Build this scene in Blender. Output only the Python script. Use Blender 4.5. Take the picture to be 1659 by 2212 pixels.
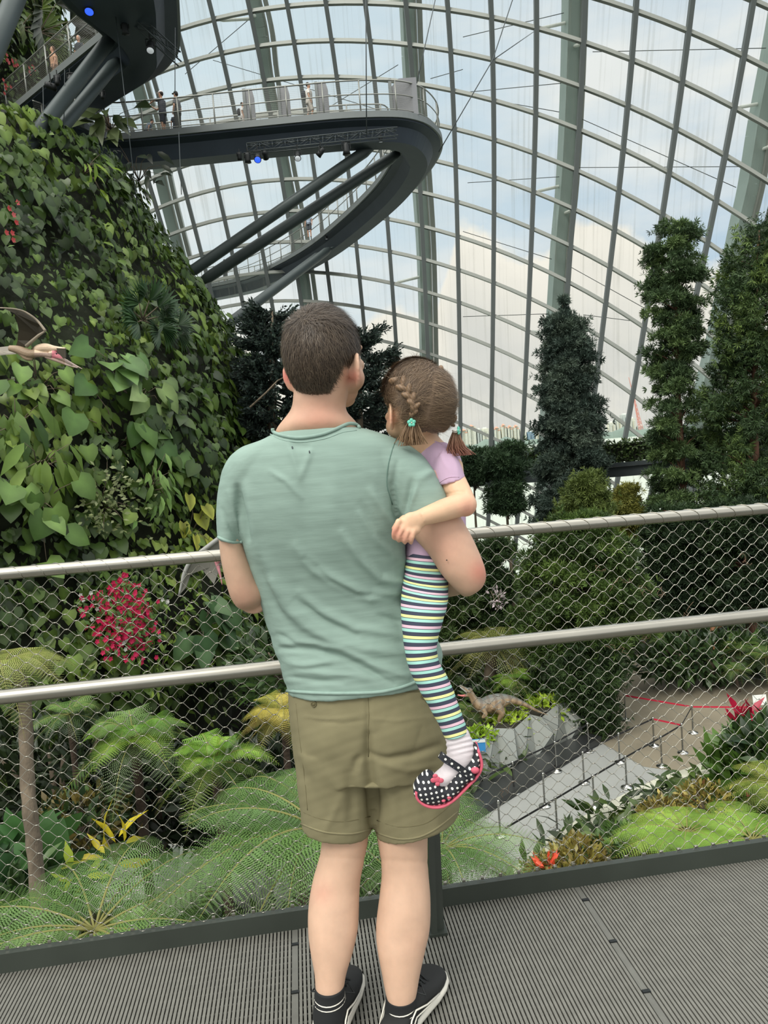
import bpy, math, random
import numpy as np
from mathutils import Vector, Matrix
rnd = random.Random(7); nr = np.random.default_rng(7)
S = bpy.context.scene
for o in list(bpy.data.objects): bpy.data.objects.remove(o)
COL = S.collection
# ------------------------------------------------------------------ camera
W, H, F = 1659.0, 2212.0, 1600.0
EYE = Vector((0, 0, 1.43)); PITCH = math.radians(4.55); ROLL = math.radians(4.5)
_f = Vector((0, math.cos(PITCH), -math.sin(PITCH)))
_u0 = Vector((0, math.sin(PITCH), math.cos(PITCH))); _r0 = Vector((1, 0, 0))
_r = math.cos(ROLL)*_r0 - math.sin(ROLL)*_u0; _u = math.sin(ROLL)*_r0 + math.cos(ROLL)*_u0
cd = bpy.data.cameras.new('camera'); cam = bpy.data.objects.new('camera', cd); COL.objects.link(cam)
cd.sensor_fit = 'HORIZONTAL'; cd.sensor_width = 36; cd.lens = 36*F/W; cd.clip_end = 20000; cd.clip_start = 0.05
M = Matrix((_r, _u, -_f)).transposed().to_4x4(); M.translation = EYE; cam.matrix_world = M
S.camera = cam
# ------------------------------------------------------------------ view and daylight
S.view_settings.view_transform = 'Standard'; S.view_settings.look = 'None'
S.view_settings.gamma = 1; S.view_settings.use_curve_mapping = False; S.view_settings.exposure = 0.17
def make_world():
    w = bpy.data.worlds.new('sky'); S.world = w; w.use_nodes = True; nt = w.node_tree; N = nt.nodes; L = nt.links; N.clear()
    def nd(t, **k):
        n = N.new(t)
        for a, b in k.items(): setattr(n, a, b)
        return n
    def math_(op, a, b=None, c=None, clamp=False):
        n = nd('ShaderNodeMath', operation=op); n.use_clamp = clamp
        for i, v in enumerate((a, b, c)):
            if v is None: continue
            if isinstance(v, (int, float)): n.inputs[i].default_value = v
            else: L.new(v, n.inputs[i])
        return n.outputs[0]
    def mix(f, a, b):
        n = nd('ShaderNodeMix', data_type='RGBA')
        if isinstance(f, (int, float)): n.inputs[0].default_value = f
        else: L.new(f, n.inputs[0])
        for s, v in ((6, a), (7, b)):
            if isinstance(v, tuple): n.inputs[s].default_value = (*v, 1)
            else: L.new(v, n.inputs[s])
        return n.outputs[2]
    def noise(vec, sc, det, rough=.5):
        n = nd('ShaderNodeTexNoise'); n.inputs['Scale'].default_value = sc; n.inputs['Detail'].default_value = det
        n.inputs['Roughness'].default_value = rough; L.new(vec, n.inputs['Vector']); return n.outputs[0]
    tc = nd('ShaderNodeTexCoord'); sep = nd('ShaderNodeSeparateXYZ'); L.new(tc.outputs['Generated'], sep.inputs[0])
    x, y, z = sep.outputs
    yy = math_('MAXIMUM', math_('ABSOLUTE', y), .05)
    az = math_('DIVIDE', x, yy); el = math_('DIVIDE', z, yy)
    # high thin cloud over pale blue
    mp = nd('ShaderNodeMapping'); mp.inputs['Scale'].default_value = (1.2, 1.2, 3.2); L.new(tc.outputs['Generated'], mp.inputs[0])
    n1 = noise(mp.outputs[0], 2.3, 6, .55)
    blue = mix(math_('MULTIPLY', math_('ADD', az, .1), 1.2, clamp=True), (.60, .71, .77), (.42, .55, .70))
    cov = math_('MULTIPLY', math_('SUBTRACT', n1, .40), 4.5, clamp=True)
    sky = mix(cov, blue, (.78, .80, .79))
    low = math_('SUBTRACT', 1.0, math_('MULTIPLY', el, 7.0), clamp=True)     # haze towards the horizon
    sky = mix(low, sky, (.70, .72, .69))
    # cumulus bank
    n2 = noise(tc.outputs['Generated'], 9.0, 8, .55); n3 = noise(tc.outputs['Generated'], 3.0, 2, .5)
    def bump(c, wd, h):
        d = math_('DIVIDE', math_('SUBTRACT', az, c), wd)
        return math_('MULTIPLY', math_('POWER', 2.718, math_('MULTIPLY', math_('MULTIPLY', d, d), -1.0)), h)
    step = math_('MULTIPLY', math_('SUBTRACT', az, .085), 25, clamp=True)
    top = math_('ADD', math_('ADD', bump(.14, .055, .055), bump(.30, .07, .045)), math_('ADD', bump(.02, .07, .11), math_('MULTIPLY', step, .145)))
    top = math_('ADD', top, math_('ADD', bump(-.20, .05, .10), bump(-.10, .05, .05)))
    top = math_('ADD', top, math_('ADD', math_('MULTIPLY', math_('SUBTRACT', n2, .5), .13), .085))
    top = math_('ADD', top, math_('MULTIPLY', math_('SUBTRACT', n3, .5), .06))
    edge = math_('MULTIPLY', math_('SUBTRACT', top, el), 60, clamp=True)
    depth_ = math_('MULTIPLY', math_('SUBTRACT', top, el), 6.5, clamp=True)
    cl = mix(depth_, (.93, .88, .78), (.66, .655, .62))
    cl = mix(math_('MULTIPLY', math_('SUBTRACT', noise(tc.outputs['Generated'], 14, 6, .6), .45), 3, clamp=True), cl, (.80, .77, .69))
    front = math_('MULTIPLY', math_('GREATER_THAN', y, .2), edge)
    sky = mix(front, sky, cl)
    # brighter cloud deck overhead, the sun behind it
    up = math_('MULTIPLY', math_('SUBTRACT', z, .55), 2.6, clamp=True)
    sky = mix(up, sky, (2.3, 2.3, 2.2))
    back = math_('MULTIPLY', y, -1.5, clamp=True)
    sky = mix(math_('MULTIPLY', back, math_('GREATER_THAN', z, 0)), sky, (1.15, 1.15, 1.1))
    under = math_('LESS_THAN', z, -.01)
    sky = mix(under, sky, (.30, .32, .30))
    bg = nd('ShaderNodeBackground'); L.new(sky, bg.inputs[0]); bg.inputs[1].default_value = 1.0
    out = nd('ShaderNodeOutputWorld'); L.new(bg.outputs[0], out.inputs[0])
make_world()
sl = bpy.data.lights.new('sun', 'SUN'); sl.energy = 1.9; sl.angle = math.radians(24); sl.color = (1, .97, .90)
sun = bpy.data.objects.new('sun', sl); COL.objects.link(sun); sun.rotation_euler = (math.radians(33), math.radians(-26), 0)
sun.location = (0, 0, 40)
# ------------------------------------------------------------------ pixel geometry of the photograph
def ray(px, py): return _f + float((px-W/2)/F)*_r - float((py-H/2)/F)*_u
def P(px, py, Y):
    d = ray(px, py); return EYE + d*float(Y/d.y)
def PZ(px, py, z):
    d = ray(px, py); return EYE + d*float((z-EYE.z)/d.z)
def proj(co):
    v = co - np.array(EYE); zc = v@np.array(_f)
    return W/2 + F*(v@np.array(_r))/zc, H/2 - F*(v@np.array(_u))/zc
# ------------------------------------------------------------------ object helpers
def tag(o, label=None, cat=None, group=None, kind=None):
    if label: o['label'] = label
    if cat: o['category'] = cat
    if group: o['group'] = group
    if kind: o['kind'] = kind
    return o
def empty(name, loc=(0, 0, 0), label=None, cat=None, group=None, kind=None, rz=0):
    o = bpy.data.objects.new(name, None); COL.objects.link(o); o.location = loc; o.rotation_euler = (0, 0, rz)
    o.empty_display_size = .2
    return tag(o, label, cat, group, kind)
def link(name, me, m, parent=None, smooth=True):
    o = bpy.data.objects.new(name, me); COL.objects.link(o)
    if m and not me.materials: me.materials.append(m)
    if smooth: me.polygons.foreach_set('use_smooth', np.ones(len(me.polygons), bool))
    if parent:
        o.parent = parent
        o.matrix_parent_inverse = (Matrix.Translation(parent.location) @ Matrix.Rotation(parent.rotation_euler.z, 4, 'Z')).inverted()   # every part is built in place
    return o
def cr(pts, n):
    """Catmull-Rom resample of rows of numbers, n steps per span"""
    p = np.array(pts, float); out = []
    for i in range(len(p)-1):
        a = p[max(i-1, 0)]; b = p[i]; c = p[i+1]; d = p[min(i+2, len(p)-1)]
        for k in range(n):
            t = k/n; out.append(.5*((2*b)+(c-a)*t+(2*a-5*b+4*c-d)*t*t+(3*b-a-3*c+d)*t**3))
    out.append(p[-1]); return np.array(out)
class MB:
    def __init__(s): s.v = []; s.f = []; s.uv = {}; s.c = None
    def add(s, vs, fs):
        o = len(s.v); s.v.extend([tuple(v) for v in vs]); s.f.extend([tuple(i+o for i in f) for f in fs]); return o
    def box(s, c, size, rz=0, mat=None, bev=0):
        hx, hy, hz = [a/2 for a in size]
        m = Matrix.Translation(c) @ (mat if mat is not None else Matrix.Rotation(rz, 4, 'Z'))
        vs = [m @ Vector((x*hx, y*hy, z*hz)) for x in (-1, 1) for y in (-1, 1) for z in (-1, 1)]
        s.add(vs, [(0, 1, 3, 2), (4, 6, 7, 5), (0, 4, 5, 1), (2, 3, 7, 6), (0, 2, 6, 4), (1, 5, 7, 3)]); return s
    def bar(s, a, b, w, h, up=(0, 0, 1)):
        a = Vector(a); b = Vector(b); d = (b-a).normalized(); up = Vector(up); x = d.cross(up)
        if x.length < 1e-4: x = d.cross(Vector((1, 0, 0)))
        x.normalize(); y = x.cross(d).normalized()
        vs = [p + x*sx*w/2 + y*sy*h/2 for p in (a, b) for sx, sy in ((-1, -1), (1, -1), (1, 1), (-1, 1))]
        s.add(vs, [(0, 3, 2, 1), (4, 5, 6, 7), (0, 1, 5, 4), (1, 2, 6, 5), (2, 3, 7, 6), (3, 0, 4, 7)]); return s
    def tube(s, path, r, n=10, cap=True, flat=1.0, closed=False):
        p = [Vector(q) for q in path]; k = len(p)
        rs = list(r) if hasattr(r, '__len__') else [r]*k
        t0 = (p[1]-p[0]).normalized(); ref = Vector((0, 0, 1)) if abs(t0.z) < .9 else Vector((0, 1, 0))
        x = t0.cross(ref).normalized(); vs = []
        for i in range(k):
            t = ((p[min(i+1, k-1)]-p[max(i-1, 0)]) if not closed else (p[(i+1) % k]-p[i-1])).normalized()
            x = (x - t*x.dot(t)).normalized(); y = t.cross(x)
            for j in range(n):
                a = 2*math.pi*j/n; vs.append(p[i] + x*math.cos(a)*rs[i] + y*math.sin(a)*rs[i]*flat)
        fs = [(i*n+j, i*n+(j+1) % n, (i+1)*n+(j+1) % n, (i+1)*n+j) for i in range(k-1) for j in range(n)]
        if closed: fs += [((k-1)*n+j, (k-1)*n+(j+1) % n, (j+1) % n, j) for j in range(n)]
        elif cap: fs += [tuple(range(n))[::-1], tuple((k-1)*n+j for j in range(n))]
        s.add(vs, fs); return s
    def rings(s, rings, cap=True, uvs=None):
        k = len(rings); n = len(rings[0]); o = len(s.v)
        s.add([v for r in rings for v in r], [(i*n+j, i*n+(j+1) % n, (i+1)*n+(j+1) % n, (i+1)*n+j) for i in range(k-1) for j in range(n)])
        if cap: s.f += [tuple(o+j for j in range(n))[::-1], tuple(o+(k-1)*n+j for j in range(n))]
        return s
    def sil(s, secs, sub=5, n=28, cap=True, ex=1.0):
        """loft through rows (xl,yl,xr,yr,Y,half thickness) read off the photograph"""
        rs = []; s.L = []; acc = 0; pc = None
        for xl, yl, xr, yr, Y, th in cr(secs, sub).tolist():
            a = P(xl, yl, Y); b = P(xr, yr, Y); c = (a+b)/2; w = (b-a)/2
            if pc is not None: acc += (c-pc).length
            pc = c; s.L.append(acc); ring = []
            for j in range(n):
                t = 2*math.pi*j/n; ct = math.cos(t); st = math.sin(t)
                ct = math.copysign(abs(ct)**ex, ct); st = math.copysign(abs(st)**ex, st)
                ring.append(c + w*ct + Vector((0, th*st, 0)))
            rs.append(ring)
        return s.rings(rs, cap)
    def ell(s, c, r, rot=None, nu=20, nv=12):
        m = Matrix.Translation(c) @ (rot.to_4x4() if rot is not None else Matrix())
        vs = [m @ Vector((0, 0, r[2]))]
        for i in range(1, nv):
            th = math.pi*i/nv
            for j in range(nu):
                a = 2*math.pi*j/nu; vs.append(m @ Vector((r[0]*math.sin(th)*math.cos(a), r[1]*math.sin(th)*math.sin(a), r[2]*math.cos(th))))
        vs.append(m @ Vector((0, 0, -r[2]))); e = len(vs)-1
        fs = [(0, 1+j, 1+(j+1) % nu) for j in range(nu)]
        fs += [(1+i*nu+j, 1+(i+1)*nu+j, 1+(i+1)*nu+(j+1) % nu, 1+i*nu+(j+1) % nu) for i in range(nv-2) for j in range(nu)]
        fs += [(e, 1+(nv-2)*nu+(j+1) % nu, 1+(nv-2)*nu+j) for j in range(nu)]
        s.add(vs, fs); return s
    def lathe(s, c, prof, n=20):
        c = Vector(c); s.rings([[c+Vector((r*math.cos(2*math.pi*j/n), r*math.sin(2*math.pi*j/n), z)) for j in range(n)] for r, z in prof]); return s
    def prism(s, pts, z0, z1):
        n = len(pts); s.add([(p[0], p[1], z0) for p in pts]+[(p[0], p[1], z1) for p in pts],
              [tuple(range(n))[::-1], tuple(range(n, 2*n))]+[(i, (i+1) % n, n+(i+1) % n, n+i) for i in range(n)]); return s
    def slab(s, pts, off):
        """polygon of 3-D points given thickness along off"""
        off = Vector(off); n = len(pts); a = [Vector(p) for p in pts]
        s.add(a+[p+off for p in a], [tuple(range(n))[::-1], tuple(range(n, 2*n))]+[(i, (i+1) % n, n+(i+1) % n, n+i) for i in range(n)]); return s
    def mesh(s, name='m'):
        me = bpy.data.meshes.new(name); me.from_pydata(s.v, [], s.f); me.update(); return me
    def build(s, name, m, parent=None, smooth=True): return link(name, s.mesh(name), m, parent, smooth)
def npmesh(name, co, faces, col=None):
    """co (n,3); faces (m,k) array of equal polygons; col (n,3) per-vertex colour"""
    me = bpy.data.meshes.new(name); m, k = faces.shape
    me.vertices.add(len(co)); me.vertices.foreach_set('co', np.ascontiguousarray(co, np.float32).ravel())
    me.loops.add(m*k); me.loops.foreach_set('vertex_index', np.ascontiguousarray(faces, np.int32).ravel())
    me.polygons.add(m); me.polygons.foreach_set('loop_start', np.arange(m, dtype=np.int32)*k)
    me.update(calc_edges=True)
    if col is not None: setcol(me, col)
    return me
def setcol(me, col):
    a = me.color_attributes.get('col') or me.color_attributes.new('col', 'FLOAT_COLOR', 'POINT')
    a.data.foreach_set('color', np.concatenate([col, np.ones((len(col), 1))], 1).astype(np.float32).ravel())
def fuse(mb, voxel, it=4, fac=.5):
    """one continuous skin over the overlapping closed shapes in mb"""
    me = mb.mesh('tmp'); o = bpy.data.objects.new('tmp', me); COL.objects.link(o)
    r = o.modifiers.new('r', 'REMESH'); r.mode = 'VOXEL'; r.voxel_size = voxel; r.use_smooth_shade = True
    if it: q = o.modifiers.new('s', 'SMOOTH'); q.iterations = it; q.factor = fac
    dg = bpy.context.evaluated_depsgraph_get(); dg.update()
    out = bpy.data.meshes.new_from_object(o.evaluated_get(dg)); bpy.data.objects.remove(o); bpy.data.meshes.remove(me); out.materials.clear()
    return out
def getco(me):
    co = np.empty(len(me.vertices)*3, np.float32); me.vertices.foreach_get('co', co)
    no = np.empty(len(me.vertices)*3, np.float32); me.vertices.foreach_get('normal', no)
    return co.reshape(-1, 3).astype(float), no.reshape(-1, 3).astype(float)
def setco(me, co): me.vertices.foreach_set('co', co.astype(np.float32).ravel()); me.update()
def seg_d(px, py, pl):
    """distance in pixels from points to a polyline, and the position along it"""
    best = np.full(len(px), 1e9); tt = np.zeros(len(px)); n = len(pl)-1
    for i in range(n):
        ax, ay = pl[i]; bx, by = pl[i+1]; dx, dy = bx-ax, by-ay; t = np.clip(((px-ax)*dx+(py-ay)*dy)/(dx*dx+dy*dy), 0, 1)
        d = np.hypot(px-ax-t*dx, py-ay-t*dy); m = d < best; best[m] = d[m]; tt[m] = (i+t[m])/n
    return best, tt
def folds(me, fl):
    co, no = getco(me); px, py = proj(co); h = np.zeros(len(co))
    for pl, amp, w in fl:
        d, t = seg_d(px, py, pl); h += amp*np.exp(-(d/w)**2)*(np.sin(math.pi*np.clip(t*.9+.05, 0, 1))**.5)
    face = np.clip((no*(np.array(EYE)-co)).sum(1)*1.2, 0, 1); setco(me, co+no*(h*face)[:, None])
# ------------------------------------------------------------------ materials
def srgb(r, g, b):
    f = lambda c: ((c/255+.055)/1.055)**2.4 if c > 10 else c/255/12.92
    return (f(r), f(g), f(b))
def mat(name, col=None, rough=.6, metal=0, var=0, vs=8, bump=0, bs=60, attr=False, trans=0, stretch=(1, 1, 1), spec=.5, bdist=.002, sss=0, coat=0):
    m = bpy.data.materials.new(name); m.use_nodes = True; nt = m.node_tree; N = nt.nodes; L = nt.links
    b = N['Principled BSDF']; b.inputs['Roughness'].default_value = rough; b.inputs['Metallic'].default_value = metal
    b.inputs['Specular IOR Level'].default_value = spec; b.inputs['Coat Weight'].default_value = coat
    tc = N.new('ShaderNodeTexCoord'); mp = N.new('ShaderNodeMapping'); mp.inputs['Scale'].default_value = stretch; L.new(tc.outputs['Object'], mp.inputs[0])
    if attr: a = N.new('ShaderNodeAttribute'); a.attribute_name = 'col'; src = a.outputs['Color']
    else: a = N.new('ShaderNodeRGB'); a.outputs[0].default_value = (*col, 1); src = a.outputs[0]
    if var:
        n = N.new('ShaderNodeTexNoise'); n.inputs['Scale'].default_value = vs; n.inputs['Detail'].default_value = 5; L.new(mp.outputs[0], n.inputs['Vector'])
        r = N.new('ShaderNodeMapRange'); r.inputs[1].default_value = .3; r.inputs[2].default_value = .7; r.inputs[3].default_value = 1-var; r.inputs[4].default_value = 1+var; L.new(n.outputs[0], r.inputs[0])
        x = N.new('ShaderNodeVectorMath'); x.operation = 'SCALE'; L.new(src, x.inputs[0]); L.new(r.outputs[0], x.inputs['Scale']); src = x.outputs[0]
    L.new(src, b.inputs['Base Color'])
    if sss: b.inputs['Subsurface Weight'].default_value = sss; b.inputs['Subsurface Radius'].default_value = (.012, .005, .003); b.inputs['Subsurface Scale'].default_value = 1
    if bump:
        n = N.new('ShaderNodeTexNoise'); n.inputs['Scale'].default_value = bs; n.inputs['Detail'].default_value = 3; L.new(mp.outputs[0], n.inputs['Vector'])
        q = N.new('ShaderNodeBump'); q.inputs['Strength'].default_value = bump; q.inputs['Distance'].default_value = bdist; L.new(n.outputs[0], q.inputs['Height']); L.new(q.outputs[0], b.inputs['Normal'])
    if trans:
        t = N.new('ShaderNodeBsdfTranslucent'); L.new(src, t.inputs[0]); mx = N.new('ShaderNodeMixShader'); mx.inputs[0].default_value = trans
        L.new(b.outputs[0], mx.inputs[1]); L.new(t.outputs[0], mx.inputs[2]); L.new(mx.outputs[0], N['Material Output'].inputs[0])
    m['b'] = 0
    return m
def emis(name, col, st):
    m = bpy.data.materials.new(name); m.use_nodes = True; b = m.node_tree.nodes['Principled BSDF']
    b.inputs['Base Color'].default_value = (*col, 1); b.inputs['Emission Color'].default_value = (*col, 1); b.inputs['Emission Strength'].default_value = st; return m
K = {}
K['steel'] = mat('brushed_steel', (.40, .385, .34), .30, 1, var=.06, vs=40, bump=.15, bs=300, stretch=(.2, 1, 1), bdist=.0005)
K['wire'] = mat('steel_wire', (.46, .44, .38), .35, 1)
K['darkgreen'] = mat('dark_green_paint', srgb(52, 58, 52), .45, 0, var=.12, vs=6, bump=.1, bs=90)
K['rib'] = mat('grey_aluminium', srgb(120, 119, 112), .55, .25, var=.10, vs=25, bump=.2, bs=500)
K['ribjoint'] = mat('grey_joint_strip', srgb(104, 104, 98), .6, .1, var=.1, vs=20)
K['black'] = mat('black_metal', srgb(28, 32, 33), .55, .2)
K['dark'] = mat('dark_grey_steel', srgb(62, 70, 72), .5, .2, var=.1, vs=2)
K['hull'] = mat('walkway_underside', srgb(62, 72, 84), .6, .1, var=.12, vs=.8)
K['fascia'] = mat('walkway_fascia', srgb(120, 126, 126), .5, .2)
K['mull'] = mat('shaded_mullion_grey', srgb(112, 119, 118), .5, .3); K['transom'] = mat('lit_transom_grey', srgb(152, 156, 150), .5, .3)  # same frame: transoms coloured lighter as if lit, mullions darker as if shaded
K['girder'] = mat('girder_green_grey', srgb(150, 166, 160), .55, .1)
K['white'] = mat('white_paint', srgb(225, 228, 222), .5)
K['soil'] = mat('dark_soil', srgb(38, 36, 26), .95, var=.4, vs=2, bump=.6, bs=6, bdist=.05)
K['path'] = mat('grey_path', srgb(150, 152, 148), .7, var=.05, vs=1.5)
K['plaza'] = mat('brown_grey_plaza', srgb(128, 120, 102), .8, var=.14, vs=.9)
K['kerb'] = mat('pale_kerb', srgb(190, 190, 172), .8, var=.1, vs=3)
K['leaf'] = mat('leaf', None, .42, attr=True, trans=.22, spec=.45, var=.12, vs=3)
K['needle'] = mat('needle_leaf', None, .6, attr=True, trans=.12, spec=.3)
K['bark'] = mat('bark', srgb(104, 93, 78), .95, var=.3, vs=6, bump=.9, bs=18, bdist=.03, stretch=(1, 1, .4))
K['skin'] = mat('skin', None, .5, attr=True, var=.07, vs=26, bump=.16, bs=350, sss=.12, bdist=.0006, spec=.35)
# ================================================================== the deck underfoot
K0 = PZ(0, 2104, 0); K1 = PZ(W, 1854, 0); RD = (K1-K0).normalized(); RN = Vector((RD.y, -RD.x, 0))   # RN points back to the viewer
def onrail(px, py, off=0.0):
    """where a pixel's ray meets the vertical plane of the railing"""
    d = ray(px, py); q = K0 + RN*off; t = (q-EYE).dot(RN)/d.dot(RN); return EYE + d*t
def make_deck():
    def tr(s, t, z): return K0 + RD*s - RN*(-t) + Vector((0, 0, z))
    seams = [(PZ(637, 2025, 0)-K0).dot(RD), (PZ(1246, 1916, 0)-K0).dot(RD)]
    wdt = seams[1]-seams[0]; seams = [seams[0]-wdt*k for k in (3, 2, 1)] + seams + [seams[1]+wdt*k for k in (1, 2, 3)]
    rot = math.atan2(RD.y, RD.x); bounds = seams
    root = empty('floor', tuple(K0), kind='structure')
    for i in range(len(bounds)-1):
        a, b = bounds[i]+.010, bounds[i+1]-.010; n = round((b-a)/.0112); st = (b-a)/n; mb = MB()
        for k in range(n):
            mb.box(tr(a+(k+.5)*st, 1.45, -.008), (st*.66, 2.9, .016), rot)
        for k in range(110): mb.box(tr((a+b)/2, .03+k*.0262, -.013), (b-a, .006, .008), rot)
        mb.build('grating_panel', K['rib'], root, smooth=False)
    for s in seams:
        mb = MB(); mb.box(tr(s, 1.45, -.009), (.0175, 2.9, .016), rot)
        j = mb.build('joint_strip', K['ribjoint'], root, smooth=False)
        mb = MB()
        for k in range(9): mb.box(tr(s+.001, .07+k*.20, .0005), (.021, .010, .004), rot)
        mb.build('joint_clip', K['black'], j, smooth=False)
    mb = MB()
    for k in range(6): mb.box(tr(-1.2+k*1.5, 1.45, -.14), (.10, 2.9, .2), rot)
    mb.box(tr(1.2, 1.45, -.26), (7.6, 3.0, .04), rot); mb.build('deck_frame', K['black'], root, smooth=False)
    mb = MB(); mb.box(tr(1.6, -.006, .0275), (9.6, .012, .062), rot); mb.box(tr(1.6, -.03, .02), (9.6, .03, .05), rot)
    mb.box(tr(1.2, -.05, -.2), (8.5, .05, .42), rot)
    k = mb.build('trim_1', K['darkgreen'], None, smooth=False); k['kind'] = 'structure'
make_deck()
# ================================================================== railing
def make_railing():
    root = empty('railing', tuple(K0), 'steel walkway railing with diamond wire mesh behind the standing man', 'railing')
    O = -.012
    a = onrail(0, 1240, O); b = onrail(W, 1098, O); d = (b-a); h0 = a-d*.6; h1 = b+d*.9
    R = .0178; mb = MB(); mb.tube([h0.lerp(h1, t/12) for t in range(13)], R, 28); hr = mb.build('handrail', K['steel'], root)
    a2 = onrail(0, 1506, O+.005); b2 = onrail(W, 1327, O+.005); d2 = b2-a2
    mb = MB(); mb.tube([a2-d2*.6+(d2*2.5)*(t/12) for t in range(13)], .0215, 28); mb.build('mid_rail', K['steel'], root)
    # lacing wire
    L_ = (h1-h0).length; ax = (h1-h0)/L_; s = ax.cross(Vector((0, 0, 1))).normalized(); u = s.cross(ax)
    n = int(L_/.060); pts = []
    for i in range(n*16):
        t = i/16; an = 2*math.pi*t; sk = .33*math.sin(an)
        pts.append(h0 + ax*((t+sk*.6)*.060) + s*math.sin(an)*(R+.0012)*1 + u*math.cos(an)*(R+.0012))
    mb = MB(); mb.tube(pts, .0010, 6); mb.build('lacing_wire', K['wire'], hr)
    # cable mesh, node pitch 60 x 42 mm
    zb = .062; top = lambda q: h0.z + (h1.z-h0.z)*((q-h0).dot(ax)/L_) - R - .004
    O2 = -.020; base = K0 - RN*(-O2); ph = .026
    s0 = -1.6; ns = 150; nz = 52; dz = .0213; V = []; Fc = []; FV = []; FF = []
    def nd(i, j):
        s_ = s0 + i*.030; q = base + RD*s_; zt = top(q) ; zz = zt - .006 - j*dz*(1+.0*j)
        q = Vector((q.x, q.y, zz)); jx = math.sin(i*12.9+j*78.2)*43758.5; jx -= math.floor(jx)
        return q + RD*(jx-.5)*.003 + Vector((0, 0, (jx*7 % 1-.5)*.0024)) + RN*(.004*math.sin(i*.21+j*.13))
    def seg(p, q, r, bow):
        dd = q-p; pts = []
        for t in (0, .22, .5, .78, 1):
            e = t*t*(3-2*t); w = p + RD*dd.dot(RD)*t + Vector((0, 0, 1))*(dd.z*(t*.55+e*.45)) + RN*(dd.dot(RN)*t+bow*math.sin(math.pi*t)); pts.append(w)
        return pts
    mbm = MB(); mbf = MB()
    for j in range(nz+1):
        for i in range(ns*2):
            if (i+j) % 2: continue
            q = nd(i, j)
            if q.z < zb-.012: continue
            mbf.tube([q-RD*.0048, q+RD*.0048], .0017, 6)
            for sx in (-1, 1):
                if 0 <= i+sx < ns*2:
                    e = nd(i+sx, j+1)
                    if e.z < zb-.012: e = e.lerp(q, (zb-.006-e.z)/max(q.z-e.z, 1e-4)) if q.z > zb-.006 else None
                    if e is None: continue
                    mbm.tube(seg(q+RD*sx*.004, e-RD*sx*.004, .001, 0), .0008, 5, cap=False)
    mesh = mbm.build('cable_mesh', K['wire'], root); mbf.build('ferrules', K['wire'], mesh)['kind'] = 'stuff'
    # bottom clips along the kerb
    mb = MB()
    for i in range(120):
        q = base + RD*(s0+i*.060); mb.box(Vector((q.x, q.y, .064)), (.010, .006, .008), math.atan2(RD.y, RD.x))
    mb.build('mesh_clips', K['wire'], mesh, False)['kind'] = 'stuff'
    # the post behind the man's leg
    p0 = PZ(944, 2010, 0); p1 = onrail(924, 1500, .02); mb = MB()
    for (w, l, off, dpt) in ((.018, .0, -.012, .05), (.020, 0, .010, .02)):
        mb.bar(p0+RD*off+RN*.0, Vector((p1.x, p1.y, h0.z-.02))*0+p1+RD*off*.7, w, dpt, up=tuple(RN))
    mb.box(p0+Vector((0, 0, .004)), (.055, .06, .008), math.atan2(RD.y, RD.x))
    top_ = onrail(906, 1180, .0); mb.bar(p1, top_, .018, .04, up=tuple(RN))
    mb.build('post', K['darkgreen'], root, False)
    # dead tendrils caught in the mesh
    mb = MB()
    for px, py in ((1115, 1688), (1388, 1385), (1430, 1285), (1498, 1300), (1600, 1205), (1305, 1395), (1295, 1225), (1410, 1275), (1365, 1260)):
        c = onrail(px, py, -.01); pts = [c]
        for k in range(14): c = c + Vector((rnd.uniform(-.012, .012), rnd.uniform(-.003, .003), rnd.uniform(-.014, .012))); pts.append(c)
        mb.tube(pts, .0007, 4)
    o = mb.build('dry_tendrils', mat('dry_stem', srgb(130, 105, 85), .9)); tag(o, 'dry brown tendrils snagged in the wire mesh', 'tendril', kind='stuff')
make_railing()
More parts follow.
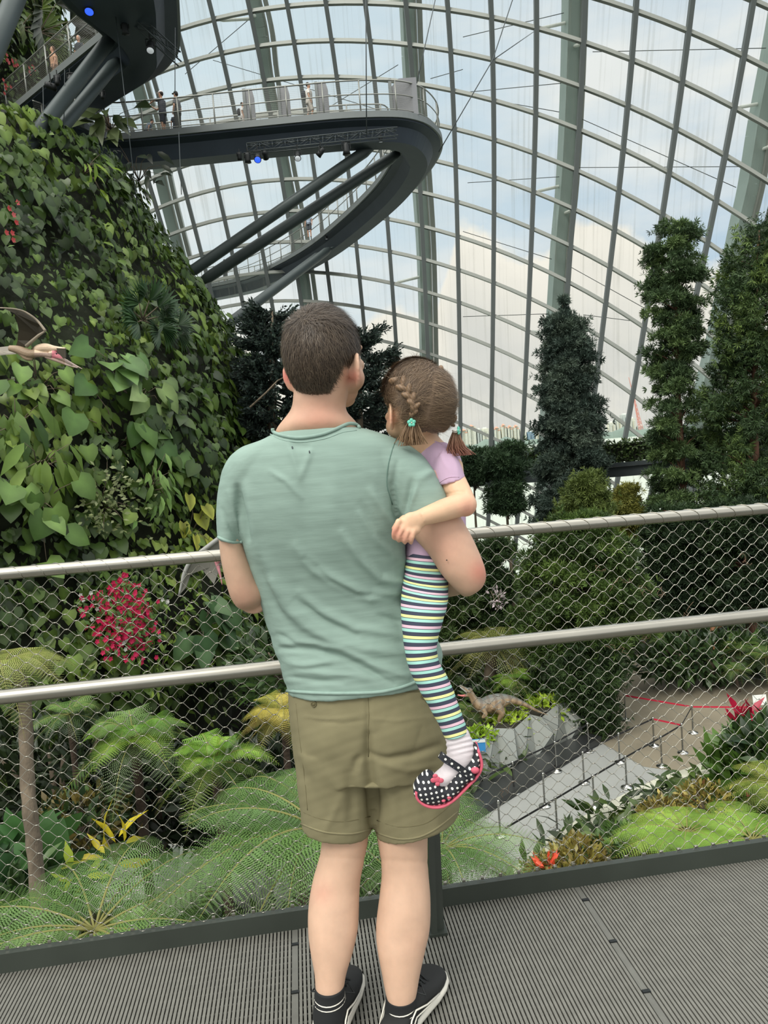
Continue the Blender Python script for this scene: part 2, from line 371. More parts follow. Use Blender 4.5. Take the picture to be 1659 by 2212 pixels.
# ================================================================== glass wall of the conservatory
DC = np.array([[8.6, 16.274], [-0.333, -16.266], [-0.684, -0.588], [0.236, 0.467], [-0.106, 0.082], [18.391, -9.23], [-2.499, -1.958], [-0.606, 1.944], [0.112, 0.002], [0.193, -4.988], [-2.308, 0.214], [0.045, 1.329], [0.049, -0.931], [-1.423, 0.594], [-0.267, -0.548]])
def dome(c, r, off=0):
    b = [(c/8)**i*((r-5)/8)**j for i in range(5) for j in range(5-i)]; x, z = (float(v) for v in np.array(b)@DC)
    return Vector((x, 55+off-.35*x-.01*z*z, z))
def onshell(px, py, off=0):
    d = ray(px, py); A = .01*d.z**2; B = d.y+.35*d.x+.02*EYE.z*d.z; C = .01*EYE.z**2-55-off
    t = -C/B if abs(A) < 1e-9 else (-B+math.sqrt(B*B-4*A*C))/(2*A); return EYE+d*t
def glassmat():
    m = bpy.data.materials.new('streaked_glass'); m.use_nodes = True; nt = m.node_tree; N = nt.nodes; L = nt.links; N.clear()
    tc = N.new('ShaderNodeTexCoord'); mp = N.new('ShaderNodeMapping'); mp.inputs['Scale'].default_value = (3.2, 0, .05); mp.inputs['Rotation'].default_value = (0, math.radians(-1.2), 0)
    L.new(tc.outputs['Object'], mp.inputs[0]); n = N.new('ShaderNodeTexNoise'); n.inputs['Scale'].default_value = 1.6; n.inputs['Detail'].default_value = 2.5; L.new(mp.outputs[0], n.inputs['Vector'])
    n2 = N.new('ShaderNodeTexNoise'); n2.inputs['Scale'].default_value = .35; L.new(tc.outputs['Object'], n2.inputs['Vector'])
    r = N.new('ShaderNodeMapRange'); r.inputs[1].default_value = .54; r.inputs[2].default_value = .72; r.inputs[3].default_value = .07; r.inputs[4].default_value = .34; L.new(n.outputs[0], r.inputs[0])
    q = N.new('ShaderNodeMath'); q.operation = 'MULTIPLY'; L.new(r.outputs[0], q.inputs[0]); q2 = N.new('ShaderNodeMapRange'); q2.inputs[1].default_value = .35; q2.inputs[2].default_value = .6; q2.inputs[3].default_value = .5; q2.inputs[4].default_value = 1.1
    L.new(n2.outputs[0], q2.inputs[0]); L.new(q2.outputs[0], q.inputs[1])
    t = N.new('ShaderNodeBsdfTransparent'); t.inputs[0].default_value = (.97, .985, .97, 1)
    d = N.new('ShaderNodeBsdfDiffuse'); d.inputs[0].default_value = (*srgb(150, 152, 140), 1); tl = N.new('ShaderNodeBsdfTranslucent'); tl.inputs[0].default_value = (*srgb(150, 152, 140), 1)
    dm = N.new('ShaderNodeMixShader'); dm.inputs[0].default_value = .5; L.new(d.outputs[0], dm.inputs[1]); L.new(tl.outputs[0], dm.inputs[2])
    mx = N.new('ShaderNodeMixShader'); L.new(q.outputs[0], mx.inputs[0]); L.new(t.outputs[0], mx.inputs[1]); L.new(dm.outputs[0], mx.inputs[2])
    g = N.new('ShaderNodeBsdfGlossy'); g.inputs['Roughness'].default_value = .05; f = N.new('ShaderNodeFresnel'); f.inputs[0].default_value = 1.25
    m2 = N.new('ShaderNodeMixShader'); L.new(f.outputs[0], m2.inputs[0]); L.new(mx.outputs[0], m2.inputs[1]); L.new(g.outputs[0], m2.inputs[2])
    o = N.new('ShaderNodeOutputMaterial'); L.new(m2.outputs[0], o.inputs[0]); return m
def make_dome():
    root = empty('window_1', (0, 55, 0), kind='structure'); ZB = -9.6
    cs = list(range(-14, 9)); rr = list(range(-4, 21))
    mb = MB(); vs = []; idx = {}
    for c in cs:
        for r in rr: idx[(c, r)] = len(vs); vs.append(dome(c, r, .05))
    fs = [(idx[(c, r)], idx[(c+1, r)], idx[(c+1, r+1)], idx[(c, r+1)]) for c in cs[:-1] for r in rr[:-1]]
    mb.add(vs, fs); mb.build('glass', glassmat(), root, False)
    for c in cs:
        p = [dome(c, r/2, -.12) for r in range(-8, 41)]; p = [q for q in p if q.z > ZB]; mb = MB()
        for a, b in zip(p[:-1], p[1:]): mb.bar(a, b, .26, .30, up=(0, 1, 0))
        mb.build('mullion', K['mull'], root, False)
    for r in range(-4, 21):
        p = [dome(c/2, r, -.05) for c in range(-28, 17)]; mb = MB(); k = 0
        for a, b in zip(p[:-1], p[1:]):
            if a.z > ZB and b.z > ZB: mb.bar(a, b, .20, .24, up=(0, 1, 0)); k += 1
        if k: mb.build('transom', K['transom'], root, False)
    # arched box girders standing outside the glass, and their white struts
    tr_ = [[(285, 140), (305, 210), (330, 300), (356, 420), (392, 560)],
           [(525, -90), (548, 0), (566, 80), (577, 172), (607, 331), (620, 400), (640, 500), (652, 577), (663, 657), (676, 760), (688, 900)],
           [(868, -110), (879, 0), (887, 169), (906, 407), (915, 550), (920, 740), (922, 860), (921, 1000)],
           [(1236, -110), (1235, 0), (1229, 215), (1219, 400), (1208, 520), (1200, 645), (1189, 800), (1180, 960), (1168, 1180), (1160, 1280)],
           [(1705, -90), (1690, 0), (1668, 120), (1641, 258), (1618, 397), (1597, 490), (1570, 620), (1540, 760), (1500, 920), (1460, 1080)]]
    girders = []
    for t in tr_:
        p = [onshell(x, y, 1.6) for x, y in cr(t, 4)]; mb = MB(); girders.append(p)
        for a, b in zip(p[:-1], p[1:]): mb.bar(a, b, .80, 1.1, up=(-.1, 1, 0))
        g = mb.build('arch_girder', K['girder'], root, False); mb = MB()
        for a, b in zip(p[:-1], p[1:]):
            off = Vector((.44, -.60, 0)); mb.bar(a+off, b+off, .10, .10, up=(0, 1, 0)); off = Vector((.72, -.1, 0)); mb.bar(a+off, b+off, .30, .5, up=(0, 1, 0))
        mb.build('flange', K['transom'], g, False)
    for gi, c0 in ((1, -6), (2, -2), (3, 2), (4, 6)):
        p = girders[gi]
        for r in (0, 4, 8, 12):
            for c in (c0-1, c0):
                q = dome(c, r, .1)
                if q.z < ZB: continue
                e = min(p, key=lambda v: abs(v.z-q.z-.3)+.0*v.x); mb = MB(); m_ = q.lerp(e, .5)
                mb.tube([q, q.lerp(e, .12), q.lerp(e, .2), q.lerp(e, .8), e], [.05, .05, .10, .10, .05], 8); mb.build('strut', K['white'], root)
    # thin outside cables
    for a, b in (((1000, 80), (1218, 28)), ((1000, 200), (1212, 180)), ((1280, 112), (1655, 104)), ((1010, 395), (1208, 382)), ((1250, 362), (1610, 360)), ((1256, 257), (1590, 405)), ((1000, 205), (1208, 242)),
                 ((1233, 577), (1400, 670)), ((1000, 500), (1192, 560)), ((400, 160), (540, 40)), ((460, 130), (860, 250)), ((600, 300), (860, 140)), ((930, 170), (1000, 150)), ((1000, 684), (1185, 678)), ((1260, 680), (1380, 695))):
        mb = MB(); mb.tube([onshell(*a, 1.2), onshell(*b, 1.2)], .022, 5); mb.build('cable', K['dark'], root)
make_dome()
# ================================================================== water, far shore and city beyond the glass
def make_outside():
    mb = MB(); mb.add([(-2500, 62, -13), (4000, 40, -13), (4000, 3300, -13), (-2500, 3300, -13)], [(0, 1, 2, 3)])
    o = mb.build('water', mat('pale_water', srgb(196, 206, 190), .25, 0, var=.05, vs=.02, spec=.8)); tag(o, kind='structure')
    mb = MB(); n = 160; prof = []
    for i in range(n+1):
        x = -1500+i*(5000/n); h = 14+10*math.sin(i*.7)+7*math.sin(i*1.9+1)+5*rnd.random(); prof.append((x, h))
    vs = []; fs = []
    for x, h in prof: vs += [(x, 3250, -13), (x, 3262, h*.7), (x, 3300, h), (x, 3420, -13)]
    for i in range(n): 
        for k in range(3): fs.append((i*4+k, i*4+4+k, i*4+5+k, i*4+1+k))
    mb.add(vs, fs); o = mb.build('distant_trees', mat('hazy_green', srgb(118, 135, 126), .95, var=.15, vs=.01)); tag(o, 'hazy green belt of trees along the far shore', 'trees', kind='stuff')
    def wallmat(nm, c):
        m = bpy.data.materials.new(nm); m.use_nodes = True; nt = m.node_tree; N = nt.nodes; L = nt.links; b = N['Principled BSDF']; b.inputs['Roughness'].default_value = .7
        tc = N.new('ShaderNodeTexCoord'); br = N.new('ShaderNodeTexBrick'); mp = N.new('ShaderNodeMapping'); mp.inputs['Rotation'].default_value = (math.pi/2, 0, 0); L.new(tc.outputs['Object'], mp.inputs[0]); L.new(mp.outputs[0], br.inputs['Vector'])
        br.offset = 0; br.inputs['Color1'].default_value = (*srgb(135, 150, 155), 1); br.inputs['Color2'].default_value = (*srgb(160, 170, 170), 1); br.inputs['Mortar'].default_value = (*c, 1)
        br.inputs['Scale'].default_value = .12; br.inputs['Mortar Size'].default_value = .16; br.inputs['Brick Width'].default_value = .75; br.inputs['Row Height'].default_value = .75
        L.new(br.outputs[0], b.inputs['Base Color']); return m
    cream = wallmat('cream_tower_wall', srgb(222, 219, 200)); grey = wallmat('grey_tower_wall', srgb(190, 194, 188)); bl = wallmat('blue_glass_tower', srgb(105, 140, 165))
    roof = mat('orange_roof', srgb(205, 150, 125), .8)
    def tower(px0, px1, pt, m, rf, label, pitched, Y=3480):
        pb = 968-(px0-1000)*.076; a = P(px0, pb, Y); b = P(px1, pb, Y); t = P((px0+px1)/2, pt, Y); w = (b-a).length
        c = (a+b)/2; root = empty('apartment_tower', (c.x, Y, -13), label, 'building', 'apartment towers on the far shore'); mb = MB(); z1 = t.z
        mb.box((c.x, Y, (z1-13)/2), (w*.96, 40, z1+13)); mb.box((c.x-w*.28, Y-14, (z1-20)/2), (w*.3, 30, z1+6)); mb.box((c.x+w*.28, Y-14, (z1-26)/2), (w*.3, 30, z1))
        mb.build('wall', m, root, False); mb = MB()
        if pitched:
            for q, ww, zz in ((-.28, .34, z1-6), (.28, .34, z1-12), (0, .5, z1)):
                x0 = c.x+w*q; hw = w*ww/2; mb.add([(x0-hw, Y-30, zz), (x0+hw, Y-30, zz), (x0+hw, Y+20, zz), (x0-hw, Y+20, zz), (x0, Y-5, zz+9)], [(0, 1, 4), (1, 2, 4), (2, 3, 4), (3, 0, 4), (3, 2, 1, 0)])
        else: mb.box((c.x, Y, z1+3), (w*.5, 22, 8))
        mb.build('roof', rf, root, False)
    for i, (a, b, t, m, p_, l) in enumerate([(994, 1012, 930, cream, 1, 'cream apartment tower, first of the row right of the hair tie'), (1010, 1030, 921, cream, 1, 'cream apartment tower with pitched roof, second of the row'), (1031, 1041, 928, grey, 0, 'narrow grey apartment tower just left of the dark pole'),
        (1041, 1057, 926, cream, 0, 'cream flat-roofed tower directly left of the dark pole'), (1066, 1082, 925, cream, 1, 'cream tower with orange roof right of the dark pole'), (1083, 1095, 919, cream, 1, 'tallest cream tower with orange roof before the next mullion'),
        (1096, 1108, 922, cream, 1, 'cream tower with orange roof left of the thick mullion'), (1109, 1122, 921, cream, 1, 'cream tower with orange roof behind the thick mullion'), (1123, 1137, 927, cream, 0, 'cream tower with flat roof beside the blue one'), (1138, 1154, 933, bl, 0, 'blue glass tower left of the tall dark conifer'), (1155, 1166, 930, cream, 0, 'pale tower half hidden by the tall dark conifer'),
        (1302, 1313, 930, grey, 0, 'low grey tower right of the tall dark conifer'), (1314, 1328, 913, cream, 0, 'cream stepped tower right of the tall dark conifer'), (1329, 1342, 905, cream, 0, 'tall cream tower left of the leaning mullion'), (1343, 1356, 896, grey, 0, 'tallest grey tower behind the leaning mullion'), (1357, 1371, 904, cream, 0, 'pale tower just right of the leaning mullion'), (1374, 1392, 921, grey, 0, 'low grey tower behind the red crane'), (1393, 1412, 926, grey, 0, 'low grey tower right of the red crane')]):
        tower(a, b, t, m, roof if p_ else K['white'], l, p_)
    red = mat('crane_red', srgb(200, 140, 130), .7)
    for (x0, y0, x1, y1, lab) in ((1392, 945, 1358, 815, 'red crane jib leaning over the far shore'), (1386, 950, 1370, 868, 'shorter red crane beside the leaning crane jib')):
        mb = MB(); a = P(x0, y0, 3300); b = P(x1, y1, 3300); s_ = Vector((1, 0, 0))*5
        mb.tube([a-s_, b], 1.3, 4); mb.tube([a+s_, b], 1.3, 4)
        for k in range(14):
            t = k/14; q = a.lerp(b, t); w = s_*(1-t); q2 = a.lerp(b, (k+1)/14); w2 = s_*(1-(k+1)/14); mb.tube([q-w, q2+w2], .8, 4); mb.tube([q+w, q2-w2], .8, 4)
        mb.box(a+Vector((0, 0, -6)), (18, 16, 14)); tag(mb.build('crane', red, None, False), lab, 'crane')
    mb = MB(); mb.tube([P(1067, 985, 75), P(1064, 903, 75)], [.16, .08], 6); mb.tube([P(1067, 1100, 75), P(1067, 985, 75)], .16, 6); tag(mb.build('pole', K['dark']), 'thin dark pole outside the glass before the towers', 'pole')
    mb = MB(); mb.tube([P(1083, 1100, 70), P(1085, 978, 70), P(1092, 950, 70), P(1098, 950, 70)], .10, 6); tag(mb.build('lamp_post', K['dark']), 'small bent lamp post right of the dark pole', 'lamp post')
make_outside()
# ================================================================== vectorised leaves
def nrmz(a): return a/np.maximum(np.linalg.norm(a, axis=-1, keepdims=True), 1e-9)
T_HEART = (np.array([[0, 0, 0], [0, .35, .0], [0, .7, -.03], [0, 1, -.14], [-.28, -.16, .03], [-.46, .12, .07], [-.42, .45, .05], [-.2, .78, -.03], [.28, -.16, .03], [.46, .12, .07], [.42, .45, .05], [.2, .78, -.03]], float),
           np.array([[0, 4, 5], [0, 5, 1], [1, 5, 6], [1, 6, 2], [2, 6, 7], [2, 7, 3], [0, 9, 8], [0, 1, 9], [1, 10, 9], [1, 2, 10], [2, 11, 10], [2, 3, 11]]))
T_LANCE = (np.array([[0, 0, 0], [-.11, .2, .02], [.11, .2, .02], [0, .22, 0], [-.14, .55, 0], [.14, .55, 0], [0, .56, -.03], [0, 1, -.2]], float),
           np.array([[0, 3, 1], [0, 2, 3], [1, 3, 4], [3, 6, 4], [3, 2, 6], [2, 5, 6], [4, 6, 7], [6, 5, 7]]))
T_SMALL = (np.array([[0, 0, 0], [-.24, .45, .05], [.24, .45, .05], [0, 1, -.06]], float), np.array([[0, 2, 1], [1, 2, 3]]))
T_NEEDLE = (np.array([[0, 0, 0], [-.10, .4, .02], [.10, .4, .02], [0, 1, -.03]], float), np.array([[0, 2, 1], [1, 2, 3]]))
def t_tuft(k=7, wd=.10, spread=1.0):
    v = []; f = []
    for i in range(k):
        a = 2*math.pi*i/k; d = Vector((math.cos(a)*spread, .9, math.sin(a)*spread)).normalized(); s = d.cross(Vector((0, 0, 1))).normalized()*wd
        o = len(v); m = d*.5; v += [(0, 0, 0), tuple(m+s), tuple(m-s), tuple(d)]; f += [(o, o+1, o+2), (o+1, o+3, o+2)]
    return np.array(v), np.array(f)
T_TUFT = t_tuft()
def t_pinna(k):
    v = []; f = []
    for i in range(k):
        t = (i+.3)/k; l = .17*(1-t*.85)*(1.0 if t > .08 else .7); w = .42/k
        for s in (-1, 1):
            o = len(v); v += [(0, t, 0), (s*l*.55, t+w*.2, .012), (s*l, t+w*1.3, -.012), (s*l*.5, t+w*1.15, .008), (0, t+w*1.0, 0)]; f += [(o, o+1, o+3), (o, o+3, o+4), (o+1, o+2, o+3)]
    return np.array(v, float), np.array(f)
def leafmesh(name, T, pos, dr, nm, size, col, jit=.12, tint=None):
    tv, tf = T; n = len(pos); k = len(tv); y = nrmz(dr); x = nrmz(np.cross(y, nm)); z = np.cross(x, y); size = np.asarray(size)*np.ones(n); x = x*nr.uniform(.78, 1.2, (n, 1))
    co = pos[:, None]+size[:, None, None]*(tv[None, :, 0, None]*x[:, None]+tv[None, :, 1, None]*y[:, None]+tv[None, :, 2, None]*z[:, None])
    fs = (tf[None]+(np.arange(n)*k)[:, None, None]).reshape(-1, tf.shape[1]); c = np.asarray(col)*np.ones((n, 3))*(1+nr.normal(0, jit, (n, 1)))
    c = np.repeat(c[:, None], k, 1)
    if tint is not None: c = c*tint[None, :, None]
    return npmesh(name, co.reshape(-1, 3), fs, np.clip(c.reshape(-1, 3), .001, 1))
HT = np.array([1.45, 1.35, 1.2, 1.0, .92, .86, .88, .98, .92, .86, .88, .98])
def cmix(cols, w):
    """pick a per-leaf colour along a list of srgb colours by weight 0..1"""
    c = np.array([srgb(*q) for q in cols]); t = np.clip(w, 0, .999)*(len(c)-1); i = t.astype(int); f = (t-i)[:, None]; return c[i]*(1-f)+c[np.minimum(i+1, len(c)-1)]*f
def vnoise(x, y, s=1.0):
    return (np.sin(x*1.3*s+y*.7*s+1)+np.sin(x*-.9*s+y*1.7*s+2.3)+np.sin(x*2.3*s+.4)*np.sin(y*2.1*s+1.9)*1.3+np.sin((x+y)*3.7*s)*.5)/3.8
# ================================================================== the planted mountain
MX, MY = -20.6, 29.5; M0 = math.atan2(-MY, -MX)
_mz = np.array([-11, -9, -6.6, -5.2, -4, 1.4, 3.6, 5.6, 9, 12, 14, 15.6, 16.6, 18, 21, 26.0, 31]); _mr = np.array([14.2, 14.0, 14.2, 15.6, 16.8, 16.5, 16.0, 15.2, 13.4, 11.9, 10.9, 10.6, 10.8, 11, 11.3, 11.3, 9.5])
def mcen(z): s = np.interp(z, [13.2, 17.2], [0, 10]); return MX-s*.545, MY+s*.84
def mrad(z, ph): return np.interp(z, _mz, _mr) + .55*vnoise(ph*9, z*.55) + .25*vnoise(ph*25, z*1.7)
def mpt(ph, z, off=0):
    r = mrad(z, ph)+off; a = M0+ph; cx, cy = mcen(z); return np.stack([cx+r*np.cos(a), cy+r*np.sin(a), z], -1)
def make_mountain():
    nu, nv = 150, 110; ph = np.linspace(-1.7, 1.9, nu); z = np.linspace(-10, 31, nv); PH, Z = np.meshgrid(ph, z)
    co = mpt(PH.ravel(), Z.ravel(), -.25); i = np.arange((nu-1)*(nv-1)); a = i//(nu-1)*nu+i % (nu-1); fs = np.stack([a, a+1, a+nu+1, a+nu], 1)
    o = link('wall_mountain', npmesh('wall_mountain', co, fs), K['moss']); tag(o, kind='structure')
    def field(n, zr=(-7.5, 28), off=.45):
        ph = nr.uniform(-1.55, 1.75, n); z = nr.uniform(*zr, n); keep = nr.random(n) < np.interp(z, _mz, _mr)/17; ph, z = ph[keep], z[keep]
        p = mpt(ph, z, nr.random(len(z))*off); a = M0+ph; out = np.stack([np.cos(a), np.sin(a), 0*a], -1); return ph, z, p, out
    greens = [(38, 54, 24), (58, 80, 34), (84, 108, 44), (114, 136, 58), (146, 162, 84)]
    ph, z, p, out = field(31000); n = len(z); w = .40+.42*vnoise(ph*7+3, z*.5)+nr.normal(0, .14, n)
    keep = nr.random(n) < np.clip(.5+1.5*(vnoise(ph*11, z*.9+2)+.45), .55, 1)*np.where(z < -5.2, .35, 1); ph, z, p, out, w = ph[keep], z[keep], p[keep], out[keep], w[keep]; n = len(z)
    dr = np.array([0, 0, -1.])+out*nr.uniform(.1, .7, (n, 1))+nr.normal(0, .30, (n, 3)); nm = out+np.array([0, 0, .55])+nr.normal(0, .28, (n, 3))
    sz = nr.uniform(.26, .50, n)*np.where(vnoise(ph*5, z*.4+5) > .2, .72, 1.0)
    o = link('climbing_foliage', leafmesh('climbing_foliage', T_HEART, p, dr, nm, sz, cmix(greens, w), .13, HT), K['leaf'], None, False)
    tag(o, 'heart-shaped climber leaves covering the steep planted wall', 'climbing plants', kind='stuff')
    ph, z, p, out = field(44000, off=.35); n = len(z); keep = nr.random(n) < np.where(z < -5.2, .4, 1); ph, z, p, out = ph[keep], z[keep], p[keep], out[keep]; n = len(z)
    dr = np.array([0, 0, -.8])+out*.5+nr.normal(0, .5, (n, 3)); nm = out+np.array([0, 0, .6])+nr.normal(0, .5, (n, 3))
    o = link('small_leaf_creeper', leafmesh('small_leaf_creeper', T_SMALL, p, dr, nm, nr.uniform(.14, .30, n), cmix(greens[:4], .32+.35*vnoise(ph*9, z*.8)+nr.normal(0, .15, n)), .15), K['leaf'], None, False)
    tag(o, 'small-leaved creeper filling between the climbers on the planted wall', 'creeper', kind='stuff')
def mhit(px, py, off=.3):
    """first meeting of a pixel ray with the mountain flank"""
    d = ray(px, py)
    for k in range(400):
        t = 10+k*.07; q = EYE+d*t; cx, cy = mcen(q.z); r = math.hypot(q.x-cx, q.y-cy); ph = math.atan2(q.y-cy, q.x-cx)-M0; ph = (ph+math.pi) % (2*math.pi)-math.pi
        if r < float(mrad(np.array([q.z]), np.array([ph]))[0])+off: return q, Vector((q.x-cx, q.y-cy, 0)).normalized()
    return EYE+d*30, Vector((0, -1, 0))
def wallplant(name, label, cat, px, py, n, size, spread, cols, T, droop=.9, outw=.3, group=None, tint=None, rnddir=.3, stems=True, off=.35):
    q, out = mhit(px, py, off); c = np.array(q); o3 = np.array(out); side = np.array([-out.y, out.x, 0]); u = nr.normal(0, 1, (n, 2))*spread
    p = c+u[:, :1]*side+u[:, 1:]*np.array([0, 0, 1.])+o3*nr.uniform(0, .35, (n, 1)); dr = np.array([0, 0, -droop])+o3*outw+side*u[:, :1]*.5/max(spread, .1)+nr.normal(0, rnddir, (n, 3))
    root = empty(name, tuple(q), label, cat, group)
    link('leaves', leafmesh('leaves', T, p, dr, o3+np.array([0, 0, .4])+nr.normal(0, .2, (n, 3)), nr.uniform(.8, 1.15, n)*size, cmix(cols, nr.random(n)), .08, tint), K['leaf'], root, False)
    if stems:
        mb = MB()
        for k in range(min(n, 16)): mb.tube([Vector(c-o3*.4+np.array([0, 0, -.2])), Vector((c+p[k])/2+np.array([0, 0, .05])), Vector(p[k])], [.02, .012, .006], 5)
        mb.build('stem', K['bark'], root)
    return root
K['moss'] = mat('mossy_rock', srgb(30, 36, 20), .95, var=.5, vs=1.5, bump=.8, bs=3, bdist=.1)
make_mountain()
Y1 = [(96, 124, 50), (128, 154, 70), (150, 172, 92)]; D1 = [(44, 72, 38), (62, 92, 48)]; G1 = [(70, 100, 48), (92, 122, 58), (112, 140, 70)]
wallplant('hanging_strap_leaf_plant', 'cluster of long hanging strap leaves at the left edge of the planted wall', 'plant', 35, 925, 26, 1.05, .42, G1+Y1[:1], T_LANCE, 1.2, .12, rnddir=.10)
wallplant('hanging_strap_leaf_plant', 'second cluster of long hanging leaves below and right of the first', 'plant', 95, 1000, 16, .95, .30, Y1[:2], T_LANCE, 1.2, .12, rnddir=.10)
wallplant('pale_lobed_plant', 'plant with three big pale lobed leaves in the middle of the wall', 'plant', 322, 842, 4, .75, .22, [(150, 172, 112), (128, 152, 88)], T_HEART, .7, .5, tint=HT)
wallplant('broad_leaf_plant', 'cluster of broad umbrella leaves left of the pale lobed leaves', 'plant', 262, 805, 12, .62, .55, [(88, 122, 66), (110, 140, 80)], T_HEART, .6, .6, tint=HT)
wallplant('heart_leaf_plant', 'row of glossy round heart leaves under the flying reptile', 'plant', 95, 822, 16, .52, .55, G1, T_HEART, .9, .3, tint=HT)
wallplant('pointed_leaf_plant', 'cluster of hanging pointed leaves in the lower middle of the wall', 'plant', 275, 950, 14, .72, .60, [(72, 104, 52), (98, 128, 62)], T_HEART, 1.1, .2, tint=HT)
wallplant('heart_leaf_plant', 'four round heart leaves low on the left of the wall', 'plant', 85, 1085, 10, .62, .50, G1, T_HEART, .9, .3, tint=HT)
wallplant('pale_twiggy_shrub', 'pale grey-green twiggy shrub low on the wall', 'shrub', 230, 1085, 240, .17, .46, [(128, 140, 88), (150, 158, 112), (100, 116, 66)], T_SMALL, -.2, .6, rnddir=.6)
wallplant('yellow_edged_plant', 'plant with yellow-edged leaves above the handrail beside the man', 'plant', 425, 1150, 10, .50, .55, [(150, 160, 62), (182, 184, 80), (100, 124, 50)], T_HEART, 1, .3, tint=np.array([.6, .65, .7, 1.1, 1.1, 1.3, 1.25, 1.2, 1.1, 1.3, 1.25, 1.2]))
wallplant('bright_leaf_climber', 'bright yellow-green climber under the near walkway', 'plant', 190, 365, 12, .55, .4, [(120, 150, 50), (150, 175, 60), (70, 100, 40)], T_LANCE, .5, .6)
wallplant('fern_clump', 'fringe of light fern fronds low on the wall near the man', 'fern', 335, 1045, 26, .5, .35, [(96, 130, 62), (116, 146, 74)], T_LANCE, 1.0, .4)
wallplant('bright_leaf_climber', 'yellow-green bush below the handrail right of the pink flowers', 'plant', 375, 1375, 90, .30, .75, [(80, 110, 40), (112, 142, 52), (140, 162, 66)], T_LANCE, .4, .6, rnddir=.5)
wallplant('large_leaf_climber', 'big blue-green leaves below the handrail at the man\'s elbow', 'plant', 440, 1360, 10, .85, .5, [(66, 96, 60), (84, 112, 70)], T_HEART, 1, .3, tint=HT)
wallplant('heart_leaf_plant', 'large dark leaves beside the man\'s left hip behind the mesh', 'plant', 540, 1400, 12, .80, .6, [(52, 82, 46), (74, 104, 56)], T_HEART, 1, .3, tint=HT)
# flowers
def flowers(name, label, blobs, cols, leafcols, size=.10, shapes=5, off=.5):
    q0, out = mhit(*blobs[0][:2], off); root = empty(name, tuple(q0), label, 'flowers'); P_, D_ = [], []
    for px, py, r, n in blobs:
        q, out = mhit(px, py, off); s = np.array([-out.y, out.x, 0]); u = nr.normal(0, .5, (n, 2))*r; P_.append(np.array(q)+u[:, :1]*s+u[:, 1:]*np.array([0, 0, 1.])+np.array(out)*nr.uniform(.1, .35, (n, 1))); D_.append(np.repeat(np.array(out)[None], n, 0))
    p = np.concatenate(P_); d = np.concatenate(D_); n = len(p); few = n <= 45; a = np.repeat(p, shapes, 0); k = np.tile(np.arange(shapes), n)*2*math.pi/shapes; s = np.cross(np.repeat(d, shapes, 0), [0, 0, 1.])
    dr = s*np.cos(k)[:, None]+np.array([0, 0, 1.])*np.sin(k)[:, None]+np.repeat(d, shapes, 0)*.35
    c = np.repeat(cmix(cols, nr.random(n)), shapes, 0)
    if not few: link('petals', leafmesh('petals', (T_SMALL[0]*np.array([1.9, 1, 1]), T_SMALL[1]), a, dr, np.repeat(d, shapes, 0), size, c, .07), K['petal'], root, False)['kind'] = 'stuff'
    if few:
        for q_, c_ in zip(p, c[::shapes]):
            mb = MB(); s_ = Vector(s[0]).normalized(); o_ = Vector(d[0])
            for k_ in range(shapes): a_ = k_*2*math.pi/shapes; u_ = (s_*math.cos(a_)+Vector((0, 0, math.sin(a_)))+o_*.35).normalized(); w_ = u_.cross(o_).normalized(); g = Vector(q_); mb.add([g, g+(u_*.5+w_*.42)*size, g+u_*size, g+(u_*.5-w_*.42)*size], [(0, 1, 2, 3)])
            me = mb.mesh('blossom'); setcol(me, np.repeat(c_[None], len(mb.v), 0)); link('blossom', me, K['petal'], root, False)
    m = n*2; b = p[nr.integers(0, n, m)]+nr.normal(0, .22, (m, 3))-d[:1]*.15; link('leaves', leafmesh('leaves', T_SMALL, b, nr.normal(0, .6, (m, 3))+d[:1]*.6, d[:1]+nr.normal(0, .3, (m, 3)), .20, cmix(leafcols, nr.random(m)), .1), K['leaf'], root, False)
K['petal'] = mat('petal', None, .6, attr=True, trans=.25)
flowers('pink_flower_cluster', 'large cluster of hot pink flowers behind the mesh at left', [(255, 1292, .55, 60), (235, 1325, .7, 80), (212, 1325, .6, 40), (278, 1322, .6, 65), (255, 1350, .8, 80), (283, 1372, .5, 55), (292, 1390, .3, 30), (244, 1368, .5, 40), (292, 1345, .4, 26)], [(232, 38, 92), (245, 62, 112), (205, 30, 82)], G1, .082)
flowers('white_flower_sprig', 'small white flowers around the hot pink cluster', [(228, 1295, .4, 10), (250, 1348, .35, 9), (312, 1360, .3, 5), (262, 1378, .25, 5), (195, 1300, .5, 8), (345, 1295, .2, 3)], [(225, 222, 214), (240, 238, 230)], G1, .07)
flowers('red_flower_sprig', 'few red flowers under the upper walkway railing at the left edge', [(12, 130, .3, 6), (20, 143, .3, 6), (62, 155, .3, 6), (8, 190, .4, 6), (20, 470, .3, 4), (15, 512, .2, 3)], [(200, 70, 70), (220, 110, 110)], G1, .09, off=.8)
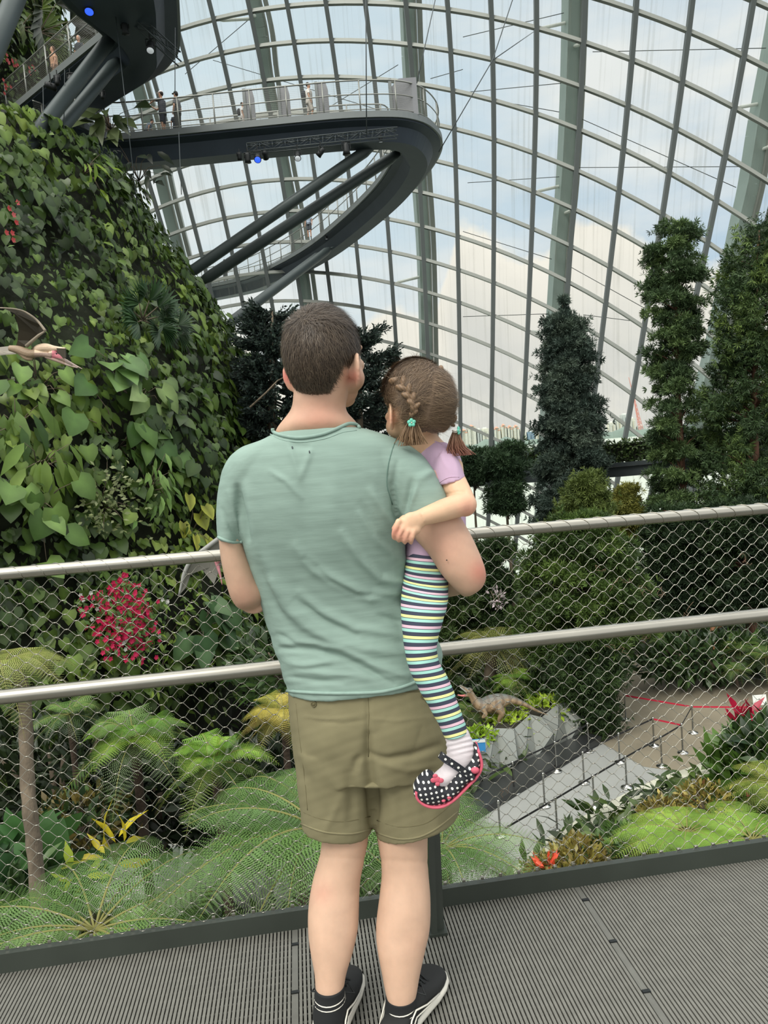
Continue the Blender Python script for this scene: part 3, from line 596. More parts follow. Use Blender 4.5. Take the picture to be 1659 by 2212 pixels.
def fanpalm(px, py, r, n, label, cols, off=.6, elev=.4):
    q, out = mhit(px, py, off); root = empty('fan_palm', tuple(q), label, 'palm'); s = Vector((-out.y, out.x, 0)); ps, ds, ns = [], [], []
    mb = MB()
    for k in range(n):
        a = math.pi*(-.15+1.3*k/(n-1)); d = (s*math.cos(a)+Vector((0, 0, 1))*(math.sin(a)*.8+.1)+out*rnd.uniform(.3, .9)).normalized(); hub = q+d*r*.5
        mb.tube([q, q+d*r*.25, hub], [.03, .02, .012], 5); x = d.cross(out).normalized()
        for j in range(13):
            b = (j-6)/6*1.05; dd = (d*math.cos(b)+x*math.sin(b)).normalized(); ps.append(hub); ds.append(dd+Vector((0, 0, -.15))); ns.append(out+Vector((0, 0, .5)))
    mb.build('stem', K['bark'], root); m = len(ps)
    link('fronds', leafmesh('fronds', (T_LANCE[0]*np.array([.55, 1, 1]), T_LANCE[1]), np.array([tuple(v) for v in ps]), np.array([tuple(v) for v in ds]), np.array([tuple(v) for v in ns]), r*.62, cmix(cols, nr.random(m)), .1), K['leaf'], root, False)
fanpalm(308, 692, 1.25, 7, 'fan palm growing out of the upper right of the planted wall', [(46, 74, 44), (66, 96, 54)])
fanpalm(352, 712, 1.0, 6, 'second fan palm just right of the first one', [(60, 84, 60), (84, 104, 76)])
fanpalm(85, 70, 3.0, 8, 'large dark fan palm behind the upper walkway railing', [(40, 52, 34), (64, 74, 46)], off=2.0)
fanpalm(45, 60, 2.0, 6, 'broad-leaved palm at the top left beside the thick strut', [(80, 104, 44), (120, 140, 60)], off=1.6)
# banana-like leaves behind the lower end of the near walkway arm
wallplant('banana_leaf_plant', 'large arching banana leaves behind the walkway railing at left', 'plant', 232, 262, 16, 1.5, .5, [(62, 78, 46), (92, 104, 66)], T_LANCE, .5, .7, off=.4)
wallplant('banana_leaf_plant', 'dark arching leaves sticking out beneath the near walkway', 'plant', 292, 372, 26, .8, .55, [(24, 34, 24), (40, 54, 34)], T_LANCE, .7, .8, off=.6)
# ================================================================== walkways overhead
def skywalk(name, label, outer, inner, z, rails, post, mesh_=True):
    n = len(outer); root = empty(name, (outer[0].x, outer[0].y, z), label, 'walkway')
    fo, fi, hull = MB(), MB(), MB(); ro, ri, rh = [], [], []
    for a, b in zip(outer, inner):
        d = (b-a).normalized(); w = (b-a).length; D = lambda u, h: a+d*u+Vector((0, 0, h))
        ro.append([D(-.03, .02), D(.10, .02), D(.10, -.24), D(-.03, -.24)]); ri.append([D(w+.03, .02), D(w+.03, -.24), D(w-.10, -.24), D(w-.10, .02)])
        k = min(.9, w*.32); rh.append([D(.08, -.02), D(w-.08, -.02), D(w-.08, -.3), D(w-k*.6, -.42), D(w-k, -.95), D(k, -.95), D(k*.6, -.42), D(.08, -.3)])
    hull.rings(rh); h = hull.build('deck', K['hull'], root, False); fo.rings(ro); fo.build('edge_beam', K['fascia'], root, False); fi.rings(ri); fi.build('edge_beam', K['fascia'], root, False)
    for side, ok in ((outer, rails[0]), (inner, rails[1])):
        if not ok: continue
        p = [a.lerp(b, .03) for a, b in zip(side, inner if side is outer else outer)]
        for nm, hh, r in (('handrail', 1.28, .032), ('mid_rail', .72, .024), ('kick_rail', .12, .018)):
            mb = MB(); mb.tube([q+Vector((0, 0, hh)) for q in p], r, 6); mb.build(nm, K['railpaint'], root)
        L = [0]
        for a, b in zip(p[:-1], p[1:]): L.append(L[-1]+(b-a).length)
        s = .4
        while s < L[-1]:
            i = max(j for j in range(len(L)-1) if L[j] <= s); q = p[i].lerp(p[i+1], (s-L[i])/(L[i+1]-L[i])); mb = MB(); mb.tube([q+Vector((0, 0, -.1)), q+Vector((0, 0, 1.28))], .032, 6); mb.build('post', K['railpaint'], root); s += post
        mb = MB(); mb.add([q+Vector((0, 0, h_)) for q in p for h_ in (.05, 1.26)], [(2*i, 2*i+2, 2*i+3, 2*i+1) for i in range(len(p)-1)]); mb.build('wire_mesh', K['netting'], root, False)
    return root
K['railpaint'] = mat('grey_rail_paint', srgb(150, 152, 146), .45, .5)
def netting():
    m = bpy.data.materials.new('fine_wire_netting'); m.use_nodes = True; nt = m.node_tree; N = nt.nodes; L = nt.links; b = N['Principled BSDF']; b.inputs['Base Color'].default_value = (*srgb(150, 150, 140), 1)
    tc = N.new('ShaderNodeTexCoord'); w = N.new('ShaderNodeTexWave'); w.bands_direction = 'Z'; w.inputs['Scale'].default_value = 4.2; w.inputs['Distortion'].default_value = 0; L.new(tc.outputs['Object'], w.inputs[0])
    r = N.new('ShaderNodeMapRange'); r.inputs[1].default_value = .8; r.inputs[2].default_value = .95; r.inputs[3].default_value = .06; r.inputs[4].default_value = .34; L.new(w.outputs[1], r.inputs[0])
    t = N.new('ShaderNodeBsdfTransparent'); mx = N.new('ShaderNodeMixShader'); L.new(r.outputs[0], mx.inputs[0]); L.new(t.outputs[0], mx.inputs[1]); L.new(b.outputs[0], mx.inputs[2]); L.new(mx.outputs[0], N['Material Output'].inputs[0]); return m
K['netting'] = netting()
ZA = 15.6; ZB_ = 17.5
oa = [PZ(x, y, ZA) for x, y in cr([(150, 252), (180, 264), (235, 288), (350, 281), (500, 266), (640, 252), (740, 243), (830, 240), (880, 243), (920, 255), (945, 276), (954, 296), (952, 316), (938, 344), (908, 384), (866, 426), (804, 478), (742, 524), (680, 560), (600, 597), (540, 614), (470, 628), (400, 642)], 4).tolist()]
ia = []
for i, q in enumerate(oa):
    t = (oa[min(i+2, len(oa)-1)]-oa[max(i-2, 0)]).normalized(); ia.append(q+Vector((-t.y, t.x, 0))*2.25)
for i in range(len(ia)):                                        # keep the inner edge from folding at the tight bend
    if 40 <= i <= 46: ia[i] = ia[38].lerp(ia[48], (i-38)/10)
skywalk('looping_walkway', 'dark looping walkway with railing hanging in front of the glass', oa, ia, ZA, (1, 1), 1.53)
pr = cr([(330, -230, 90, -60), (375, -90, 145, 0), (386, 20, 195, 40), (385, 90, 219, 60), (371, 118, 219, 67), (345, 145, 205, 80), (290, 179, 165, 113), (226, 220, 100, 167), (176, 263, 50, 209), (130, 300, 17, 236), (85, 345, -30, 275)], 3).tolist()
ob = [PZ(a, b, ZB_) for a, b, c, d in pr]; ib = [PZ(c, d, ZB_) for a, b, c, d in pr]
skywalk('upper_walkway', 'dark walkway seen from below at the top left corner', ob, ib, ZB_, (1, 1), 1.9)
def pipe(name, label, a, b, r, cat='strut', group=None, m='dark', n=14):
    root = empty(name, tuple(b), label, cat, group); mb = MB(); d = (b-a).normalized(); mb.tube([a, a+d*.5, b-d*.5, b], [r*.55, r, r, r*.55], n); mb.build('pipe', K[m], root)
    mb = MB()
    for q in (a, b): mb.bar(q-d*.28*(1 if q is b else -1)*-1, q, r*1.5, .08)
    mb.build('end_plate', K[m], root, False); return root
K['strut'] = mat('strut_paint', srgb(66, 76, 76), .5, .2, var=.1, vs=1)
SG = 'struts carrying the walkways'
pipe('walkway_strut', 'upper of the two parallel struts under the looping walkway', P(808, 314, 33.6), P(400, 596, 33.2), .24, group=SG, m='strut')
pipe('walkway_strut', 'lower of the two parallel struts under the looping walkway', P(862, 330, 35.2), P(430, 612, 34.5), .25, group=SG, m='strut')
pipe('walkway_strut', 'strut from the far walkway arm down to the tree tops, front one', P(712, 538, 47.5), P(494, 700, 38), .24, group=SG, m='strut')
pipe('walkway_strut', 'strut from the far walkway arm down to the tree tops, rear one', P(690, 548, 49), P(496, 694, 39), .20, group=SG, m='strut')
pipe('walkway_strut', 'left thick strut under the upper walkway', P(243, 78, 28.2), P(-8, 402, 23.2), .24, group=SG, m='strut')
pipe('walkway_strut', 'right thick strut under the upper walkway', P(254, 130, 29.0), P(40, 388, 24.2), .22, group=SG, m='strut')
pipe('walkway_strut', 'very thick strut crossing the top left corner', P(60, -70, 22), P(-30, 150, 20), .26, group=SG, m='strut')
for (a, b, l) in (((36, 232), (62, 470), 'thin hanging wire at the left edge over the leaves'), ((93, 186), (98, 505), 'thin hanging wire left of the thick struts'), ((140, 150), (134, 530), 'thin hanging wire crossing the thick struts'), ((247, 10), (300, 480), 'long thin wire hanging past the underside of the upper walkway'), ((378, 60), (378, 205), 'wire hanging onto the walkway above the man with the dark cap'), ((386, 285), (392, 420), 'thin wire below the looping walkway at left')):
    mb = MB(); mb.tube([P(*a, 26), P(*b, 25)], .014, 5); tag(mb.build('wire', K['dark']), l, 'wire', 'hanging wires')
for pts, l in (([(948, 328, 35), (1064, 130, 37), (1107, 0, 38), (1118, -60, 38.4)], 'long stay cable rising from the tip of the looping walkway'), ([(1064, 130, 37), (1158, 65, 50)], 'stay cable branching to the right onto the glass frame'), ([(792, 296, 31), (790, -60, 31)], 'vertical stay cable behind the middle of the looping walkway'), ([(940, 0, 38), (900, 180, 36)], 'stay cable dropping to the display boards from the top')):
    mb = MB(); mb.tube([P(*q) for q in pts], .025, 5); tag(mb.build('stay_cable', K['dark']), l, 'cable', 'stay cables')
def truss(a, b, label, w=.32):
    root = empty('lighting_truss', tuple(a), label, 'truss'); d = (b-a).normalized(); s = d.cross(Vector((0, 0, 1))).normalized()*w/2; u = Vector((0, 0, w/2)); mb = MB()
    for i in (-1, 1):
        for j in (-1, 1): mb.tube([a+s*i+u*j, b+s*i+u*j], .026, 6)
    mb.build('chord', K['dark'], root); mb = MB(); n = int((b-a).length/.5)
    for k in range(n):
        p = a.lerp(b, k/n); q = a.lerp(b, (k+1)/n); t = 1 if k % 2 else -1
        for i in (-1, 1): mb.tube([p+s*i+u*t, q+s*i-u*t], .014, 5); mb.tube([p+s*i*t+u, q-s*i*t+u], .014, 5); mb.tube([p+s*i+u, p+s*i-u], .014, 5)
    mb.build('lattice', K['dark'], root)
truss(P(534, 322, 31.2), P(858, 287, 31.8), 'lighting truss hung under the looping walkway')
truss(P(236, -10, 26.0), P(388, 128, 27.2), 'lighting truss under the upper walkway at top left')
K['bluelamp'] = emis('blue_lamp', (.03, .10, 1), 1.3); K['warmlamp'] = emis('white_lamp', (.7, .75, .78), .35); K['offlens'] = mat('dark_lens', (.02, .02, .02), .15)
def spot(px, py, Y, label, lens='offlens', tilt=0, s=.24, rz=0):
    q = P(px, py, Y); root = empty('spotlight', tuple(q), label, 'spotlight', 'stage spotlights under the walkways'); R = Matrix.Rotation(rz, 3, 'Z') @ Matrix.Rotation(tilt, 3, 'X'); ax = R @ Vector((0, 0, -1)); mb = MB()
    mb.tube([q-ax*s*.9, q-ax*s*.5, q+ax*s*.3, q+ax*s*.8], [s*.32, s*.5, s*.5, s*.62], 14); mb.build('housing', K['black'], root); mb = MB(); mb.tube([q+ax*s*.78, q+ax*s*.86], s*.5, 14); mb.build('lens', K[lens], root)
    x = R @ Vector((1, 0, 0)); mb = MB(); mb.tube([q+x*s*.6, q+x*s*.6+Vector((0, 0, s)), q-x*s*.6+Vector((0, 0, s)), q-x*s*.6], s*.09, 5); mb.tube([q+Vector((0, 0, s)), q+Vector((0, 0, s*1.9))], s*.1, 5); mb.build('bracket', K['black'], root, False)
SP = [(517, 338, 31, 'small dark spotlight, leftmost under the looping walkway', 'offlens', .4, .16, 0), (535, 342, 31, 'dark spotlight hanging just left of the blue lit one', 'offlens', .1, .22, 0), (557, 340, 30.8, 'blue lit spotlight under the looping walkway', 'bluelamp', -.75, .24, 0), (573, 335, 31.2, 'dark boxy spotlight just right of the blue lit one', 'offlens', 1.0, .2, 0), (643, 336, 31.2, 'spotlight with pale lens under the middle of the looping walkway', 'warmlamp', -.6, .23, 0), (693, 329, 31.3, 'dark spotlight tilted right under the looping walkway', 'offlens', .9, .22, 1.2), (748, 322, 31.5, 'long dark spotlight near the upper end of the strut', 'offlens', .05, .27, 0), (822, 300, 32, 'pale box lamp under the bend of the looping walkway', 'warmlamp', .3, .14, 0),
      (193, 14, 25.5, 'large blue lit spotlight at the top left', 'bluelamp', -.35, .27, 0), (325, 100, 26.8, 'white lit spotlight under the upper walkway', 'warmlamp', -.4, .24, 0), (270, 62, 26.4, 'dark spotlight on the truss of the upper walkway', 'offlens', .3, .22, 0), (110, 186, 29, 'dark spotlight pointing left, outer one of the cluster under the upper walkway', 'offlens', 1.3, .24, -1.2), (124, 174, 29, 'dark upright spotlight in the cluster under the upper walkway', 'offlens', 2.9, .2, 0), (152, 170, 29.2, 'dark spotlight partly behind the thick strut', 'offlens', 2.4, .2, 0), (222, 206, 30, 'small dark spotlight beside the walkway railing end', 'offlens', 2.8, .17, 0), (705, 512, 48, 'pale small lamp under the far arm of the looping walkway', 'warmlamp', .2, .14, 0)]
for a in SP: spot(*a)
K['board'] = mat('grey_board', srgb(128, 130, 134), .5, .2, var=.04, vs=2)
def board(px, py, wpx, label, i, Y=None):
    q = PZ(px, py, ZA); q = q+Vector((0, .35, 0)); w = wpx/1600*q.y; root = empty('display_board', tuple(q), label, 'display board', 'display boards on the looping walkway'); mb = MB(); h = 1.52
    pts = [(0, 0), (w, 0), (w, h-.35), (w*.8, h), (0, h)] if i else [(0, 0), (w, 0), (w, h), (w*.3, h), (0, h-.3)]
    mb.slab([q+Vector((x, y_*.0, y_)) for x, y_ in pts], (0, .10, 0)); mb.build('panel', K['board'], root, False); mb = MB(); mb.box(q+Vector((-.06, .2, h/2)), (.12, .5, h)); mb.build('side_panel', K['fascia'], root, False)
board(533, 265, 17, 'grey display board beside the person in white on the left', 1); board(608, 258, 19, 'grey display board left of the walking man in white', 1); board(690, 250, 21, 'grey display board right of the walking man in white', 1); board(851, 243, 52, 'wide grey display board at the bend of the looping walkway', 0)
# ================================================================== people on the walkways
HAIRM = {'dark': mat('dark_hair', srgb(40, 32, 28), .8), 'grey': mat('grey_hair', srgb(160, 155, 148), .8), 'brown': mat('brown_hair', srgb(88, 62, 44), .8)}
_cm = {}
def cloth(c):
    if c not in _cm: _cm[c] = mat('cloth_%d' % len(_cm), srgb(*c), .85, var=.08, vs=6)
    return _cm[c]
SKIN0 = mat('plain_skin', srgb(196, 150, 124), .6)
def walker(pos, h, yaw, label, shirt, bottom, hair='dark', cap=None, armL=None, armR=None, legs='shorts', stride=.0, lean=0, pack=False, sit=False, dress=False):
    s = h/1.75; R = Matrix.Translation(pos) @ Matrix.Rotation(yaw, 4, 'Z') @ Matrix.Rotation(-lean, 4, 'X'); T = lambda x, y, z: R @ Vector((x*s, y*s, z*s))
    root = empty('person', tuple(pos), label, 'person'); hz = .92 if not sit else .62; b = MB(); sh = hz+.50
    def tb(m, pts, r): m.tube([T(*p) for p in pts], [q*s for q in r], 10)
    b.ell(T(0, .01, sh+.22), (.078*s, .095*s, .118*s)); b.ell(T(0, .05, sh+.16), (.055*s, .06*s, .07*s)); b.ell(T(0, .105, sh+.20), (.012*s, .02*s, .02*s))
    for e in (-1, 1): b.ell(T(e*.08, 0, sh+.20), (.012*s, .02*s, .032*s))
    tb(b, [(0, 0, sh-.02), (0, .01, sh+.14)], [.06, .052]); tb(b, [(0, 0, hz-.05), (0, 0, hz+.2), (0, 0, sh-.12), (0, 0, sh)], [.15, .13, .16, .11])
    aL = armL or [(-.24, -.02, sh-.33), (-.25, .06, sh-.58)]; aR = armR or [(.24, -.02, sh-.33), (.25, .06, sh-.58)]
    for e, ar in ((-1, aL), (1, aR)):
        tb(b, [(e*.17, 0, sh-.05), ar[0], ar[1]], [.052, .042, .03]); w = Vector(ar[1]); d = (w-Vector(ar[0])).normalized(); b.ell(T(*(w+d*.05)), (.028*s, .03*s, .045*s))
        for k in range(4): tb(b, [tuple(w+d*.07+Vector((.016*(k-1.5), 0, 0))), tuple(w+d*.14+Vector((.018*(k-1.5), 0, -.01)))], [.009, .008])
        tb(b, [tuple(w+d*.02+Vector((-e*.02, 0, 0))), tuple(w+d*.08+Vector((-e*.045, 0, .01)))], [.011, .009])
        st = stride*e; kn = (e*.10, st*.5+.03, .48) if not sit else (e*.12, .38, .55); ft = (e*.10, st-(.1 if stride else 0), .07) if not sit else (e*.12, .36, .08)
        tb(b, [(e*.09, 0, hz), kn, ft], [.085, .055, .038]); b.ell(T(ft[0], ft[1]+.06, .04), (.04*s, .11*s, .04*s))
    me = fuse(b, .02*s, 3); link('body', me, SKIN0, root)
    c = MB(); tb(c, [(0, 0, hz-.08), (0, 0, hz+.12), (0, 0, hz+.32), (0, 0, sh-.06), (0, 0, sh+.03)], [.172, .155, .175, .165, .07])
    for e, ar in ((-1, aL), (1, aR)): q = Vector((e*.17, 0, sh-.05)).lerp(Vector(ar[0]), .72); tb(c, [(e*.13, 0, sh-.03), tuple(q)], [.075, .068])
    link('shirt', fuse(c, .02*s, 3), cloth(shirt), root)
    c = MB()
    if dress: tb(c, [(0, 0, hz+.1), (0, 0, hz-.1), (0, 0, .5)], [.16, .19, .22])
    else:
        tb(c, [(0, 0, hz+.05), (0, 0, hz-.12)], [.165, .17])
        for e in (-1, 1):
            st = stride*e; kn = Vector((e*.10, st*.5+.03, .48)) if not sit else Vector((e*.12, .38, .55)); ft = Vector((e*.10, st-(.1 if stride else 0), .12)) if not sit else Vector((e*.12, .36, .12))
            pts = [(e*.08, 0, hz), tuple(kn)] + ([tuple(ft)] if legs == 'long' else []); tb(c, pts, [.11, .088, .07][:len(pts)])
    link('trousers' if legs == 'long' else ('skirt' if dress else 'shorts'), fuse(c, .022*s, 3), cloth(bottom), root)
    c = MB(); c.ell(T(0, -.018, sh+.245), (.088*s, .10*s, .105*s)); 
    if hair == 'brown': c.ell(T(0, -.06, sh+.10), (.08*s, .05*s, .16*s))
    c.build('hair', HAIRM[hair], root)
    if cap: c = MB(); c.ell(T(0, 0, sh+.30), (.094*s, .105*s, .065*s)); c.ell(T(0, .12, sh+.285), (.07*s, .08*s, .012*s)); c.build('cap', cloth(cap), root)
    if pack: c = MB(); c.ell(T(0, -.22, hz+.28), (.14*s, .10*s, .22*s)); link('backpack', fuse(c, .03*s, 1), cloth((38, 42, 50)), root)
    return root
def stand(px, py, z=ZA, dy=.55): q = PZ(px, py, z); return Vector((q.x, q.y+dy, z+.03))
walker(stand(348, 281), 1.78, 1.4, 'person in white cap and dark clothes pointing over the walkway railing', (62, 66, 76), (40, 46, 62), cap=(228, 222, 220), armL=[(-.20, .26, 1.34), (-.06, .52, 1.30)], armR=[(.16, .30, 1.12), (.05, .58, 1.30)])
walker(stand(381, 279, dy=.5), 1.70, 1.2, 'person in dark cap and grey shirt with long trousers on the walkway', (88, 92, 96), (62, 66, 66), cap=(52, 56, 50), legs='long')
walker(stand(366, 281, dy=1.2), 1.25, 0.3, 'shorter person in a dark patterned dress between the two capped men', (44, 50, 66), (46, 54, 72), dress=True)
walker(stand(288, 290, dy=.9), 1.25, -1.0, 'person in grey-blue shirt bending forward behind the railing', (104, 116, 128), (60, 66, 76), lean=.55, armL=[(-.2, .2, 1.25), (-.05, .45, 1.2)])
walker(stand(226, 290, dy=.5), 1.12, 2.4, 'small person in beige clothes where the looping walkway meets the wall', (190, 165, 140), (150, 126, 104), hair='brown')
walker(stand(521, 270, dy=.8), 1.25, -1.5, 'person in white shirt with black backpack beside the leftmost board', (220, 218, 214), (190, 182, 176), pack=True)
walker(stand(669, 252, dy=.6), 1.62, -1.45, 'person in white shirt and light shorts with backpack walking between boards', (224, 220, 214), (196, 190, 180), pack=True, stride=.16)
walker(PZ(667, 506, ZA)+Vector((0, .8, .03)), 1.68, 2.8, 'person in light blue shirt on the far arm of the walkway', (170, 186, 204), (74, 80, 86))
walker(PZ(484, 604, ZA)+Vector((0, .8, .03)), 1.68, .5, 'faint person in grey on the far arm of the walkway near the wall', (160, 152, 150), (76, 82, 92), legs='long')
walker(PZ(108, 168, ZB_)+Vector((0, .6, -.1)), 1.62, 2.1, 'person with brown hair and beige top at the upper walkway railing', (196, 152, 122), (120, 96, 80), hair='brown')
walker(PZ(160, 125, ZB_)+Vector((0, .7, -.35)), 1.55, 2.9, 'grey-haired person in dark shirt leaning at the upper walkway railing', (52, 58, 66), (50, 50, 56), hair='grey')
walker(PZ(211, 78, ZB_)+Vector((0, .7, -.3)), 1.5, 2.0, 'person in dusty pink at the corner of the upper walkway', (176, 140, 132), (90, 76, 74))
# ================================================================== the ground below
GZ = -9.1
def make_ground():
    mb = MB(); mb.add([(-60, 2, GZ-.05), (70, 2, GZ-.05), (70, 46, GZ-.05), (-60, 64, GZ-.05)], [(0, 1, 2, 3)]); o = mb.build('ground', K['soil']); tag(o, kind='structure')
    def flat(name, pts, m, z0, z1):
        mb = MB(); q = [PZ(x, y, GZ) for x, y in pts]; mb.prism([(p.x, p.y) for p in q], z0, z1); o = mb.build(name, m, None, False); tag(o, kind='structure')
    flat('path', [(860, 1830), (1045, 1735), (1290, 1600), (1350, 1420), (1400, 1412), (1659, 1470), (1800, 1600), (1560, 1655), (1400, 1725), (1230, 1800), (1130, 1885), (1080, 1990), (780, 2040)], K['path'], GZ-.04, GZ)
    flat('plaza', [(1160, 1575), (1290, 1600), (1330, 1622), (1390, 1656), (1470, 1667), (1560, 1652), (1800, 1590), (1800, 1500), (1480, 1438), (1400, 1413), (1345, 1418), (1335, 1480)], K['plaza'], GZ, GZ+.012)
    flat('path_left', [(200, 1850), (420, 1860), (420, 2010), (180, 2040)], mat('pale_paving', srgb(196, 200, 190), .6), GZ-.04, GZ+.01)
    k = [PZ(x, y, GZ) for x, y in cr([(1010, 2060), (1060, 1960), (1130, 1885), (1195, 1825), (1260, 1785), (1330, 1745), (1420, 1700), (1500, 1672), (1560, 1650), (1640, 1628), (1760, 1590)], 3).tolist()]
    mb = MB()
    for a, b in zip(k[:-1], k[1:]): mb.bar(a+Vector((.10, -.15, .08)), b+Vector((.10, -.15, .08)), .60, .20)
    o = mb.build('trim_2', K['kerb'], None, False); tag(o, kind='structure')
make_ground()
PATHPX = [[(840, 1830), (1045, 1715), (1200, 1600), (1335, 1400), (1400, 1395), (1659, 1460), (1850, 1600), (1560, 1665), (1400, 1735), (1230, 1810), (1140, 1890), (1080, 2010), (760, 2060)], [(200, 1850), (600, 1860), (600, 2000), (180, 2040)]]
def inpoly(px, py, poly):
    c = np.zeros(len(px), bool); n = len(poly)
    for i in range(n):
        x0, y0 = poly[i]; x1, y1 = poly[i-1]; m = ((y0 > py) != (y1 > py)) & (px < (x1-x0)*(py-y0)/((y1-y0) or 1e-9)+x0); c ^= m
    return c
def ground_cover():
    n = 42000; y = 6+50*nr.random(n)**.8; x = nr.uniform(-.62, .62, n)*y; z = GZ+nr.uniform(0, .9, n)*(.3+.7*nr.random(n)); p = np.stack([x, y, z], 1)
    g = p.copy(); g[:, 2] = GZ; px, py = proj(g); keep = ~inpoly(px, py, PATHPX[0]) & ~inpoly(px, py, PATHPX[1]) & (np.hypot(x-MX, y-MY) > 14.5); p = p[keep]; n = len(p)
    dr = nr.normal(0, .7, (n, 3)); dr[:, 2] = np.abs(dr[:, 2])*.8; nm = np.array([0, -.25, 1.])+nr.normal(0, .4, (n, 3))
    w = .45+.4*vnoise(p[:, 0]*.5, p[:, 1]*.5)+nr.normal(0, .15, n)
    o = link('ground_cover', leafmesh('ground_cover', T_LANCE, p, dr, nm, nr.uniform(.35, .8, n), cmix([(36, 50, 26), (58, 78, 36), (84, 104, 46), (112, 124, 58)], w), .12), K['leaf'], None, False); tag(o, 'dense leafy ground cover beside the paths below the deck', 'ground cover', kind='stuff')
ground_cover()
# ------------------------------------------------------------------ ferns
PIN = {k: (t_pinna(k)[0]*np.array([.62 if k > 10 else .8, 1, 1]), t_pinna(k)[1]) for k in (7, 12, 16)}
def fern(cx, cy, Y, L, n, cols, label, det=12, name='tree_fern', trunk=None, tr=.09, elev=.62, droop=.85, npin=26, azr=(0, 2*math.pi), group=None, wid=.27, zbase=None, trunkpx=None, seed=1):
    R = random.Random(seed*77+int(cx)); c = P(cx, cy, Y); root = empty(name, (c.x, c.y, (zbase if zbase is not None else c.z-.4)), label, 'fern', group)
    pp, dd, nn, ss, cc = [], [], [], [], []; mb = MB()
    n2 = int(n*.55)
    for k in range(n+n2):
        low = k >= n; a = azr[0]+(azr[1]-azr[0])*((k-n*low)+R.uniform(-.3, .3))/(n2 if low else n); o = Vector((math.cos(a), math.sin(a), 0)); e = R.uniform(-.1, .35) if low else elev*R.uniform(.6, 1.35); l = L*R.uniform(.82, 1.12)*(.9 if low else 1); s = Vector((-o.y, o.x, 0)); bend = R.uniform(-.12, .12)
        def pt(t): return c + o*l*(t*math.cos(e)+.0) + s*l*bend*t*t + Vector((0, 0, l*(math.sin(e)*t-droop*.75*t*t)))
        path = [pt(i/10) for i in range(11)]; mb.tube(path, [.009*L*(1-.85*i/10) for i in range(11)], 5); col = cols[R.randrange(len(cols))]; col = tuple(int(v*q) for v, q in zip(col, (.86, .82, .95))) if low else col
        for i in range(npin):
            t = .10+.90*(i+.5)/npin; q = pt(t); tg = (pt(t+.02)-pt(t-.02)).normalized(); up = s.cross(tg).normalized()
            if up.z < 0: up = -up
            ln = wid*l*(math.sin(math.pi*min(1, t*.80+.20))**.75)*(1.0 if t > .2 else .6+2*t)
            for sd in (-1, 1):
                d = (s*sd*1.0+tg*.38-up*.10).normalized(); pp.append(q); dd.append(d); nn.append(up); ss.append(ln*R.uniform(.9, 1.06)); cc.append(col)
    mb.build('rachis', K['fernstem'], root)
    A = lambda v: np.array([tuple(q) for q in v]); n_ = len(pp)
    c3 = np.array([srgb(*q) for q in cc])
    link('fronds', leafmesh('fronds', PIN[det], A(pp), A(dd), A(nn), np.array(ss), c3, .06), K['leaf'], root, False)
    if trunk:
        pts = [P(x, y, Y_) for x, y, Y_ in trunkpx] if trunkpx else [c, c+Vector((0, 0, -trunk*.5)), c+Vector((.1, 0, -trunk))]
        pts = [Vector(q) for q in cr([tuple(q) for q in pts], 6).tolist()]; mb = MB(); mb.tube(pts, [tr*.6*(1+.10*math.sin(i*2.3)+.25*i/len(pts)) for i in range(len(pts))], 14); mb.build('trunk', K['fernbark' if not trunkpx else 'bark'], root)
    return root
K['fernbark'] = mat('dark_fibrous_trunk', srgb(58, 46, 36), .95, var=.3, vs=8, bump=.9, bs=20, bdist=.03)
K['fernstem'] = mat('fern_stem', srgb(120, 118, 62), .7)
FG = [(96, 128, 66), (112, 142, 76), (84, 116, 58)]; FB = [(118, 158, 58), (138, 174, 66), (104, 146, 56)]; FY = [(168, 158, 62), (186, 172, 80), (146, 146, 56)]
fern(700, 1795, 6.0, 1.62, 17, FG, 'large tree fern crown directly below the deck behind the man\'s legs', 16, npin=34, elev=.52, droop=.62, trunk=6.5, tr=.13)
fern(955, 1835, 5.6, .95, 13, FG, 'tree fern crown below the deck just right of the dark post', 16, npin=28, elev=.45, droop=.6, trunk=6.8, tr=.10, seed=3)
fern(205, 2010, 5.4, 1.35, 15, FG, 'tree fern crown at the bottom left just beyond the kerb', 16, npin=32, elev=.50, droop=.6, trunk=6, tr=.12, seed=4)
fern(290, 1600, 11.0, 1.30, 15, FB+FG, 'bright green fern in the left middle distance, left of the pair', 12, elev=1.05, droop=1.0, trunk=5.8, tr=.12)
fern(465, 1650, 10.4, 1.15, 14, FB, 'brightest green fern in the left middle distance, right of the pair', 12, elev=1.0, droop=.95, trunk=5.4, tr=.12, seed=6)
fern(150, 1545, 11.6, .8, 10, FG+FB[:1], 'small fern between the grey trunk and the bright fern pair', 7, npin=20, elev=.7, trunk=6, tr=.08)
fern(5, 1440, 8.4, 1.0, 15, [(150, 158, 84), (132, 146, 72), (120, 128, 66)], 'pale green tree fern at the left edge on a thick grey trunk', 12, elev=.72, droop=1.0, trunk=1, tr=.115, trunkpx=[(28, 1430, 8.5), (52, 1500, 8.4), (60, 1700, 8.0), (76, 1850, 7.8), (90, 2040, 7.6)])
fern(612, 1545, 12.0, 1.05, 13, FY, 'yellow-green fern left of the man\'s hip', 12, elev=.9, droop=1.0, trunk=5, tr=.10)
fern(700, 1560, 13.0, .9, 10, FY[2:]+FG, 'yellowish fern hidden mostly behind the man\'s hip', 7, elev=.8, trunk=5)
fern(640, 1690, 10.0, .55, 9, FG, 'small grey-green fern at the left of the man\'s shorts', 7, npin=18, elev=.6, trunk=5, tr=.06)
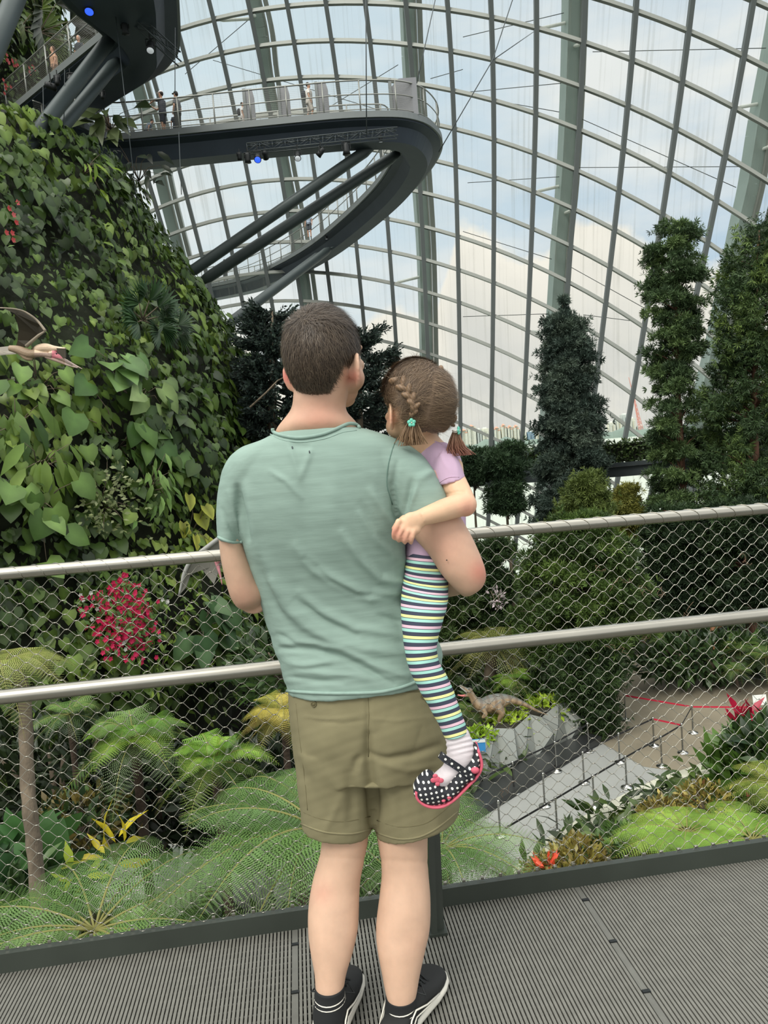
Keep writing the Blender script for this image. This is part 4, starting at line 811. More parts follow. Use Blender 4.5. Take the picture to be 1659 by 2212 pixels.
fern(1068, 1395, 27.5, 2.5, 16, [(120, 128, 66), (98, 112, 54), (136, 138, 76)], 'tree fern with reddish trunk beyond the girl\'s leg', 7, npin=22, elev=.75, droop=.95, trunk=1, tr=.30, trunkpx=[(1066, 1398, 27.5), (1058, 1450, 27.6), (1050, 1560, 27.6)])
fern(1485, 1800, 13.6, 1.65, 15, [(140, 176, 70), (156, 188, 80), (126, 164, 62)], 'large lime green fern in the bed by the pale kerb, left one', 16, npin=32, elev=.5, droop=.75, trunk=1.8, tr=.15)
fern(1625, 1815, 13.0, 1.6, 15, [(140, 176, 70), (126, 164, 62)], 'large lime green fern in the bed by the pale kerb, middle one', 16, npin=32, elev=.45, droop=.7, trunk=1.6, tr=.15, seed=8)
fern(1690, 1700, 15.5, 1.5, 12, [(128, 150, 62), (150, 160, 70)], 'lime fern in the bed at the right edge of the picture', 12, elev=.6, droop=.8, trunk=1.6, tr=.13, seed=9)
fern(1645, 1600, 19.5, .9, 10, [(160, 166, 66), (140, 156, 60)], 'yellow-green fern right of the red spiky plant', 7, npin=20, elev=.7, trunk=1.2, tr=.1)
for i, (x, y, Y, L, l) in enumerate([(1440, 1385, 31, 1.3, 'dark fern left of the brown dinosaur beyond the plaza'), (1500, 1400, 30, 1.2, 'dark fern just left of the brown dinosaur beyond the plaza'), (1600, 1405, 29, 1.5, 'dark fern right of the brown dinosaur beyond the plaza'), (1655, 1420, 28, 1.4, 'dark fern beyond the plaza at the right edge'), (1110, 1470, 26, 1.2, 'bright fern behind the striped dinosaur'), (1015, 1540, 25, 1.1, 'dark fern below the striped dinosaur by the white sock'), (1590, 1450, 27.5, .9, 'low fern at the plaza edge under the dark ferns')]):
    fern(x, y, Y, L, 12, [(70, 96, 48), (92, 118, 56)] if i != 4 else FB, l, 7, npin=18, elev=.8, droop=.9, trunk=.8, seed=i+20, name='fern')
# ------------------------------------------------------------------ bushes
def bush(px, py, Y, rx, rz, n, T, size, cols, label, name='shrub', cat='shrub', up=.5, ry=None, stems=4, group=None, shell=.6, m='leaf', clumps=0):
    c = P(px, py, Y); c = np.array(c); ry = ry or rx; root = empty(name, (c[0], c[1], c[2]-rz), label, cat, group)
    d = nrmz(nr.normal(0, 1, (n, 3))); r = (shell+(1-shell)*nr.random((n, 1)))*(.85+.25*vnoise(d[:, 0]*5+px, d[:, 2]*5+Y)[:, None])
    p = c+d*r*np.array([rx, ry, rz]); dr = d+nr.normal(0, .55, (n, 3))+np.array([0, 0, up]); w = nr.random(n)*.6+.4*np.clip(.5+vnoise(p[:, 0]*1.5, p[:, 2]*1.5), 0, 1)
    link('leaves', leafmesh('leaves', T, p, dr, d+np.array([0, 0, .7])+nr.normal(0, .35, (n, 3)), nr.uniform(.7, 1.2, n)*size, cmix(cols, w), .12), K[m], root, False)
    mb = MB()
    for k in range(stems): 
        a = rnd.uniform(0, 6.28); e = Vector(c)+Vector((math.cos(a)*rx*.55, math.sin(a)*ry*.55, rz*.5)); mb.tube([Vector((c[0], c[1], c[2]-rz*1.05)), Vector(c)*.5+e*.5+Vector((0, 0, -rz*.2)), e], [.04*rx, .03*rx, .012*rx], 5)
    mb.build('stems', K['bark'], root); return root
BR = [(92, 78, 42), (122, 108, 52), (140, 132, 62), (78, 96, 46)]; DG = [(36, 54, 32), (54, 76, 40), (72, 98, 48)]; YB = [(160, 150, 70), (176, 158, 84), (110, 110, 50)]
bush(1262, 1862, 15.2, .85, .55, 900, T_SMALL, .16, BR, 'brownish shrub along the kerb at the near end of the bed')
bush(1180, 1892, 14.8, .62, .42, 600, T_SMALL, .15, BR+[(170, 80, 60)], 'low brown shrub with orange leaves nearest the kerb corner')
bush(1345, 1838, 15.4, .75, .6, 800, T_SMALL, .18, DG+G1, 'dark green shrub in the bed between the brown shrub and lime fern')
bush(1390, 1850, 14.2, .7, .5, 600, T_SMALL, .17, DG+BR[:2], 'dark brown-green shrub under the left lime fern')
bush(1250, 1870, 14.6, .8, .45, 700, T_SMALL, .16, BR[:3]+G1[:1], 'mottled brown shrub just above the deck kerb')
bush(1440, 1765, 17.0, .75, .5, 700, T_SMALL, .16, YB+BR, 'yellow-brown shrub behind the lime ferns, left one')
bush(1530, 1738, 17.0, .85, .55, 800, T_SMALL, .17, YB+[(120, 70, 50)], 'yellow-brown shrub behind the lime ferns, right one')
bush(1622, 1680, 17.6, 1.0, .8, 900, T_LANCE, .75, [(58, 88, 34), (84, 116, 46), (46, 70, 30)], 'tall grassy dark green clump under the red plant', 'grassy_clump', 'plant', up=1.0, shell=.2)
bush(1660, 1640, 17.5, 1.0, .9, 700, T_LANCE, .6, DG, 'dark leafy clump at the right edge of the bed', 'leafy_clump', 'plant', up=.6, shell=.3)
bush(1606, 1568, 19.2, .30, .38, 46, T_LANCE, .62, [(190, 36, 70), (160, 30, 56), (214, 70, 96)], 'spiky crimson plant standing above the grassy clump', 'red_cordyline', 'plant', up=1.4, shell=.1)
bush(1622, 1700, 17.2, .22, .28, 30, T_LANCE, .42, [(200, 70, 100), (170, 50, 80)], 'small pink spiky plant low in the bed at right', 'red_cordyline', 'plant', up=1.2, shell=.1)
bush(1185, 1868, 14.5, .14, .16, 14, T_LANCE, .3, [(226, 96, 60), (200, 70, 50)], 'orange-red leaf tips just above the deck kerb', 'orange_bromeliad', 'plant', up=1.4, shell=.1)
bush(1540, 1420, 29.5, 4.0, 1.0, 1500, T_LANCE, .55, DG, 'dark leafy bank along the far side of the plaza', 'leafy_bank', 'shrub', ry=1.2)
bush(1180, 1530, 25.8, 1.3, .35, 900, T_SMALL, .26, [(150, 180, 50), (176, 200, 70), (120, 156, 50)], 'bright yellow-green creeper spilling over the faceted planter', 'bright_creeper', 'creeper', ry=.8)
bush(1098, 1562, 24.6, .95, .30, 500, T_SMALL, .26, [(150, 180, 50), (176, 200, 70)], 'yellow-green creeper at the middle of the faceted planter rim', 'bright_creeper', 'creeper', ry=.6)
bush(1036, 1592, 23.4, .6, .28, 300, T_SMALL, .26, [(150, 180, 50), (120, 156, 50)], 'yellow-green creeper at the near end of the faceted planter', 'bright_creeper', 'creeper', ry=.5)
bush(1130, 1500, 27.5, 2.6, .8, 1500, T_LANCE, .4, DG+G1[:1], 'dark leafy bed behind the faceted planter', 'leafy_bed', 'shrub', ry=1.2)
bush(1072, 1290, 25, .35, .45, 60, T_SMALL, .16, [(150, 138, 140), (176, 160, 164), (110, 112, 104)], 'pale pinkish-grey plant glimpsed through the mesh near the man\'s elbow', 'pale_stand_in', 'plant')  # leaf clump made up for a pale shape, probably another reptile model
bush(60, 1850, 9.2, .65, .5, 60, T_HEART, .42, [(54, 92, 50), (74, 112, 60)], 'glossy dark heart-leaved plant at the foot of the grey trunk', 'leafy_plant', 'plant')
bush(160, 1790, 10.2, .9, .6, 800, T_SMALL, .17, BR[3:]+BR[:2]+DG, 'brown-green shrub right of the grey trunk')
bush(245, 1835, 9.4, .30, .22, 12, T_LANCE, .45, [(220, 200, 50), (196, 184, 60)], 'bright yellow curved leaves above the bottom left fern', 'yellow_leaf_plant', 'plant')
bush(160, 1895, 8.8, .16, .16, 8, T_LANCE, .35, [(206, 200, 60), (150, 170, 60)], 'yellow leaves rising left of the bottom left fern', 'yellow_leaf_plant', 'plant')
bush(30, 1960, 8.6, .8, .6, 500, T_LANCE, .35, DG, 'dark leafy plant low at the left edge', 'leafy_plant', 'plant')
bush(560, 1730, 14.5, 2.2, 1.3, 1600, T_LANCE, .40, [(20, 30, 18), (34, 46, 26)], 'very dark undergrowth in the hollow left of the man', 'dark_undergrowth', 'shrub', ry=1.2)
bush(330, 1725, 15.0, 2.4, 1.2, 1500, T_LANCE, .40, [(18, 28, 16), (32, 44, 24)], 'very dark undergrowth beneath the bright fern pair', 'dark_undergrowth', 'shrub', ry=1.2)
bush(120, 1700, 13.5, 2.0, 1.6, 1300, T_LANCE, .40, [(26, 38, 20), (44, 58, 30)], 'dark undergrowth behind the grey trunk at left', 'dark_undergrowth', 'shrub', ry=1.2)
bush(620, 1440, 18, 1.6, 1.2, 900, T_LANCE, .45, DG+G1[:1], 'leafy shrub behind the man at the level of the mid rail')
# ------------------------------------------------------------------ trees
def tree(name, label, Y, rows, n, cols, T=T_TUFT, size=.22, clumps=170, spread=.45, trunk=.18, droop=0., depth=1.0, m='needle', tcol='bark', zb=GZ, tx=None, flat=.5, dens=1.0):
    """rows: (y, xl, xr) outline of the crown read off the photograph, turned into a round crown"""
    rows = np.array(rows, float); ys = rows[:, 0]; cxm = float((rows[:, 1]+rows[:, 2]).mean()/2) if tx is None else tx; base = P(cxm, ys[-1], Y); root = empty(name, (base.x, base.y, zb), label, 'tree')
    w = rows[:, 2]-rows[:, 1]; t = nr.random(clumps*4)*(ys[-1]-ys[0])+ys[0]; keep = nr.random(len(t)) < np.interp(t, ys, w)/w.max(); t = t[keep][:clumps]; k = len(t); d = _dray
    cx = np.interp(t, ys, (rows[:, 1]+rows[:, 2])/2); hw = np.interp(t, ys, w)/2; a = nr.uniform(0, 2*math.pi, k); r = nr.random(k)**.4*.86; C = np.stack([np.array(P(x, y, Y)) for x, y in zip(cx.tolist(), t.tolist())]); hm = hw/F*Y
    C = C+np.stack([np.cos(a)*r*hm, np.sin(a)*r*hm*depth, 0*a], 1); i = nr.integers(0, k, n); out = np.stack([np.cos(a), np.sin(a), 0*a], 1)[i]
    s = np.minimum(spread, hm*.75)[i][:, None]; g = nr.normal(0, .5, (n, 3))*np.array([1, 1, flat])*s; p = C[i]+g
    dr = out*.6+nrmz(g+1e-6)*.7+np.array([0, 0, .35-droop])+nr.normal(0, .3, (n, 3)); wc = np.clip(nr.random(k)*.7, 0, 1)[i]+nr.random(n)*.3
    link('foliage', leafmesh('foliage', T, p, dr, nr.normal(0, 1, (n, 3))+np.array([0, 0, .8]), nr.uniform(.7, 1.25, n)*size, cmix(cols, wc), .10), K[m], root, False)
    top = P(float((rows[0, 1]+rows[0, 2])/2), float(ys[0]+6), Y); mb = MB(); foot = Vector((base.x, base.y, zb)); pts = [foot, foot.lerp(top, .35)+Vector((.1, 0, 0)), foot.lerp(top, .7)-Vector((.08, 0, 0)), top]
    if tx is None: pts[1].x = float(np.interp(.35, [0, 1], [base.x, top.x]))
    mb.tube([Vector(q) for q in cr([tuple(q) for q in pts], 5).tolist()], [trunk*(1-.85*j/15) for j in range(16)], 9); mb.build('trunk', K[tcol], root)
    mb = MB()
    for j in range(0, k, 2):
        c = Vector(C[j]); f = (c.z-foot.z)/max(top.z-foot.z, .1); b = foot.lerp(top, max(.05, min(.97, f-.04))); mb.tube([b, b.lerp(c, .5)+Vector((0, 0, .12-droop*.1)), c], [trunk*.22, trunk*.15, .01], 4, cap=False)
    mb.build('branches', K[tcol], root); return root
_dray = None
K['redbark'] = mat('reddish_bark', srgb(110, 78, 62), .9, var=.3, vs=5, bump=.8, bs=14, bdist=.03, stretch=(1, 1, .3))
DC_ = [(52, 66, 60), (74, 90, 80), (98, 112, 96)]; DD = [(56, 74, 52), (78, 100, 64), (108, 130, 76)]; DE = [(48, 66, 46), (68, 90, 54), (118, 140, 70)]
tree('tall_conifer', 'tall dark spire-shaped conifer in front of the third girder', 38, [(632, 1208, 1224), (678, 1204, 1222), (692, 1184, 1256), (740, 1172, 1276), (800, 1166, 1280), (860, 1162, 1292), (920, 1158, 1300), (980, 1160, 1308), (1030, 1155, 1316), (1080, 1148, 1316), (1130, 1150, 1305)], 20000, DC_, size=.24, clumps=330, spread=.50, trunk=.24)
tree('tall_conifer', 'tall slender conifer with see-through crown, left of the two at right', 36, [(478, 1428, 1490), (520, 1398, 1512), (590, 1390, 1520), (700, 1388, 1528), (800, 1390, 1530), (900, 1394, 1522), (980, 1408, 1528), (1080, 1400, 1535), (1180, 1410, 1520)], 12500, DD, size=.24, clumps=230, spread=.42, trunk=.20, tcol='redbark', tx=1470)
tree('weeping_conifer', 'tall weeping conifer at the right edge of the picture', 34, [(490, 1600, 1680), (520, 1545, 1690), (560, 1568, 1700), (620, 1545, 1710), (700, 1532, 1715), (800, 1528, 1720), (900, 1530, 1720), (1000, 1525, 1720), (1100, 1520, 1720), (1190, 1530, 1720)], 14500, DE, size=.25, clumps=210, spread=.48, trunk=.26, droop=.9, tcol='redbark', tx=1612, flat=1.3)
tree('round_topped_tree', 'small tree with rounded dark crown and bare trunk beside the girl\'s elbow', 33, [(962, 1062, 1130), (990, 1040, 1140), (1018, 1050, 1138), (1035, 1075, 1120), (1050, 1048, 1140), (1080, 1046, 1140), (1108, 1062, 1118)], 4200, [(40, 58, 42), (60, 82, 52)], size=.22, clumps=90, spread=.38, trunk=.13, tx=1085)
tree('shrubby_tree', 'dark leafy tree behind the girl\'s sleeve', 34, [(975, 985, 1060), (1010, 975, 1070), (1045, 985, 1065)], 2200, [(40, 58, 42), (60, 82, 52)], size=.22, clumps=60, spread=.4, trunk=.12)
tree('shrubby_tree', 'olive green tree at the foot of the tall dark conifer', 33, [(1025, 1240, 1290), (1060, 1222, 1310), (1100, 1205, 1320), (1150, 1190, 1320)], 5000, [(76, 92, 46), (100, 114, 56), (60, 78, 40)], size=.22, clumps=110, spread=.4, trunk=.14, droop=.5)
tree('golden_conifer', 'small golden-green conifer between the dark spire and the tall pair', 37, [(1040, 1340, 1360), (1075, 1325, 1380), (1120, 1318, 1392), (1160, 1315, 1395)], 3600, [(104, 108, 50), (128, 128, 60), (80, 90, 44)], size=.24, clumps=80, spread=.4, trunk=.14, droop=.8)
tree('broad_bush_tree', 'broad light green bushy tree filling the gap above the mid rail at right', 27, [(1112, 1190, 1270), (1160, 1150, 1370), (1220, 1105, 1400), (1290, 1085, 1420), (1350, 1085, 1420), (1400, 1100, 1400)], 16000, [(46, 64, 32), (68, 90, 42), (94, 116, 52)], size=.22, clumps=260, spread=.45, trunk=.18)
tree('dark_weeping_tree', 'dark weeping tree beside the plaza edge', 25.5, [(1340, 1215, 1330), (1400, 1190, 1348), (1470, 1185, 1348), (1530, 1225, 1340), (1580, 1245, 1330)], 9000, [(34, 50, 30), (50, 70, 38), (70, 92, 48)], size=.18, clumps=160, spread=.35, trunk=.14, droop=1.2, flat=1.2)
tree('dark_backdrop_tree', 'dark tree behind the mesh at right, left of the brown trunk', 33, [(1100, 1395, 1500), (1160, 1385, 1540), (1240, 1390, 1545), (1330, 1400, 1540)], 9000, [(28, 42, 30), (44, 62, 38), (62, 84, 48)], size=.24, clumps=170, spread=.5, trunk=.22, tcol='redbark', tx=1482)
tree('dark_backdrop_tree', 'dark tree with thick reddish trunk behind the mesh at the right edge', 31, [(1090, 1530, 1700), (1160, 1520, 1710), (1240, 1530, 1710), (1320, 1540, 1700)], 9000, [(28, 42, 30), (44, 62, 38), (62, 84, 48)], size=.24, clumps=170, spread=.5, trunk=.30, tcol='redbark', tx=1614)
tree('shrubby_tree', 'dark shrub below the round-topped tree', 30, [(1170, 1030, 1100), (1220, 1010, 1110), (1290, 1000, 1110), (1360, 990, 1110)], 5200, [(34, 50, 30), (52, 72, 40), (74, 96, 50)], size=.22, clumps=110, spread=.4, trunk=.14)
tree('shrubby_tree', 'dark green shrub behind the girl and the tree fern', 29, [(1230, 900, 1010), (1300, 880, 1030), (1380, 880, 1030), (1450, 890, 1040)], 5000, [(40, 58, 32), (60, 80, 42), (84, 104, 52)], size=.22, clumps=110, spread=.45, trunk=.14)
# monkey-puzzle like conifers behind the man
def puzzle(name, label, Y, rows, cols, tx, nb=70):
    rows = np.array(rows, float); ys = rows[:, 0]; base = P(tx, float(ys[-1]), Y); top = P(tx, float(ys[0]), Y); root = empty(name, (base.x, base.y, GZ), label, 'tree'); mb = MB(); mb.tube([Vector((base.x, base.y, GZ)), base, top], [.25, .2, .03], 9); mb.build('trunk', K['bark'], root)
    br = MB(); pp, dd = [], []
    for k in range(nb):
        t = (k+rnd.random())/nb; y = ys[0]+(ys[-1]-ys[0])*t; a = rnd.uniform(0, 2*math.pi); xl = np.interp(y, ys, rows[:, 1]); xr = np.interp(y, ys, rows[:, 2]); c = P(tx, y, Y); L = (xr-tx if math.cos(a) > 0 else tx-xl)/F*Y*rnd.uniform(.8, 1.08)+.1
        o = Vector((math.cos(a), math.sin(a), 0)); dip = .28*L; path = [c+o*L*s+Vector((0, 0, -dip*math.sin(math.pi*s*.62)+L*.42*max(0, s-.5))) for s in [i/7 for i in range(8)]]; br.tube(path, [.05, .045, .04, .035, .03, .026, .022, .015], 5, cap=False)
        for j in range(2, 8):
            for q in range(3 if j < 6 else 5):
                s = Vector((-o.y, o.x, 0))*rnd.uniform(-1, 1); d0 = (o*.8+s*.9+Vector((0, 0, rnd.uniform(-.1, .5)))).normalized(); l = rnd.uniform(.35, .65); seg_ = [path[j]+d0*l*u+Vector((0, 0, .22*l*u*u)) for u in (0, .33, .66, 1)]; br.tube(seg_, [.02, .018, .015, .008], 4, cap=False)
                for u in range(12): w = path[j]+d0*l*(u/11)+Vector((0, 0, .22*l*(u/11)**2)); e = Vector((rnd.gauss(0, 1), rnd.gauss(0, 1), rnd.gauss(0, 1))).normalized(); pp.append(w); dd.append(d0*.9+e*.75)
    br.build('branches', K['needle'] if False else K['darkbark'], root); A = np.array([tuple(v) for v in pp]); D = np.array([tuple(v) for v in dd]); n = len(A)
    link('foliage', leafmesh('foliage', (T_NEEDLE[0]*np.array([2.0, 1, 1]), T_NEEDLE[1]), A, D, nr.normal(0, 1, (n, 3)), .17, cmix(cols, nr.random(n)), .12), K['needle'], root, False)
K['darkbark'] = mat('dark_twigs', srgb(44, 52, 46), .9)
PZC = [(34, 46, 44), (50, 64, 58), (66, 82, 70)]
puzzle('monkey_puzzle_tree', 'dark spiky-branched conifer left of the man\'s head', 27, [(668, 570, 606), (700, 545, 630), (760, 530, 650), (830, 530, 660), (900, 535, 660), (960, 540, 660)], PZC, 588, 95)
puzzle('monkey_puzzle_tree', 'dark spiky-branched conifer between the man\'s head and the girl', 28, [(720, 760, 812), (770, 740, 838), (810, 740, 822), (850, 740, 845), (900, 740, 850), (950, 740, 860)], PZC, 775, 85)
# ------------------------------------------------------------------ planted bridge behind the trees
def bridge():
    pts = [P(x, y, Y) for x, y, Y in ((560, 1068, 52), (700, 1060, 50.5), (860, 1050, 48), (980, 1040, 46.5), (1100, 1031, 45), (1220, 1022, 43.5), (1340, 1014, 42), (1460, 1003, 40.5), (1600, 990, 39), (1720, 978, 38))]
    pts = [Vector(q) for q in cr([tuple(q) for q in pts], 4).tolist()]; root = empty('planted_bridge', tuple(pts[0]), 'dark bridge with a clipped green hedge running behind the conifers', 'bridge'); mb = MB()
    for a, b in zip(pts[:-1], pts[1:]): mb.bar(a+Vector((0, 0, -.1)), b+Vector((0, 0, -.1)), 1.6, .55); mb.bar(a+Vector((0, -.95, .32)), b+Vector((0, -.95, .32)), .3, .22)
    mb.build('beam', K['dark'], root, False); P_ = []; mb = MB()
    for a, b in zip(pts[:-1], pts[1:]): mb.bar(a+Vector((0, 0, .95)), b+Vector((0, 0, .95)), 1.1, 1.0)
    h = mb.build('hedge_core', K['moss'], root, False); n = 9000; i = nr.integers(0, len(pts)-1, n); A = np.array([tuple(q) for q in pts]); t = nr.random((n, 1)); p = A[i]*(1-t)+A[i+1]*t+np.stack([nr.normal(0, .05, n), nr.uniform(-.85, .7, n)*.95, nr.uniform(.30, 1.62, n)], 1)
    p[:, 1] = np.where(nr.random(n) < .6, A[i][:, 1]*(1-t[:, 0])+A[i+1][:, 1]*t[:, 0]-.65+nr.normal(0, .12, n), p[:, 1])
    link('hedge', leafmesh('hedge', T_SMALL, p, nr.normal(0, .6, (n, 3))+np.array([0, -.4, .3]), nr.normal(0, .5, (n, 3))+np.array([0, -.6, .6]), .24, cmix([(44, 62, 36), (66, 88, 46), (92, 112, 58)], nr.random(n)), .12), K['leaf'], root, False)
bridge()
# ------------------------------------------------------------------ faceted planters, black channel
K['facet'] = mat('grey_facet_panel', srgb(150, 154, 148), .5, .1, var=.04, vs=1); K['blackstone'] = mat('black_channel', srgb(46, 48, 48), .35, 0)
def planter(a, b, n, h, label, back, lean=.30):
    root = empty('faceted_planter', tuple(a), label, 'planter'); d = (b-a).normalized(); s = Vector((d.y, -d.x, 0)); s = s if s.y < 0 else -s; L = (b-a).length; R = random.Random(5); mb = MB(); bot, mid, top = [], [], []
    for i in range(n+1):
        q = a+d*L*i/n; bot.append(q); top.append(q+d*R.uniform(-.2, .2)-s*(.25+.1*(i % 2))+Vector((0, 0, h*(1+.18*(i % 2)))))
    for i in range(n): mid.append(a+d*L*(i+.5+R.uniform(-.2, .2))/n+s*(lean if i % 2 else .02)+Vector((0, 0, h*R.uniform(.35, .75))))
    V = bot+mid+top; m0 = n+1; t0 = m0+n; f = []
    for i in range(n): f += [(i, i+1, m0+i), (i+1, t0+i+1, m0+i), (t0+i+1, t0+i, m0+i), (t0+i, i, m0+i)]
    mb.add(V, f); mb.build('facets', K['facet'], root, False); mb = MB(); pl = [Vector((q.x, q.y, q.z)) for q in top]; bk = [q-s*back for q in pl[::-1]]
    mb.slab([q-Vector((0, 0, .12)) for q in pl+bk], (0, 0, -.3)); mb.build('soil', K['soil'], root, False); mb = MB(); mb.slab([b, b-s*back, b-s*back+Vector((0, 0, h)), b-s*.25+Vector((0, 0, h))], d*.25); mb.build('end_wall', K['facet'], root, False); mb = MB()
    for i in range(n):
        for u, v in ((V[i], V[m0+i]), (V[i+1], V[m0+i]), (V[t0+i], V[m0+i]), (V[t0+i+1], V[m0+i])): mb.tube([u+s*.003, v+s*.003], .006, 4)
    mb.build('seams', K['dark'], root, False); return root
planter(PZ(960, 1728, GZ), PZ(1262, 1590, GZ), 8, 1.15, 'grey faceted planter along the dark channel beside the queue posts', 2.4)
planter(PZ(330, 1960, GZ), PZ(640, 2000, GZ), 6, 1.35, 'grey faceted planter at the lower left below the ferns', 1.6)
mb = MB(); q = [PZ(x, y, GZ) for x, y in ((930, 1760), (1262, 1594), (1300, 1604), (1000, 1792))]; mb.prism([(p.x, p.y) for p in q], GZ, GZ+.22); o = mb.build('trim_3', K['blackstone'], None, False); tag(o, kind='structure')
K['blue'] = mat('blue_sign_face', srgb(60, 140, 200), .4)
for (x, y, Y, w, h, l) in ((1033, 1611, 22.6, .45, .42, 'small blue and white sign panel beside the girl\'s shoe'), (497, 1876, 16.6, .36, .22, 'small blue panel on the lower left faceted planter')):
    c = P(x, y, Y); root = empty('notice_sign', tuple(c), l, 'sign'); mb = MB(); mb.box(c, (w, .05, h)); mb.build('panel', K['blue'], root, False); mb = MB(); mb.box(c+Vector((0, -.03, h*.38)), (w, .02, h*.22)); mb.build('header', K['white'], root, False)
# ------------------------------------------------------------------ queue posts and belts
K['chrome'] = mat('chrome_post', (.55, .55, .52), .25, 1); K['belt'] = mat('black_belt', srgb(34, 34, 36), .7); K['redbelt'] = mat('red_belt', srgb(190, 32, 62), .7)
posts = {}
for i, (x, y, l) in enumerate([(1111, 1714, 'queue post nearest the girl\'s shoe in the row by the dark channel'), (1202, 1667, 'second queue post of the row by the dark channel'), (1253, 1588, 'far queue post at the end of the faceted planter'), (1272, 1624, 'queue post standing at the corner of the dark channel'),
        (1177, 1742, 'queue post nearest the camera in the middle row'), (1262, 1692, 'second queue post of the middle row'), (1339, 1648, 'third queue post of the middle row'), (1413, 1612, 'queue post at the left end of the short red belt'),
        (1081, 1806, 'queue post half behind the fern right of the dark post'), (1204, 1799, 'queue post closest to the pale kerb in the near row'), (1284, 1747, 'second queue post of the near row by the kerb'), (1354, 1702, 'third queue post of the near row by the kerb'), (1430, 1656, 'fourth queue post of the near row by the kerb'), (1475, 1627, 'queue post at the right end of the short red belt'),
        (1497, 1584, 'queue post holding the long red belt in its middle'), (1642, 1586, 'queue post carrying the white sign'), (1352, 1556, 'queue post at the left end of the long red belt')]):
    q = PZ(x, y, GZ); root = empty('queue_post', (q.x, q.y, GZ+.01), l, 'queue post', 'queue posts on the path'); posts[i] = q
    mb = MB(); mb.lathe((q.x, q.y, GZ+.012), [(.0, .085), (.035, .085), (.05, .06), (.15, .035), (.175, .02), (.18, 0), (0, 0)], 22); mb.build('base', K['chrome'], root); mb = MB(); mb.lathe((q.x, q.y, GZ+.012), [(.028, .05), (.028, .90), (.038, .90), (.038, .985), (.02, 1.0), (0, 1.0)], 12); mb.build('pole', K['chrome'], root)
def belt(ids, m, l):
    mb = MB(); h = Vector((0, 0, .945))
    for a, b in zip(ids[:-1], ids[1:]): p, q = posts[a]+h, posts[b]+h; d = (q-p).normalized()*.045; mb.bar(p+d, q-d, .008, .055, up=(0, 0, 1))
    tag(mb.build('belt', K[m], None, False), l, 'belt', 'belts strung between the queue posts')
posts[90] = PZ(1010, 1768, GZ); posts[91] = PZ(1095, 1868, GZ)
belt([90, 0, 1, 3, 2], 'belt', 'black belt of the row along the dark channel'); belt([4, 5, 6, 7], 'belt', 'black belt of the middle row'); belt([91, 9, 10, 11, 12, 13], 'belt', 'black belt of the near row beside the kerb'); belt([7, 13], 'redbelt', 'short red belt between two queue posts'); belt([16, 14, 15], 'redbelt', 'long red belt across the plaza'); belt([13, 14], 'belt', 'black belt from the short to the long red belt')
q = posts[15]; root = empty('sign_board', (q.x, q.y, GZ+1.02), 'white sign on top of the rightmost queue post', 'sign'); mb = MB(); mb.box((q.x, q.y-.06, GZ+1.22), (.46, .02, .34), 0, Matrix.Rotation(-.2, 4, 'X')); mb.build('board', K['white'], root, False); mb = MB(); mb.box((q.x, q.y, GZ+1.08), (.03, .03, .15)); mb.build('holder', K['chrome'], root, False)
# ------------------------------------------------------------------ dinosaur and flying reptile models
def animal(name, label, Y, chains, ells, voxel, colf, cat='model', extra=None, m='hide', seat=None):
    f = Y/F; b = MB()
    for pts in chains:
        pts = cr([list(p)+([0] if len(p) == 3 else []) for p in pts], 4).tolist(); b.tube([P(p[0], p[1], Y+p[3]) for p in pts], [max(.004, p[2]*f) for p in pts], 12)
    for x, y, rx, ry, rz, dy in ells: b.ell(P(x, y, Y+dy), (rx*f, ry*f, rz*f))
    me = fuse(b, voxel, 2); co, no = getco(me); px, py = proj(co); setcol(me, np.clip(colf(px, py, co, no), 0, 1)); q = P(*seat, Y) if seat else P(chains[0][0][0], chains[0][0][1], Y)
    root = empty(name, tuple(q), label, cat); link('body', me, K[m], root)
    if extra: extra(root, f)
    return root
K['hide'] = mat('painted_hide', None, .55, attr=True, var=.1, vs=14, bump=.4, bs=60, bdist=.01)
def raptor_col(px, py, co, no):
    base = np.array(srgb(158, 134, 104))*np.ones((len(px), 3)); back = np.array(srgb(104, 108, 104)); s = np.clip((no[:, 2]-.2)*1.6, 0, 1)[:, None]; c = base*(1-s)+back*s
    st = (np.sin(co[:, 0]*26+np.sin(co[:, 2]*9)*1.5) > .25)[:, None]*(py < 1536)[:, None]*.45; c = c*(1-st)+np.array(srgb(84, 66, 50))*st; m = ((px < 1006) & (py > 1492))[:, None]; return np.where(m, np.array(srgb(205, 120, 116)), c)
def raptor_x(root, f):
    for dx in (0, 1.5): mb = MB(); mb.ell(P(1013+dx, 1489, 24.32), (.02, .02, .02)); mb.build('eye', K['black'], root); break
    mb = MB()
    for i in range(7): mb.tube([P(995+i*2.4, 1484+i*1.9, 24.45), P(994.4+i*2.4, 1487.6+i*1.9, 24.45)], [.02, .004], 5)
    mb.build('teeth', K['white'], root)
